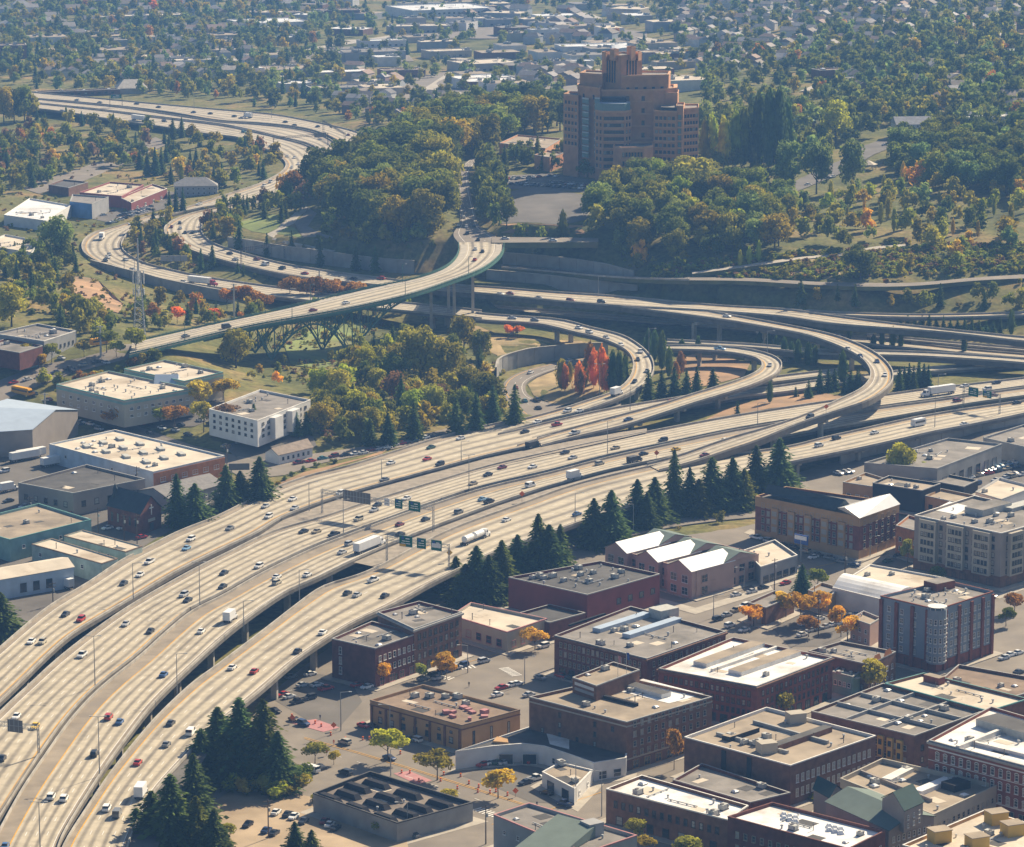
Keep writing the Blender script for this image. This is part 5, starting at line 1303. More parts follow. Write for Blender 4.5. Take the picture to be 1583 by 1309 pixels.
for uu, vv in ((1212,1266),(1282,1284)):
    for a in range(3):
        for b in range(2):
            p = P(uu + a * 9, vv + a * 2.4 - b * 6, z); mb = MB(); mb.prism([(p.x - .9, p.y - .9), (p.x + .9, p.y - .9), (p.x + .9, p.y + .9), (p.x - .9, p.y + .9)], z, z + .9, 0, 0, [(p.x - .4, p.y - .4), (p.x + .4, p.y - .4), (p.x + .4, p.y + .4), (p.x - .4, p.y + .4)]); mb.build('dome_skylight', M('metal_white'), o)
o, q, z = B('pink_trim_building', 'grey flat roofed building with pink coping and a teal shed roof', (763,1259), (905,1318), (985,1291), (818,1241), h=9, wall='stucco_grey', roof='roof_grey', cop='coping_pink', units=6, left=dict(rows=1, cols=6, w=1.2, h=1.2, z0=5.5, skip=.3), right=dict(rows=2, cols=6, w=1.4, h=1.5, z0=1.5, fh=3.6))
mb = MB(); a = [P(u, v, z + .2) for u, v in ((785,1318),(862,1275),(922,1292),(850,1335))]; u = Vector((0, 0, 3))
mb.face([a[0], a[3], a[2] + u, a[1] + u]); mb.face([a[1], a[1] + u, a[2] + u, a[2]]); mb.face([a[2], a[2] + u, a[3]]); mb.face([a[0], a[1] + u, a[1]]); mb.build('shed_roof', M('metal_teal'), o)
mb = MB(); p = P(915,1290, z); mb.box((p.x, p.y, z), (4.5, 4.5, 3.6), .6); mb.build('roof_box', M('stucco_grey'), o)
o, q, z = B('brick_warehouse', 'long windowless left sided brick warehouse with white framed windows on the right wall', (1058,1139), (1222,1183), (1354,1137), (1185,1093), h=11, wall='brick_brown', roof='roof_tan', cop='coping_white', units=14, right=[dict(rows=2, cols=15, w=1.2, h=2.3, z0=2.2, fh=4.0, frame='frame_white', glass='glass_blind', mixg=.5)], pm='stucco_white')
ridge(o, 1122,1145, 1168,1130, z, 3, 1.4, 'dark_panel', 'light_well', mt='roof_tan'); ridge(o, 1195,1160, 1280,1130, z, 3, 1.6, 'brick_brown', 'light_well', mt='roof_dark'); ridge(o, 1165,1118, 1280,1150, z, .8, 1.0, 'coping_grey', 'parapet_wall'); ridge(o, 1108,1136, 1218,1165, z, .8, .9, 'coping_grey', 'parapet_wall')
for uu, vv in ((1230,1116),(1185,1162)): 
    p = P(uu, vv, z); mb = MB(); mb.box((p.x, p.y, z), (5, 4, 3), .35); mb.build('stair_penthouse', M('stucco_beige'), o)
e = (q[1] - q[0])
for t in (.38, .62):
    p = q[0] + e * t; mb = MB(); n = Vector((e.y, -e.x, 0)).normalized() * .06; mb.box((p.x + n.x, p.y + n.y, 0), (1.6, .25, 11), math.atan2(e.y, e.x)); mb.build('dark_shaft', M('dark_panel'), o)
o, q, z = B('brick_block', 'broad brown block with sectioned dark roof and a yellow bay on its shaded wall', (1254,1099), (1414,1137), (1526,1097), (1365,1056), h=10, wall='brick_brown', roof='roof_grey', cop='coping_grey', units=12, mix=dict(skylight=4, roof_vent=3, air_conditioner=2), left=[dict(rows=2, cols=10, w=1.6, h=1.7, z0=2, fh=3.6, frame='frame_tan')], right=[dict(rows=2, cols=8, w=1.3, h=1.7, z0=2, fh=3.6, frame='frame_dark')])
for t in (.33, .66):
    a, b = quad_pt(q, t, .02), quad_pt(q, t, .98); mb = MB(); mb.bar((a.x, a.y, z + .5), (b.x, b.y, z + .5), .5, 0, 1.0); mb.build('parapet_wall', M('coping_grey'), o)
    a, b = quad_pt(q, .02, t), quad_pt(q, .98, t); mb = MB(); mb.bar((a.x, a.y, z + .52), (b.x, b.y, z + .52), .5, 0, 1.0); mb.build('parapet_wall', M('coping_grey'), o)
for k in range(3):
    e = q[1] - q[0]; a = q[0] + e * (.66 + k * .09); b = q[0] + e * (.72 + k * .09); n = Vector((e.y, -e.x, 0)).normalized() * .5
    mb = MB(); c = (a + b) / 2; mb.box((c.x + n.x * .6, c.y + n.y * .6, 2.4), ((b - a).length * .9, 1.2, 6.2), math.atan2(e.y, e.x)); bay = mb.build('yellow_bay', M('stucco_yellow'), o)
    for r in range(2):
        m_ = MB(); m_.box((c.x + n.x * 1.9, c.y + n.y * 1.9, 3.1 + r * 3), ((b - a).length * .5, .12, 1.7), math.atan2(e.y, e.x)); m_.build('bay_window', M('glass'), bay)
o, q, z = B('long_roof_block', 'long pale roofed block with a brick stair head behind the sectioned roof', (1368,1056), (1528,1099), (1590,1080), (1428,1040), h=10.5, wall='brick_brown', roof='roof_cream', cop='coping_teal', units=6)
ridge(o, 1432,1052, 1456,1058, z, 3, 2.2, 'brick_red', 'stair_penthouse', mt='roof_tan')
o, q, z = B('arched_window_block', 'red brick corner block with white arched windows and white sectioned roof', (1436,1144), (1600,1188), (1705,1142), (1532,1092), h=16, wall='brick_red', roof='roof_white', cop='coping_grey', units=16, cornice='coping_grey', left=[dict(rows=3, cols=12, w=1.3, h=1.8, z0=4.6, fh=3.6, frame='frame_white', arch=True)], shop=[((0, 1), 8, 'stucco_beige')], band=[(3.9, 4.3, 'stucco_white'), (14.6, 15.0, 'stucco_white'), (11.2, 11.4, 'stucco_white')])
ridge(o, 1480,1160, 1560,1128, z, 1.2, 1.4, 'coping_white', 'parapet_wall'); ridge(o, 1500,1150, 1590,1172, z, 1.0, 1.1, 'coping_white', 'parapet_wall'); ridge(o, 1525,1118, 1600,1140, z, 9, 2.2, 'unit_grey', 'roof_structure', mt='roof_dark')
o, q, z = B('beige_office', 'beige office block with twin roof strips and a stepped parapet', (1299,1203), (1443,1259), (1543,1213), (1364,1172), h=8, wall='stucco_beige', roof='roof_tan', cop='stucco_beige', units=14, right=[dict(rows=2, cols=12, w=1.2, h=1.6, z0=1.3, fh=3.3, frame='frame_tan')], parapet=1.2)
ridge(o, 1370,1210, 1405,1192, z, 3, 1.2, 'coping_white', 'skylight_strip'); ridge(o, 1418,1228, 1466,1208, z, 3, 1.2, 'metal_white', 'skylight_strip'); ridge(o, 1330,1195, 1440,1240, z, .6, 1.0, 'stucco_taupe', 'parapet_wall'); ridge(o, 1465,1222, 1490,1215, z, 5, 2, 'dark_panel', 'roof_pit')
# green gabled front block
pts = [P(*p, 10) for p in ((1277,1240), (1374,1284), (1444,1262), (1345,1222))]
o, poly, z = build_base('teal_roof_block', 'grey block with dark teal hipped roofs and a gabled tower', pts, 10, 0, 'stucco_taupe', 'roof_grey', 0)
wall_windows(o, poly[1], poly[2], 0, 3, 8, w=.9, h=1.6, z0=1, fh=2.7, frame='frame_white')
gable_roof(o, pts, z, 2.6, 'metal_teal', .5, 0, 'roof', 'stucco_taupe')
tq = [P(*p, 15) for p in ((1364,1234), (1398,1254), (1427,1240), (1392,1222))]
mb = MB(); mb.prism([(p.x, p.y) for p in tq], 9, 15); mb.build('gable_tower', M('stucco_taupe'), o); gable_roof(o, tq, 15, 3.4, 'metal_dark_teal', .4, 1, 'tower_roof', 'stucco_taupe')
wall_windows(o, tq[1], tq[2], 9, 2, 3, w=.8, h=1.2, z0=1, fh=2.2)
pts = [P(*p, 9) for p in ((1258,1220), (1282,1234), (1302,1222), (1272,1208))]
o, poly, z = build_base('gabled_pavilion', 'small grey pavilion with dark teal gable next to the roof garden', pts, 9, 0, 'stucco_taupe', 'roof_grey', 0); gable_roof(o, pts, z, 2.6, 'metal_dark_teal', .4, 0, 'roof', 'stucco_taupe')
o, q, z = B('tan_penthouse_block', 'tan block with yellow stair heads on a cream roof at the bottom right corner', (1395,1306), (1560,1352), (1705,1306), (1522,1252), h=12, wall='stucco_tan', roof='roof_cream', cop='coping_white', units=12, left=dict(rows=3, cols=8, w=1.2, h=1.5, z0=1.5, fh=3.3))
for uu, vv in ((1452,1300),(1540,1272),(1565,1290),(1510,1310)):
    p = P(uu, vv, z); mb = MB(); mb.box((p.x, p.y, z), (5, 4, 3.2), .4); mb.box((p.x, p.y, z + 3.2), (5.4, 4.4, .2), .4, 1); mb.box((p.x - .6, p.y - 2.1, z + .1), (1, .2, 2), .4, 2); mb.build('stair_penthouse', [M('stucco_yellow'), M('roof_tan'), M('dark_panel')], o)
o, q, z = B('brick_block', 'three storey brick block with long white roof ridges behind the mural block', (1018,1033), (1170,1061), (1287,1016), (1133,985), h=12.5, wall='brick_red', roof='roof_white', cop='coping_grey', units=8, cornice='brick_brown', left=[dict(rows=3, cols=17, w=1.1, h=1.7, z0=3.9, fh=2.9, frame='frame_dark')], right=[dict(rows=3, cols=15, w=1.1, h=1.7, z0=3.9, fh=2.9, frame='frame_dark')], shop=[((0, 1), 8, 'frame_dark'), ((1, 2), 8, 'metal_dark_teal')])
for a in ((1082,1030,1172,998), (1136,1043,1228,1011)): ridge(o, *a, z, 5, 1.3, 'coping_white', 'roof_monitor', mt='roof_tan')
ridge(o, 1100,1038, 1200,1003, z, .8, .9, 'coping_white', 'parapet_wall')
o, q, z = B('brick_block', 'brick block with curved gable parapet beside the blue grey apartments', (1250,1006), (1343,1027), (1385,1007), (1301,991), h=9, wall='brick_brown', roof='roof_grey', cop='coping_grey', units=5, right=dict(rows=2, cols=5, w=1.2, h=1.6, z0=1.5, fh=3.4), left=dict(rows=2, cols=9, w=1.1, h=1.6, z0=1.5, fh=3.4, frame='frame_dark'))
e = q[2] - q[1]
for t in (.3, .7):
    c = q[1] + e * t; mb = MB(); d = e.normalized(); mb.face([c - d * 3, c + d * 3, c + d * 1.6 + Vector((0, 0, 2)), c - d * 1.6 + Vector((0, 0, 2))]); mb.build('gable_parapet', M('brick_orange'), o)
B('brick_shop', 'low green fronted brick shop in the gap beside the long white ridge block', (1287,1038), (1318,1046), (1334,1036), (1300,1028), h=6, wall='paint_teal', roof='roof_tan', units=3, left=dict(rows=1, cols=4, w=1.2, h=1.5, z0=3))
o, q, z = B('brick_block', 'four storey dark brick block with two long pale blue skylights', (857,982), (1000,1018), (1122,976), (975,937), h=12, wall='brick_dark', roof='roof_grey', cop='coping_grey', units=16, cornice='brick_brown', left=[dict(rows=3, cols=18, w=1.1, h=1.7, z0=3.9, fh=2.8, frame='frame_tan', arch=False)], right=[dict(rows=3, cols=13, w=1.1, h=1.7, z0=3.9, fh=2.8, frame='frame_tan')], shop=[((0, 1), 9, 'frame_dark'), ((1, 2), 7, 'frame_dark')])
ridge(o, 922,977, 1000,952, z, 3.2, 1.3, 'metal_blue', 'long_skylight'); ridge(o, 968,986, 1048,960, z, 3.2, 1.3, 'metal_blue', 'long_skylight'); ridge(o, 1012,956, 1040,950, z, 6, 3, 'unit_grey', 'roof_plant')
ridge(o, 880,968, 935,950, z, .8, .6, 'dark_panel', 'roof_rail')
o, q, z = B('red_building', 'large windowless red painted building with rows of roof machinery', (786,892), (908,919), (1020,887), (928,867), h=10, wall='paint_red', roof='roof_dark', cop='coping_grey', units=24, mix=dict(air_conditioner=6, roof_vent=6, vent_pipe=2), right=[dict(rows=1, cols=4, w=2.2, h=2, z0=4.5, frame='frame_dark', f0=.35, f1=.98)])
o, q, z = B('cream_roof_shop', 'low cream roofed shop with purple trim next to the red building', (697,951), (784,977), (846,956), (728,931), h=6, wall='stucco_beige', roof='roof_cream', cop='coping_pink', units=3, left=dict(rows=1, cols=5, w=2.6, h=2.6, z0=1.2, frame='coping_pink'), right=dict(rows=1, cols=4, w=2, h=2.2, z0=1.2, frame='coping_pink'))
B('grey_annex', 'low shaded grey roof between the cream shop and the red building', (800,948), (850,962), (905,947), (850,934), h=5.5, wall='brick_dark', roof='roof_dark', units=0)
o, q, z = B('corner_block', 'taller grey stone corner block with cornice above the freeway edge', (584,946), (640,972), (714,946), (648,929), h=14, wall='brick_brown', roof='roof_grey', cop='coping_grey', cornice='coping_grey', units=6, right=[dict(rows=3, cols=8, w=1.4, h=1.9, z0=4.3, fh=3.2, frame='frame_dark')], left=[dict(rows=2, cols=4, w=1.1, h=1.6, z0=6, fh=3.4, frame='frame_dark')], shop=[((1, 2), 5, 'frame_dark')], pm='paint_red')
o, q, z = B('brick_block', 'red brick block with paired white windows beside the freeway', (513,987), (580,1002), (646,979), (575,960), h=12, wall='brick_dark', roof='roof_grey', cop='coping_grey', units=5, right=[dict(rows=2, cols=8, w=1.3, h=1.9, z0=4.4, fh=3.6, frame='frame_white')], left=[dict(rows=3, cols=1, w=1.2, h=2.4, z0=2, fh=3.2, f0=.1, f1=.3)], shop=[((1, 2), 4, 'coping_pink')])
# market complex with gables
o, q, z = B('market_building', 'pink market complex with white and teal gabled roofs', (943,846), (1077,884), (1173,856), (1036,822), h=9, wall='stucco_pink', roof='roof_grey', parapet=.3, cop='stucco_pink', units=6, left=[dict(rows=2, cols=9, w=3.4, h=2.7, z0=.8, fh=4.1, frame='stucco_pink', glass='glass', mull=2, mixg=0)], right=[dict(rows=2, cols=6, w=3.4, h=2.7, z0=.8, fh=4.1, frame='stucco_pink', glass='glass', mull=2, mixg=0)])
for t0, t1, m_ in ((.0, .26, 'metal_white'), (.36, .62, 'metal_white'), (.72, 1.0, 'metal_white')):
    e = q[1] - q[0]; f_ = q[3] - q[0]; a = q[0] + e * t0; b = q[0] + e * t1; n = Vector((e.y, -e.x, 0)).normalized()
    qq = [a + n * 2.2, b + n * 2.2, b + f_ * .62, a + f_ * .62]
    mb = MB(); mb.prism([(p.x, p.y) for p in qq], 0, z + .6); mb.build('gabled_wing', M('stucco_pink'), o)
    gable_roof(o, qq, z + .6, 3.0, m_, .5, 1, 'white_gable_roof', 'stucco_pink')
    wall_windows(o, qq[0], qq[1], 0, 2, 2, w=3.2, h=2.7, z0=.9, fh=4.2, frame='stucco_white', mull=2, mixg=0)
    c1 = a + f_ * .45 ; q3 = [c1 + e * .02, b + f_ * .45, b + f_ * .98, a + f_ * .98]
    gable_roof(o, q3, z + .7, 2.4, 'metal_teal', .3, 0, 'teal_gable_roof', 'stucco_pink')
B('cream_roof_store', 'low store with stained cream roof and a blue billboard at its corner', (1150,850), (1176,876), (1233,858), (1198,834), h=6, wall='stucco_grey', roof='roof_cream', cop='coping_white', units=2, right=dict(rows=1, cols=5, w=3, h=2.2, z0=.8, frame='frame_dark', mull=2, mixg=0))
# mixed brick apartments
o, q, z = B('apartment_block', 'brick and tan apartment block with slate roof and a bright white gable', (1168,767), (1329,799), (1390,777), (1215,752), h=15, zb=.5, wall='brick_red', roof='roof_grey', cop='stucco_tan', units=3, left=[dict(rows=4, cols=17, w=1.5, h=1.9, z0=3.7, fh=2.8, frame='frame_tan')], right=[dict(rows=4, cols=6, w=1.5, h=1.9, z0=3.7, fh=2.8, frame='frame_tan')], shop=[((0, 1), 9, 'stucco_tan'), ((1, 2), 4, 'stucco_tan')], band=[(0, 3.3, 'stucco_tan'), (12.2, 15.6, 'stucco_tan')])
for t in (.2, .36, .52, .68, .84):
    e = q[1] - q[0]; c = q[0] + e * t; n = Vector((e.y, -e.x, 0)).normalized(); mb = MB(); mb.box((c.x + n.x * .4, c.y + n.y * .4, 3.8), (3.2, .9, 9.5), math.atan2(e.y, e.x)); bay = mb.build('bay', M('stucco_tan'), o)
    for r in range(3):
        m_ = MB(); m_.box((c.x + n.x * .9, c.y + n.y * .9, 4.6 + r * 2.9), (2.2, .12, 1.8), math.atan2(e.y, e.x)); m_.build('bay_window', M('glass_blind'), bay)
mb = MB(); a, b, c, d = [P(*t) for t in ((1180,762,17), (1290,789,17), (1307,772,20.5), (1188,748,20.5))]
mb.face([a, b, c, d]); b2 = c + Vector((3, 5, -4)); a2 = d + Vector((3, 5, -4)); mb.face([d, c, b2, a2]); mb.face([b, b2, c]); mb.face([a, d, a2]); mb.build('slate_roof', M('slate'), o)
mb = MB(); a, b, c, d = [P(*t) for t in ((1311,788,17.2), (1329,800,17.2), (1393,778,17.2), (1377,763,21))]
rf = [P(1306,784,21), P(1376,763,21)]; mb.face([P(1329,801,17.2), P(1392,779,17.2), rf[1], rf[0]]); mb.face([rf[0], rf[1], P(1360,766,17.2), P(1292,785,17.2)]); mb.face([P(1292,785,17.2), P(1329,801,17.2), rf[0]]); mb.build('white_gable_roof', M('metal_white'), o)
# taupe apartment tower
o, q, z = B('apartment_tower', 'taupe six storey apartment tower with projecting pale bays', (1414,796), (1548,824), (1645,797), (1506,766), h=19, zb=.5, wall='stucco_taupe', roof='roof_grey', cop='coping_white', units=22, mix=dict(air_conditioner=5, roof_vent=4, skylight=2), left=[dict(rows=5, cols=12, w=1.3, h=1.7, z0=4.8, fh=2.9, frame='frame_dark')], right=[dict(rows=5, cols=9, w=1.3, h=1.7, z0=4.8, fh=2.9, frame='frame_dark')], shop=[((0, 1), 6, 'frame_dark'), ((1, 2), 5, 'frame_dark')], band=[(0, 4.2, 'brick_brown')])
for (i, ts) in ((0, (.18, .5, .8)), (1, (.2, .55, .88))):
    e = q[i + 1] - q[i]; n = Vector((e.y, -e.x, 0)).normalized(); rz = math.atan2(e.y, e.x)
    for t in ts:
        c = q[i] + e * t; mb = MB(); mb.box((c.x + n.x * .7, c.y + n.y * .7, 4.4), (7.5, 1.6, 15.3), rz); bay = mb.build('pale_bay', M('stucco_beige'), o)
        for r in range(5):
            for s in (-2.2, -.7, .9, 2.4):
                d = e.normalized() * s; m_ = win_mesh(1.1, 1.6, 'frame_dark', 'glass' if R.random() < .7 else 'glass_blind', 1); k = inst('window', m_, bay, Vector((c.x + n.x * 1.53 + d.x, c.y + n.y * 1.53 + d.y, 5.2 + r * 2.9)) - wloc(bay), rz)
ridge(o, 1505,796, 1550,784, z, 8, 2.4, 'unit_grey', 'roof_plant', mt='roof_grey'); ridge(o, 1556,790, 1600,778, z, 5, 1.4, 'unit_grey', 'roof_plant')
mb = MB(); pp = [P(u, v, z + .1) for u, v in ((1442,788),(1478,795),(1500,783),(1468,775))]; mb.face(pp); mb.build('white_roof_patch', M('roof_white'), o)
# blue grey and brick apartments with rounded corner bay
o, q, z = B('apartment_block', 'blue grey apartment block striped by brick piers with rounded corner bay', (1361,921), (1449,942), (1536,914), (1464,897), h=20, wall='panel_blue_grey', roof='roof_grey', cop='brick_red', units=16, mix=dict(roof_vent=6, air_conditioner=2, skylight=1), left=[dict(rows=5, cols=4, w=1.4, h=1.8, z0=4.4, fh=3.0, frame='frame_white', mull=2)], right=[dict(rows=5, cols=11, w=1.3, h=1.8, z0=4.4, fh=3.0, frame='frame_white', mull=2)], band=[(0, 3.6, 'brick_red')], shop=[((0, 1), 3, 'frame_dark'), ((1, 2), 4, 'frame_dark')])
for i, ts in ((0, (.03, .3, .58, .84)), (1, (.14, .38, .6, .8, .98))):
    e = q[i + 1] - q[i]; n = Vector((e.y, -e.x, 0)).normalized(); rz = math.atan2(e.y, e.x)
    for t in ts:
        c = q[i] + e * t; mb = MB(); mb.box((c.x + n.x * .25, c.y + n.y * .25, .1), (1.3, .7, 19.9), rz); mb.build('brick_pier', M('brick_red'), o)
c = q[1]; mb = MB(); mb.tube([(c.x, c.y, 3.6), (c.x, c.y, 21)], 3.0, 14); cb = mb.build('corner_bay', M('panel_blue_grey'), o)
for r in range(5):
    for k in range(6):
        a = rad(180 + 15 + k * 30); inst('window', win_mesh(.95, 1.8, 'frame_white', 'glass', 1), cb, Vector((c.x + math.cos(a) * 3.02, c.y + math.sin(a) * 3.02, 4.4 + 3 * r)) - wloc(cb), a + math.pi / 2)
mb = MB(); mb.tube([(c.x, c.y, 21.9), (c.x, c.y, 22.0)], 3.1, 14)
for k in range(10): 
    a = k * .628; mb.bar((c.x + 3 * math.cos(a), c.y + 3 * math.sin(a), 21), (c.x + 3 * math.cos(a), c.y + 3 * math.sin(a), 22), .15)
mb.build('balcony_rail', M('frame_white'), o); ridge(o, 1438,912, 1466,906, z, 6, 2.6, 'brick_red', 'stair_penthouse', mt='roof_grey')
# barrel roof hall
o, q, z = B('barrel_roof_hall', 'white hall with a barrel vault and flat roof behind the blue grey apartments', (1287,908), (1378,930), (1462,893), (1345,872), h=6.5, wall='stucco_white', roof='roof_cream', cop='coping_white', units=3, parapet=.5)
mb = MB(); a, b, c_, d = q[0], q[1], q[1].lerp(q[2], .5), q[0].lerp(q[3], .5); n = 9
for k in range(n):
    A = []
    for kk in (k, k + 1):
        t = kk / n; hgt = Vector((0, 0, math.sin(math.pi * t) * 3 - .3)); A.append((a.lerp(d, t) + hgt, b.lerp(c_, t) + hgt))
    mb.face([A[0][0], A[0][1], A[1][1], A[1][0]])
    mb.face([A[0][1], A[0][1] * 1 - Vector((0, 0, A[0][1].z - z)), A[1][1] - Vector((0, 0, A[1][1].z - z)), A[1][1]])
mb.build('barrel_vault', M('roof_white'), o)
B('garage_building', 'small brown flat garage next to the orange trees', (1156,931), (1184,939), (1228,920), (1197,913), h=5.5, wall='brick_brown', roof='roof_grey', units=0, left=dict(rows=1, cols=1, w=5, h=3, z0=.2, frame='stucco_tan', glass='glass_blind', mull=2, name='garage_door'))
B('tan_shop', 'small tan flat shop behind the round green tree', (1249,912), (1280,922), (1302,909), (1270,900), h=5, wall='stucco_tan', roof='roof_grey', units=1)
B('pink_house', 'pink and grey low building between the orange trees and the striped apartments', (1315,955), (1345,965), (1362,955), (1335,944), h=7, wall='stucco_pink', roof='roof_tan', units=1, left=dict(rows=2, cols=3, w=1.2, h=1.4, z0=1.2, fh=3))
o, q, z = B('grey_warehouse', 'wide grey flat warehouse beside the freeway wall', (1336,715), (1449,724), (1549,686), (1466,677), h=7.5, zb=2, wall='wall_concrete', roof='roof_grey', cop='coping_grey', units=5, right=[dict(rows=1, cols=7, w=3.4, h=3.8, z0=.1, frame='frame_dark', mull=0, name='garage_door', mixg=.3)])
B('grey_warehouse', 'small grey roofed shed at the right edge under the freeway wall', (1520,676), (1600,694), (1660,672), (1583,656), h=6, zb=2, wall='wall_concrete', roof='roof_grey', units=3)
B('dark_building', 'near black flat roofed building with parapet behind the white gable', (1349,746), (1425,758), (1454,747), (1374,735), h=8.5, zb=1, wall='dark_panel', roof='roof_tan', cop='coping_grey', units=4)
B('tan_building', 'tan flat building left of the near black building', (1303,745), (1349,752), (1370,740), (1338,730), h=7, zb=1, wall='stucco_tan', roof='roof_tan', units=1, left=dict(rows=1, cols=3, w=2, h=1.8, z0=2))
B('tan_building', 'tan flat building right of the near black building', (1430,766), (1486,778), (1514,767), (1455,755), h=6, zb=1, wall='stucco_tan', roof='roof_tan', units=1, left=dict(rows=1, cols=4, w=2, h=1.8, z0=2, frame='frame_dark'))
B('orange_brick_building', 'orange brick building wedged behind the white gable', (1385,812), (1422,822), (1445,808), (1405,796), h=10, zb=.5, wall='brick_orange', roof='roof_grey', units=0, left=dict(rows=2, cols=3, w=1.4, h=1.6, z0=2, fh=3.4))
B('white_shed', 'low white roofed shed beside the dealer car park', (1508,760), (1548,772), (1600,752), (1545,738), h=5, zb=1, wall='stucco_white', roof='roof_cream', units=2)
B('white_shed', 'white roofed shed with a dark front next to the dealer lot', (1415,752-14), (1490,752), (1512,742), (1450,730), h=4, zb=1, wall='dark_panel', roof='roof_grey', units=0)
B('pink_house', 'bright pink small house at the right edge', (1535,985), (1560,993), (1583,983), (1556,974), h=6, wall=mat('pink_wall', (.55, .16, .26), noise=.08), roof='roof_tan', units=0) if False else None
B('brown_shop', 'brown roofed low block behind the pale roofed long block', (1455,1050), (1560,1079), (1640,1055), (1482,1027), h=7, wall='brick_brown', roof='roof_brown', units=3)
# ------------------------------------------------------------------ left side buildings
o, q, z = B('warehouse', 'white and orange brick warehouse with skylight rows in its cream roof', (76,686), (237,729), (347,704), (178,664), h=7, zb=10, wall='blue_white', roof='roof_cream', cop='coping_white', units=14, mix=dict(skylight=5, roof_vent=3, air_conditioner=1), left=dict(rows=1, cols=4, w=1.5, h=1.3, z0=3.5, skip=.4), parapet=.6)
e = q[2] - q[1]; n = Vector((e.y, -e.x, 0)).normalized() * .12; mb = MB(); c = (q[1] + q[2]) / 2; mb.box((c.x + n.x, c.y + n.y, 9), (e.length, .3, 7.9), math.atan2(e.y, e.x)); f_ = mb.build('brick_front', M('brick_orange'), o)
wall_windows(o, q[1] + n * 1.6, q[2] + n * 1.6, 10, 1, 6, w=2.8, h=1.8, z0=3, frame='frame_white', glass='glass_blind', mull=2)
wall_windows(o, q[1] + n * 1.6, q[2] + n * 1.6, 10, 1, 2, w=3.2, h=2.6, z0=.05, frame='paint_blue', glass='glass_lit', name='blue_door', f0=.05, f1=.42)
for r in range(3):
    for c in range(4):
        p = quad_pt(q, .2 + c * .19, .25 + r * .25); mb = MB(); mb.box((p.x, p.y, z), (2.2, 5.5, .9), .4); mb.build('skylight_monitor', M('unit_grey'), o)
B('workshop', 'dark flat roofed grey workshop split by a raised roof wall', (28,746), (113,762), (224,740), (134,718), h=7, zb=9, wall='stucco_taupe', roof='roof_dark', cop='coping_grey', units=3, left=dict(rows=1, cols=5, w=1.8, h=2, z0=2, frame='frame_dark'), right=dict(rows=1, cols=5, w=2, h=2.2, z0=2, frame='frame_dark'))
# church
pts = [P(*p, 15) for p in ((166,782), (217,795), (249,784), (196,768))]
o, poly, z = build_base('church', 'dark brick church with slate gable roof and a white cross', pts, 7, 8, 'brick_dark', 'slate', 0, cat='church')
gable_roof(o, pts, 15, 5.5, 'slate', .4, 0, 'roof', 'brick_dark')
wall_windows(o, poly[0], poly[1], 8, 1, 5, w=1.1, h=2.8, z0=2, frame='frame_dark', arch=True)
e = pts[2] - pts[1]; n = Vector((e.y, -e.x, 0)).normalized(); c = pts[1].lerp(pts[2], .5) + n * .3
mb = MB(); mb.bar((c.x, c.y, 13.6), (c.x, c.y, 17.4), .35); dd = e.normalized() * 1.1; mb.bar((c.x - dd.x, c.y - dd.y, 16.2), (c.x + dd.x, c.y + dd.y, 16.2), .35); mb.build('cross', M('frame_white'), o)
mb = MB(); mb.box((c.x, c.y, 11.2), (4.2, .2, 1.1), math.atan2(e.y, e.x)); mb.build('sign_band', M('stucco_beige'), o)
mb = MB(); mb.box((c.x, c.y, 8), (2, .3, 2.6), math.atan2(e.y, e.x)); mb.build('door', M('steel_dark'), o)
mb = MB(); p = P(178,757,20.5); mb.box((p.x, p.y, 17), (1.4, 1.4, 4), .4); mb.prism([(p.x - .8, p.y - .8), (p.x + .8, p.y - .8), (p.x + .8, p.y + .8), (p.x - .8, p.y + .8)], 21, 23, 0, 0, [(p.x - .02, p.y - .02), (p.x + .02, p.y - .02), (p.x + .02, p.y + .02), (p.x - .02, p.y + .02)]); mb.build('bell_turret', M('slate'), o)
pts = [P(*p, 13) for p in ((215,758), (262,772), (346,748), (300,737))]
o, poly, z = build_base('parish_house', 'long low house with grey green roof behind the dark church', pts, 4.5, 8.5, 'stucco_grey', 'shingle', 0); gable_roof(o, pts, 13, 2.6, 'shingle', .5, 1, 'roof', 'stucco_grey'); wall_windows(o, poly[1], poly[2], 8.5, 1, 8, w=1.1, h=1.3, z0=1.6)
B('teal_workshop', 'teal walled workshop with pale flat roof at the left edge', (-70,810), (15,834), (141,803), (60,778), h=6, zb=7, wall='paint_teal', roof='roof_tan', cop='coping_teal', units=3, right=dict(rows=1, cols=4, w=1.5, h=1.3, z0=2.5, skip=.3))
B('long_shed', 'pale green long shed with rust stained cream roof nearest the freeway', (49,841), (157,871), (182,863), (80,832), h=5, zb=6.5, wall='pale_teal', roof='roof_cream', cop='roof_brown', parapet=.3, units=2, left=dict(rows=1, cols=6, w=1.6, h=1.4, z0=1.6, skip=.3))
B('long_shed', 'second pale green shed with cream roof behind the first', (99,828), (194,853), (220,844), (128,819), h=5, zb=7, wall='pale_teal', roof='roof_cream', cop='roof_brown', parapet=.3, units=3, left=dict(rows=1, cols=6, w=1.6, h=1.4, z0=1.6, skip=.3))
pts = [P(*p, 11.5) for p in ((-90,893), (-65,908), (114,877), (94,862))]
o, poly, z = build_base('metal_shed', 'grey blue metal shed with cream pitched roof at the left edge', pts, 5.5, 6, 'blue_white', 'roof_cream', 0); gable_roof(o, pts, 11.5, 1.6, 'roof_cream', .4, 1, 'roof', 'blue_white'); wall_windows(o, poly[1], poly[2], 6, 1, 4, w=2.4, h=3, z0=.1, frame='frame_dark', mull=0, name='garage_door', mixg=0, f0=.5, f1=.95, skip=.3)
pts = [P(*p, 21) for p in ((-70,672), (50,664), (120,634), (12,617))]
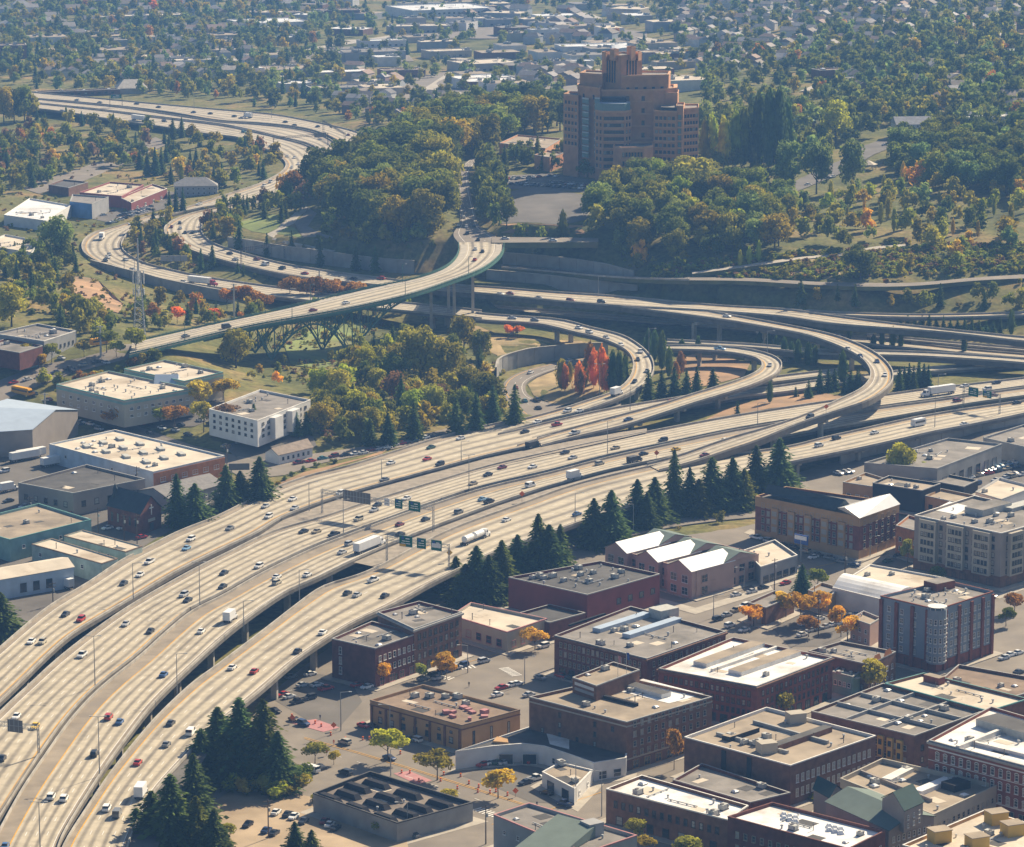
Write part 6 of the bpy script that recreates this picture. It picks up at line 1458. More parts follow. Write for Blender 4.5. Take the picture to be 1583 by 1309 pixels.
o, poly, z = build_base('metal_barn', 'big shed with pale blue metal roof and tan gable wall', pts, 9, 12, 'stucco_taupe', 'metal_blue', 0); gable_roof(o, pts, 21, 4.0, 'metal_blue', .5, 1 if False else 0, 'roof', 'stucco_taupe')
o, q, z = B('office_block', 'large cream roofed office with teal band, nearer of two', (87,594), (192,619), (300,600), (168,573), h=8, zb=17, wall='stucco_beige', roof='roof_cream', cop='coping_teal', units=26, mix=dict(roof_vent=5, air_conditioner=3, skylight=2), band=[(6.9, 7.9, 'paint_teal')], left=dict(rows=2, cols=8, w=2, h=1.3, z0=1.2, fh=3), right=dict(rows=2, cols=9, w=2, h=1.3, z0=1.2, fh=3))
mb = MB(); p = P(258,590,z); mb.prism([(p.x - 5, p.y - 5), (p.x + 5, p.y - 5), (p.x + 5, p.y + 5), (p.x - 5, p.y + 5)], z, z + 3.2, 0, 0, [(p.x - 5, p.y), (p.x + 5, p.y), (p.x + 5, p.y + .1), (p.x - 5, p.y + .1)]); mb.build('gabled_skylight', M('metal_blue'), o)
o, q, z = B('office_block', 'smaller cream roofed office with teal band, farther of two', (192,570), (285,589), (345,575), (255,556), h=8, zb=18, wall='stucco_beige', roof='roof_cream', cop='coping_teal', units=10, band=[(6.9, 7.9, 'paint_teal')], right=dict(rows=1, cols=5, w=2.4, h=1.4, z0=2))
o, q, z = B('clinic_building', 'white three storey building with grey roof by the ravine trees', (323,632), (398,650), (480,618), (402,602), h=7.5, zb=16, wall='stucco_white', roof='roof_grey', cop='coping_white', units=7, left=dict(rows=3, cols=7, w=1.5, h=1.1, z0=.8, fh=2.4, frame='frame_dark'), right=dict(rows=3, cols=9, w=1.8, h=1.1, z0=.8, fh=2.4, frame='frame_dark'))
for t in (.3, .62):
    e = q[2] - q[1]; c = q[1] + e * t; n = Vector((e.y, -e.x, 0)).normalized(); mb = MB(); mb.box((c.x + n.x * 1.2, c.y + n.y * 1.2, 15), (7, 2.6, 8.6), math.atan2(e.y, e.x)); mb.build('stair_bay', M('stucco_white'), o)
pts = [P(*p, 13.5) for p in ((410,699), (431,704), (483,692), (466,681))]
o, poly, z = build_base('small_house', 'small white house with a brown gable roof by the parked cars', pts, 3.6, 9.9, 'stucco_white', 'shingle_brown', 0); gable_roof(o, pts, 13.5, 2.2, 'shingle_brown', .5, 1, 'roof', 'stucco_white'); wall_windows(o, poly[1], poly[2], 9.9, 1, 6, w=1, h=1.2, z0=1.4, frame='frame_dark')
o, q, z = B('lavender_building', 'pale lavender flat building left of the radio mast', (-10,515), (68,527), (118,511), (58,500), h=6, zb=27, wall='stucco_grey', roof='roof_grey', cop='coping_white', units=9, right=dict(rows=1, cols=7, w=1.2, h=1.5, z0=1.6, frame='frame_dark'), left=dict(rows=1, cols=5, w=1.4, h=1.5, z0=1.6, frame='frame_dark'))
B('brick_annex', 'dark red annex in front of the lavender building', (-30,535), (30,545), (66,534), (10,523), h=4.5, zb=27, wall='brick_dark', roof='roof_grey', units=2)
o, q, z = B('store', 'store with cream flat roof and red front band near the highway bend', (123,297), (188,303), (222,285), (170,281), h=6, zb=20, wall='paint_red', roof='roof_cream', cop='coping_pink', units=5)
B('store', 'lower red walled store with cream canopy roof beside the parked school buses', (186,305), (203,313), (258,291), (236,284), h=5, zb=20, wall='paint_red', roof='roof_cream', cop='coping_white', units=3, right=dict(rows=1, cols=4, w=3, h=2, z0=.5, mull=2))
B('blue_building', 'bright blue walled box building with grey side', (108,311), (142,315), (168,304), (112,300), h=8, zb=20, wall='stucco_grey', roof='roof_grey', units=1)
q = [P(108,311,28.8), P(142,315,28.8)]; e = q[1] - q[0]; n = Vector((e.y, -e.x, 0)).normalized() * .2; c = (q[0] + q[1]) / 2 + n
mb = MB(); mb.box((c.x, c.y, 19), (e.length - .1, .3, 9.6), math.atan2(e.y, e.x)); o = mb.build('blue_facade', M('paint_blue'), bpy.data.objects['blue_building'])
B('white_roof_store', 'white roofed block left of the blue walled building', (6,332), (72,341), (110,317), (46,306), h=6, zb=20, wall='stucco_white', roof='roof_white', cop='coping_white', units=6)
B('brown_shop', 'small brown strip shop above the red store', (75,285), (106,290), (136,281), (98,277), h=4, zb=20, wall='brick_brown', roof='roof_dark', units=1)
o = house(G(303,300), 26, 16, 6, .1, (.42,.42,.42), (.28,.27,.26), 'grey hipped roof house beside the highway bend', hip=True)
B('white_plant', 'white flat building with a rooftop dome at the left edge', (-30,378), (48,390), (62,372), (8,362), h=6, zb=24, wall='stucco_white', roof='roof_cream', units=5)
_RC = np.vstack([r['C'][:, :2] for r in ROADS.values()]); _RW = np.concatenate([r['W'] for r in ROADS.values()]) / 2
for pts in ([(540,62),(700,90),(860,104),(1060,118)], [(330,98),(520,70),(700,42),(800,30)], [(650,150),(720,100),(790,30)], [(60,75),(300,92),(520,135)], [(1000,98),(1200,60),(1400,28)], [(1250,142),(1330,112),(1500,98),(1590,96)], [(900,20),(1000,60),(1100,90)], [(520,150),(640,140),(760,150)]):
    paint('pale far street between distant roofs', pts, 13, 'sidewalk', .5); c_ = cr([G(*t) for t in pts], 8.0); _RC = np.vstack([_RC, c_[:, :2]]); _RW = np.append(_RW, [9.0] * len(c_))
def on_road(p, pad=1.0):
    return bool((np.hypot(_RC[:, 0] - p[0], _RC[:, 1] - p[1]) < _RW + pad).any())
# ------------------------------------------------------------------ brick hospital tower on the hill
c0 = G(970, 268); Y0 = c0.y; KX = (Y0 / CP) / F * 1.0
zb = c0.z
def TX(u, dy): 
    y = Y0 + dy; return ((u - 791.5) / F * (y * CP + (H - 75) * SP), y)
def ZV(v, y):
    b = (654.5 - v) / F; return H + y * (-SP + b * CP) / (CP + b * SP)
tow = thing('hospital_tower', 'tall orange brown brick tower with stepped wings on the hilltop', 'building', (TX(970, -10)[0], Y0, zb))
def tblock(name, fp, vtop, m='tower_brick', vb=None, wins=None, cap=True, roof='roof_grey'):
    poly = [TX(u, dy) for u, dy in fp]; yf = min(p[1] for p in poly)
    z1 = ZV(vtop, yf); z0 = zb - 3 if vb is None else ZV(vb, yf)
    mb = MB(); mb.prism(poly, z0, z1, 0, 1)
    o = mb.build(name, [M(m), M(roof)], tow)
    if cap:
        mb = MB(); c = Vector((sum(p[0] for p in poly) / len(poly), sum(p[1] for p in poly) / len(poly)))
        n = len(poly)
        for i in range(n):
            a, b = Vector(poly[i]), Vector(poly[(i + 1) % n]); ca, cb = a.lerp(c, .07), b.lerp(c, .07); oa, ob = a.lerp(c, -.01), b.lerp(c, -.01)
            mb.face([(*oa, z1), (*ob, z1), (*ob, z1 + 1), (*oa, z1 + 1)]); mb.face([(*oa, z1 + 1), (*ob, z1 + 1), (*cb, z1 + 1), (*ca, z1 + 1)]); mb.face([(*cb, z1), (*ca, z1), (*ca, z1 + 1), (*cb, z1 + 1)])
        mb.build('parapet', M('tower_trim'), o)
    for (i, rows, cols, zz, fh, w, h, gl) in (wins or []):
        a, b = poly[i], poly[(i + 1) % len(poly)]
        wall_windows(o, a, b, z1, rows, cols, w=w, h=h, z0=zz - fh * (rows - 1), fh=fh, frame='frame_tower', glass=gl, mull=1, mixg=.15, base=wloc(o))
    for (i, rows, cols, zz, fh, w, h, gl) in (wins or []):
        if rows >= 4:
            a, b = Vector(poly[i]), Vector(poly[(i + 1) % len(poly)]); d = (b - a); nrm = Vector((d.y, -d.x)).normalized() * .12
            mb = MB()
            for r in range(rows):
                z = z1 + zz - fh * r - .9; c = (a + b) / 2 + nrm
                mb.box((c.x, c.y, z), (d.length * .96, .3, .8), math.atan2(d.y, d.x))
            mb.build('brick_band', M('tower_trim'), o)
    return o, poly, z1
mat('tower_brick', (.54, .28, .15), noise=.16, scale=.25); mat('tower_trim', (.60, .34, .19), noise=.12, scale=.3); mat('frame_tower', (.10, .09, .09), noise=0); mat('glass_teal', (.16, .26, .27), rough=.15, noise=0, spec=.7)
tblock('core_block', [(893, -2), (930, -16), (1010, -14), (1046, -4), (1046, 16), (893, 20)], 141, wins=[(1, 5, 3, -5.5, 7, 1.8, 2.6, 'glass')])
tblock('upper_block', [(896, 2), (931, -8), (940, 12), (905, 18)], 117, vb=145)
tblock('upper_block', [(960, -13), (1033, -7), (1036, 14), (965, 16)], 119, vb=148, wins=[(0, 1, 5, -8.5, 4, 1.8, 2.6, 'glass')])
o_, pl, zt_ = tblock('top_block', [(930, 0), (959, -11), (992, 2), (963, 13)], 88, vb=150)
for i, n in ((0, 4), (1, 4)):
    a, b = Vector(pl[i]), Vector(pl[i + 1]); d = (b - a); nr = Vector((d.y, -d.x)).normalized() * .15
    for k in range(n):
        c = a + d * (.3 + .4 * k / (n - 1)) + nr; mb = MB(); mb.box((c.x, c.y, zt_ - 15), (.8, .5, 13), math.atan2(d.y, d.x)); mb.build('tall_window', M('glass'), o_)
for u, dy, w, vt in ((936, -2, 6, 83), (949, -7, 7, 79), (975, -4, 7, 75), (986, 0, 5, 83)):
    tblock('crown_block', [(u - w, dy), (u, dy - 4), (u + w, dy), (u, dy + 5)], vt, vb=94, m='tower_trim')
tblock('left_wing', [(871, 2), (894, -9), (902, 12), (880, 16)], 150, wins=[(0, 7, 4, -4.5, 3.9, 1.7, 1.8, 'glass')])
tblock('left_pavilion', [(893, -4), (927, -20), (930, -8), (897, 8)], 138, wins=[(0, 1, 2, -6, 4, 1.6, 2.4, 'glass')])
cw, cpoly, cz = tblock('centre_wing', [(920, -22), (932, -29), (966, -29), (976, -23), (976, -8), (920, -8)], 174, wins=[(1, 8, 7, -4.2, 3.9, 1.9, 1.9, 'glass'), (0, 8, 2, -4.2, 3.9, 1.6, 1.9, 'glass'), (2, 8, 2, -4.2, 3.9, 1.6, 1.9, 'glass')])
tblock('glass_gallery', [(920, -22), (932, -28.6), (966, -28.6), (974, -23), (974, -10), (920, -10)], 160, vb=174, m='glass_teal', roof='metal_blue', cap=False)
tblock('dark_gallery', [(930, -19), (968, -21), (968, -12), (930, -12)], 150, vb=161, m='dark_panel', cap=False)
rw_, _, _ = tblock('right_wing', [(1010, -20), (1046, -24), (1050, -6), (1012, -6)], 174, wins=[(0, 8, 5, -4.2, 3.9, 1.7, 1.8, 'glass')])
tblock('dark_gallery', [(1022, -21), (1046, -23.5), (1046, -10), (1022, -10)], 166, vb=174, m='dark_panel', cap=False)
tblock('upper_block', [(1025, -9), (1047, -11), (1049, 8), (1027, 8)], 146, vb=170)
tblock('stair_bay', [(1045, -23), (1056, -25), (1058, -6), (1046, -6)], 166, wins=[(0, 7, 1, -7, 3.9, 2.0, 2.6, 'glass_teal')])
tblock('right_pavilion', [(1056, -18), (1080, -12), (1080, 8), (1058, 8)], 170, wins=[(0, 7, 5, -4.5, 3.9, 1.4, 1.8, 'glass')])
tblock('front_block', [(948, -40), (960, -46), (996, -44), (1010, -36), (1010, -18), (950, -18)], 230, wins=[(1, 2, 7, -4.5, 5, 1.2, 2.4, 'glass')])
for us in ((900, 910), (919, 927)):
    for k in range(9):
        a = TX(us[0], -12 if us[0] < 910 else -21.5); b = TX(us[1], -17 if us[0] < 910 else -23.5); z1 = ZV(150 + k * 10.4, a[1])
        mb = MB(); mb.prism([a, b, (b[0], b[1] + 3), (a[0], a[1] + 3)], z1 - 3.4, z1 - .9, 0); mb.prism([(a[0], a[1] - .2), (b[0], b[1] - .2), (b[0], b[1] + 3), (a[0], a[1] + 3)], z1 - .9, z1 - .35, 1)
        mb.build('glass_bay', [M('glass_teal'), M('coping_white')], tow)
B('brick_annex', 'low brick annex with grey roof left of the brick tower', (772, 221), (843, 229), (868, 214), (800, 208), h=8, zb=45, wall='tower_brick', roof='roof_tan', units=4, left=dict(rows=2, cols=9, w=1.6, h=1.8, z0=1, fh=3.6, frame='frame_tower'))
B('brick_annex', 'small lower brick block joining the annex to the tower', (826, 239), (850, 243), (872, 236), (846, 232), h=8, zb=45, wall='tower_brick', roof='roof_tan', units=1)
# ------------------------------------------------------------------ green arch bridge below the avenue deck
rJ = ROADS['J']; JA, JB, JC, JS = rJ['A'], rJ['B'], rJ['C'], rJ['S']
br = thing('arch_bridge', 'green steel arch bridge with spandrel columns over the ravine', 'bridge', Vector(JC[len(JC) // 3]))
def jat(s, f):
    a = np.array([np.interp(s, JS, JA[:, k]) for k in range(3)]); b = np.array([np.interp(s, JS, JB[:, k]) for k in range(3)]); return Vector(a * (1 - f) + b * f)
ju = [proj(c)[0] for c in JC]
def s_of(u): return float(np.interp(u, ju[:int(len(ju) * .85)], JS[:int(len(ju) * .85)]))
sL, sC, sR, sE, sW = s_of(405), s_of(462), s_of(518), s_of(600), s_of(385)
def archz(s, f):
    d = jat(s, f).z - 3.2
    p0, p1 = jat(sL, f), jat(sR, f); z0, z1 = tz(p0.x, p0.y) + .5, tz(p1.x, p1.y) + .5
    if sL <= s <= sR:
        t = (s - sL) / (sR - sL); return (z0 * (1 - t) + z1 * t) * (1 - (1 - (2 * t - 1) ** 2)) + (d - 1.5) * (1 - (2 * t - 1) ** 2)
    if s > sR: t = min(1, (s - sR) / (sE - sR)); return z1 + (d - z1) * (1 - (1 - t) ** 1.8)
    t = min(1, (sL - s) / (sL - sW)); return z0 + (d - z0) * t
for f in (.14, .86):
    mb = MB(); ss = np.linspace(sW, sE, 44)
    pts = [Vector((*jat(s, f)[:2], archz(s, f))) for s in ss]
    for a, b in zip(pts, pts[1:]): mb.bar(a, b, .5, 0, .8)
    for k, (a, b) in enumerate(zip(pts, pts[1:])):
        a2, b2 = a + Vector((0, 0, 2.4)), b + Vector((0, 0, 2.4)); top = jat(ss[k], f).z - 1.2
        if a2.z < top: mb.bar(a2, b2, .35); mb.bar(a, b2 if k % 2 else a2, .25)
    mb.build('arch_rib', M('steel_green'), br)
    for s in np.linspace(sW, sE, 19):
        p = jat(s, f); z = archz(s, f)
        if p.z - 1.2 - z < 1: continue
        mb = MB(); mb.bar((p.x, p.y, z), (p.x, p.y, p.z - 1.0), .5); mb.build('spandrel_column', M('steel_green'), br)
    mb = MB(); ss2 = np.linspace(s_of(300), s_of(660), 40)
    for a, b in zip(ss2, ss2[1:]):
        p, q_ = jat(a, f), jat(b, f); mb.bar((p.x, p.y, p.z - 2.0), (q_.x, q_.y, q_.z - 2.0), .5, 0, 1.6)
    mb.build('deck_girder', M('steel_green'), br)
for k, (sa, sb) in enumerate(zip(np.linspace(sW, sE, 19), np.linspace(sW, sE, 19)[1:])):
    mb = MB()
    for f in (.14, .86):
        p, q_ = jat(sa, f), jat(sb, f); za, zb_ = archz(sa, f), archz(sb, f)
        mb.bar((p.x, p.y, za + 1), (q_.x, q_.y, q_.z - 1.6), .22)
    p, q_ = jat(sa, .14), jat(sa, .86)
    mb.bar((p.x, p.y, archz(sa, .14)), (q_.x, q_.y, q_.z - 1.5), .22); mb.bar((q_.x, q_.y, archz(sa, .86)), (p.x, p.y, p.z - 1.5), .22)
    mb.build('cross_brace', M('steel_green'), br)
for f, nm in ((-.02, 'L'), (1.02, 'R')):
    mb = MB(); ss = np.linspace(JS[0], JS[-1] * .97, 110)
    for a, b in zip(ss, ss[1:]):
        p, q_ = jat(a, f), jat(b, f); up = Vector((0, 0, 1.25))
        mb.bar(p + up, q_ + up, .16); mb.bar(p + Vector((0, 0, .55)), q_ + Vector((0, 0, .55)), .08, 0, .75); mb.bar(p, p + up, .14)
        mb.bar(p - Vector((0, 0, .9)), q_ - Vector((0, 0, .6)), .3, 0, 1.1)
    mb.build('railing', M('steel_green'), br)
for f0, f1 in ((.02, .17), (.83, .98)):
    mb = MB(); ss = np.linspace(JS[0], JS[-1] * .96, 60)
    for a, b in zip(ss, ss[1:]):
        u = Vector((0, 0, .16)); w = [jat(a, f0) + u, jat(b, f0) + u, jat(b, f1) + u, jat(a, f1) + u]; mb.face(w)
        e = f1 if f0 < .5 else f0; mb.face([jat(a, e), jat(b, e), jat(b, e) + u, jat(a, e) + u])
    mb.build('walkway', M('sidewalk'), br)
for u in (684, 712):
    s = s_of(u)
    for f in (.15, .85):
        p = jat(s, f); mb = MB(); zg = tz(p.x, p.y); mb.box((p.x, p.y, zg - 1), (1.4, 1.4, p.z - 1.2 - zg + 1)); mb.build('pier', M('concrete'), br)
for k, u in enumerate((268, 350, 433, 506, 593, 650, 700)):
    p = jat(s_of(u), .97 if k % 2 == 0 else .03); o = thing('street_lamp', 'slim dark green lamp post on the arch bridge railing', 'street lamp', p, 'lamps on the arch bridge', True)
    mb = MB(); mb.tube([p, p + Vector((0, 0, 9))], [.16, .09], 6); mb.build('pole', M('steel_green'), o); mb = MB(); mb.bar(p + Vector((0, 0, 8.9)), p + Vector((1.5, -.3, 9.2)), .12); mb.build('arm', M('steel_green'), o); mb = MB(); mb.box((p.x + 1.7, p.y - .3, p.z + 9.1), (.8, .35, .16)); mb.build('lamp_head', M('galvanised'), o)
# ------------------------------------------------------------------ retaining walls
def rwall(label, pts, h, m='wall_concrete', zs=None, th=.8):
    pts = [P(u, v, z) for (u, v), z in zip(pts, zs)] if zs else [G(u, v) for u, v in pts]
    C = cr(pts, 4.0); o = thing('retaining_wall', label, 'wall', Vector(C[0])); n = len(C)
    hs = np.interp(np.linspace(0, 1, n), np.linspace(0, 1, len(h)), h) if isinstance(h, (list, tuple)) else [h] * n
    mb = MB(); t = np.gradient(C[:, :2], axis=0); t /= np.linalg.norm(t, axis=1)[:, None]; N_ = np.stack([-t[:, 1], t[:, 0], 0 * t[:, 0]], 1)
    N_ *= np.sign(N_[:, 1].mean() + 1e-6)
    for i in range(n - 1):
        a, b = Vector(C[i]), Vector(C[i + 1]); na, nb = Vector(N_[i]) * th, Vector(N_[i + 1]) * th; ua, ub = Vector((0, 0, hs[i])), Vector((0, 0, hs[i + 1])); dn = Vector((0, 0, 2.5))
        mb.face([a - dn, b - dn, b + ub, a + ua]); mb.face([a + ua, b + ub, b + ub + nb, a + ua + na]); mb.face([b + nb - dn, a + na - dn, a + na + ua, b + nb + ub])
    mb.build('wall', M(m), o)
    mb = MB(); cu = Vector((0, 0, .35))
    for i in range(n - 1):
        a, b = Vector(C[i]) + Vector((0, 0, hs[i])), Vector(C[i + 1]) + Vector((0, 0, hs[i + 1])); na, nb = Vector(N_[i]), Vector(N_[i + 1])
        mb.face([a - na * .15, b - nb * .15, b - nb * .15 + cu, a - na * .15 + cu]); mb.face([a - na * .15 + cu, b - nb * .15 + cu, b + nb * (th + .1) + cu, a + na * (th + .1) + cu])
    mb.build('coping', M('concrete'), o)
    for i in range(2, n - 2, 3):
        a = Vector(C[i]) - Vector(N_[i]) * .08; mb = MB(); mb.bar(a - Vector((0, 0, 1)), a + Vector((0, 0, hs[i])), .18); mb.build('panel_joint', M('concrete_dark'), o)
    return o
rwall('curved concrete retaining wall round the pit of the loop street', [(768, 590), (772, 580), (785, 574), (826, 563), (868, 555), (908, 549), (940, 546)], [6.5, 7.5, 8, 8, 7, 6, 5], zs=[1, 1, 1, 1.2, 1.5, 2, 2])
rwall('long concrete retaining wall right of the bridge end', [(777, 408), (820, 411.5), (865, 415), (918, 420), (979, 426)], [6, 6, 5.5, 4.5, 2], zs=[21.5, 22, 22.5, 23.5, 25.5])
rwall('lower patched concrete wall behind the viaduct', [(752, 432), (800, 436), (850, 440), (920, 446), (985, 449)], [5, 5, 4.5, 4, 2.5], zs=[16.2, 16.4, 16.6, 17.2, 18.2])
rwall('concrete retaining wall below the park lawn', [(352, 381), (386, 389), (420, 397), (459, 404), (515, 411), (579, 419), (640, 424)], [5, 6.5, 7, 7.5, 7, 7, 7], zs=[21, 20, 19, 18.5, 18, 17.5, 17.5])
rwall('shaded wall between the two curving carriageways', [(345, 408), (410, 425), (480, 440), (560, 452), (610, 456)], [4.5, 5, 5.5, 5.5, 5], zs=[15, 14, 13, 12.5, 12])
rwall('dark embankment wall beneath the outer left bend', [(140, 428), (180, 442), (240, 456), (300, 464), (360, 470)], [9, 10, 10, 8, 6], zs=[12, 12, 11, 11, 11])
rwall('concrete wall below the nearest carriageway at right', [(1300, 719), (1345, 709), (1400, 697), (1455, 685), (1500, 675), (1600, 655)], [5, 6, 6, 5.5, 5.5, 5], zs=[2.5, 2.5, 2.5, 3, 3, 3.5])
# ------------------------------------------------------------------ houses, warehouses and homes far off
WC = [(.55,.53,.50),(.42,.44,.46),(.50,.42,.34),(.62,.61,.58),(.34,.38,.40),(.38,.27,.22),(.48,.48,.40),(.28,.20,.18)]
RCO = [(.24,.22,.21),(.17,.16,.16),(.28,.20,.16),(.32,.29,.26),(.21,.18,.15),(.36,.34,.33)]
FAR = [(680,24,95,75,9,'white','huge white roofed warehouse at the top of the valley'), (414,46,70,55,9,'white','pale warehouse with white roof among the far left trees'), (650,50,56,28,7,'cream','long flat roofed hall below the huge white warehouse'), (566,92,62,38,8,'grey','dark sided flat roofed block in the valley'), (590,72,44,20,6,'white','white strip roof in the valley beside dark sided block'),
 (748,108,52,40,7,'cream','cream roofed warehouse above the hill grove'), (742,132,48,30,7,'white','white roofed shed just above the hill grove'), (840,60,28,14,9,'white','small white cube like block in the valley centre'), (925,80,74,30,6,'white','long white roof left of the brick tower top'), (1030,92,46,24,7,'tan','grey warehouse right of the brick tower top'),
 (222,34,96,24,7,'cream','long cream roofed hall at the upper left'), (18,90,26,20,12,'brick','dark red brick hall at the upper left edge'), (288,104,28,14,9,'grey','grey apartment slab with flat roof in the left valley'), (325,106,26,14,8,'white','pale roofed apartment slab beside the grey slab'), (432,116,52,40,6,'tan','wide brown grey flat roof right of the apartment slabs'),
 (120,148,66,10,4,'brick','long low brick building beside the far highway'), (256,70,16,10,9,'white','white house block in the left valley'), (130,58,40,22,6,'tan','tan flat roofed school in the left valley'), (520,148,44,24,7,'grey','dark grey shed beside the far highway curve'), (690,88,40,24,6,'cream','small cream shed beside valley street'),
 (620,120,36,22,7,'brick','brown gabled hall in the centre valley'), (880,105,40,16,6,'white','white sheds behind the tower grove'), (470,30,40,20,8,'tan','tan block at the top left centre'), (520,28,46,30,9,'brick','dark block right of the tan one at the top'), (780,40,40,16,7,'grey','grey block right of the huge white warehouse'), (1295,122,36,14,7,'brick','long brick house with pale roof on the right hill'), (1460,78,44,24,6,'cream','cream flat roofs on the right hilltop'), (1535,196,42,20,7,'white','wide white roofed house at the right edge of the hill'), (1545,110,44,16,7,'white','white flat roofed school at the right edge'), (1500,128,36,16,7,'tan','flat tan roofed row on the right hill'), (1560,90,30,18,6,'white','small white block at the upper right edge')]
for u, v, w, d, h, c, lb in FAR:
    p = G(u, v); nm = 'warehouse' if w > 30 else 'apartment_block'
    a = rad(R.uniform(8, 26)); ca, sa = math.cos(a), math.sin(a)
    pts = [Vector((p.x + x * ca - y * sa, p.y + x * sa + y * ca, p.z + h)) for x, y in ((-w / 2, -d / 2), (w / 2, -d / 2), (w / 2, d / 2), (-w / 2, d / 2))]
    o, poly, z = build_base(nm, lb, pts, h, p.z, {'white': 'stucco_white', 'cream': 'stucco_beige', 'grey': 'stucco_grey', 'brick': 'brick_brown', 'tan': 'stucco_taupe'}[c], {'white': 'roof_white', 'cream': 'roof_cream', 'grey': 'roof_grey', 'brick': 'roof_brown', 'tan': 'roof_tan'}[c], .6, 'coping_white')
    wall_windows(o, poly[0], poly[1], p.z, max(1, int(h / 4)), int(w / 6), w=2.4, h=1.5, z0=1.5, fh=3.3, frame='frame_dark')
    roof_units(o, pts, z, int(2 + w / 16), sc0=1.6)
p = G(975, 84); o = thing('dome_hall', 'big white arched roof hall behind the brick tower top', 'building', p)
mb = MB(); n = 10
for k in range(n):
    t0, t1 = math.pi * k / n, math.pi * (k + 1) / n
    mb.face([(p.x - math.cos(t0) * 17, p.y - 20, p.z + 4 + math.sin(t0) * 4), (p.x - math.cos(t1) * 17, p.y - 20, p.z + 4 + math.sin(t1) * 4), (p.x - math.cos(t1) * 17, p.y + 25, p.z + 4 + math.sin(t1) * 4), (p.x - math.cos(t0) * 17, p.y + 25, p.z + 4 + math.sin(t0) * 4)])
mb.face([(p.x - math.cos(math.pi * k / n) * 17, p.y - 20, p.z + 4 + math.sin(math.pi * k / n) * 4) for k in range(n + 1)]); mb.build('arched_roof', M('roof_white'), o)
mb = MB(); mb.box((p.x, p.y + 2.5, p.z - 1), (33.9, 44.9, 5)); mb.build('wall', M('stucco_white'), o)
HP = []
def houses(poly, spacing, n, label, group, tall=(4.5, 7.5), big=1.0, flat=False):
    us = [p[0] for p in poly]; vs = [p[1] for p in poly]; base = rad(R.choice((18, -22)))
    for _ in range(n):
        u, v = R.uniform(min(us), max(us)), R.uniform(min(vs), max(vs))
        if not pip(poly, u, v): continue
        p = G(u, v)
        if on_road(p, 8) or any((q[0] - p[0]) ** 2 + (q[1] - p[1]) ** 2 < spacing ** 2 for q in HP): continue
        HP.append(p); wi = R.randrange(len(WC)); ri = R.randrange(len(RCO)); k = R.uniform(.85, 1.15)
        wn_ = ['cream', 'grey blue', 'tan', 'white', 'slate', 'brown', 'sage', 'dark'][wi]; rn = ['grey', 'charcoal', 'russet', 'taupe', 'brown', 'pale'][ri]
        HSPEC.append((p, R.uniform(9, 15) * big, R.uniform(8, 11) * big, R.uniform(*tall), base + R.choice((0, math.pi / 2)), tuple(c * k for c in WC[wi]), tuple(c * k for c in RCO[ri]), f'{rn} roofed {wn_} house {label}', f'{wn_} and {rn} houses {group}', R.random() < .3) if not flat else 0)
        if flat:
            HSPEC.pop(); c = R.choice(('roof_white', 'roof_cream', 'roof_grey', 'roof_tan')); o = thing('warehouse', f'{c[5:]} flat roofed warehouse {label}', 'warehouse', p, f'{c[5:]} warehouses {group}', True, base)
            w, d, h = R.uniform(18, 48), R.uniform(14, 32), R.uniform(5, 9); mb = MB(); mb.box((0, 0, -2), (w, d, h + 2)); mb.build('wall', M(R.choice(('stucco_white', 'stucco_beige', 'stucco_grey', 'brick_brown'))), o, local=True)
            mb = MB(); mb.box((0, 0, h), (w - .6, d - .6, .12)); mb.build('roof', M(c), o, local=True)
            for k in range(4): inst('air_conditioner', UNIT['air_conditioner'], o, (R.uniform(-.4, .4) * w, R.uniform(-.4, .4) * d, h + .1), 0, (1.5, 1.5, 1.5))
HSPEC = []
houses([(540,60),(640,10),(1000,10),(1050,60),(1050,140),(880,110),(800,150),(700,145),(560,160)], 46, 150, 'in the pale centre valley', 'in the centre valley', flat=True)
houses([(380,20),(560,0),(1050,0),(1050,40),(700,60),(500,60)], 60, 120, 'at the top of the valley', 'at the top of the valley', flat=True)
houses([(300,60),(520,40),(540,160),(420,130),(300,110),(60,70),(60,50)], 52, 90, 'in the left valley', 'in the left valley', flat=True)
houses([(1050,10),(1200,5),(1420,5),(1430,70),(1300,95),(1180,110),(1080,115),(1040,60)], 17, 900, 'on the top right slope', 'on the top right slope')
houses([(230,60),(330,75),(380,70),(400,120),(300,128),(180,128),(60,120),(70,100),(200,95)], 18, 260, 'in the left valley', 'in the left valley')
houses([(540,110),(640,130),(700,150),(620,185),(560,190),(520,160)], 18, 120, 'above the highway curve', 'above the highway curve')
houses([(805,112),(900,112),(900,135),(815,132)], 14, 60, 'behind the hill grove', 'behind the hill grove', big=1.2)
houses([(1280,110),(1450,110),(1583,150),(1583,180),(1480,170),(1400,155),(1290,150)], 20, 90, 'on the right hill', 'on the right hill', big=1.2)
houses([(700,20),(1000,20),(1000,60),(860,70),(800,75)], 22, 120, 'in the far centre valley', 'in the far centre valley', big=1.4)
houses([(1430,0),(1583,0),(1583,70),(1440,60)], 22, 60, 'in the top right corner', 'at the top right corner')
houses([(0,8),(500,5),(500,30),(300,60),(100,60),(0,50)], 24, 130, 'in the far left valley', 'in the far left valley', big=1.3)
HSPEC.sort(key=lambda t: -t[1] / t[0].length)
for t in HSPEC[:290]: house(*t[:8], t[8], True, hip=t[9], detail=False)
mb = MB(); HM = [mat(f'far_wall_{i}', c) for i, c in enumerate(WC[:4])] + [mat(f'far_roof_{i}', c) for i, c in enumerate(RCO[:4])]
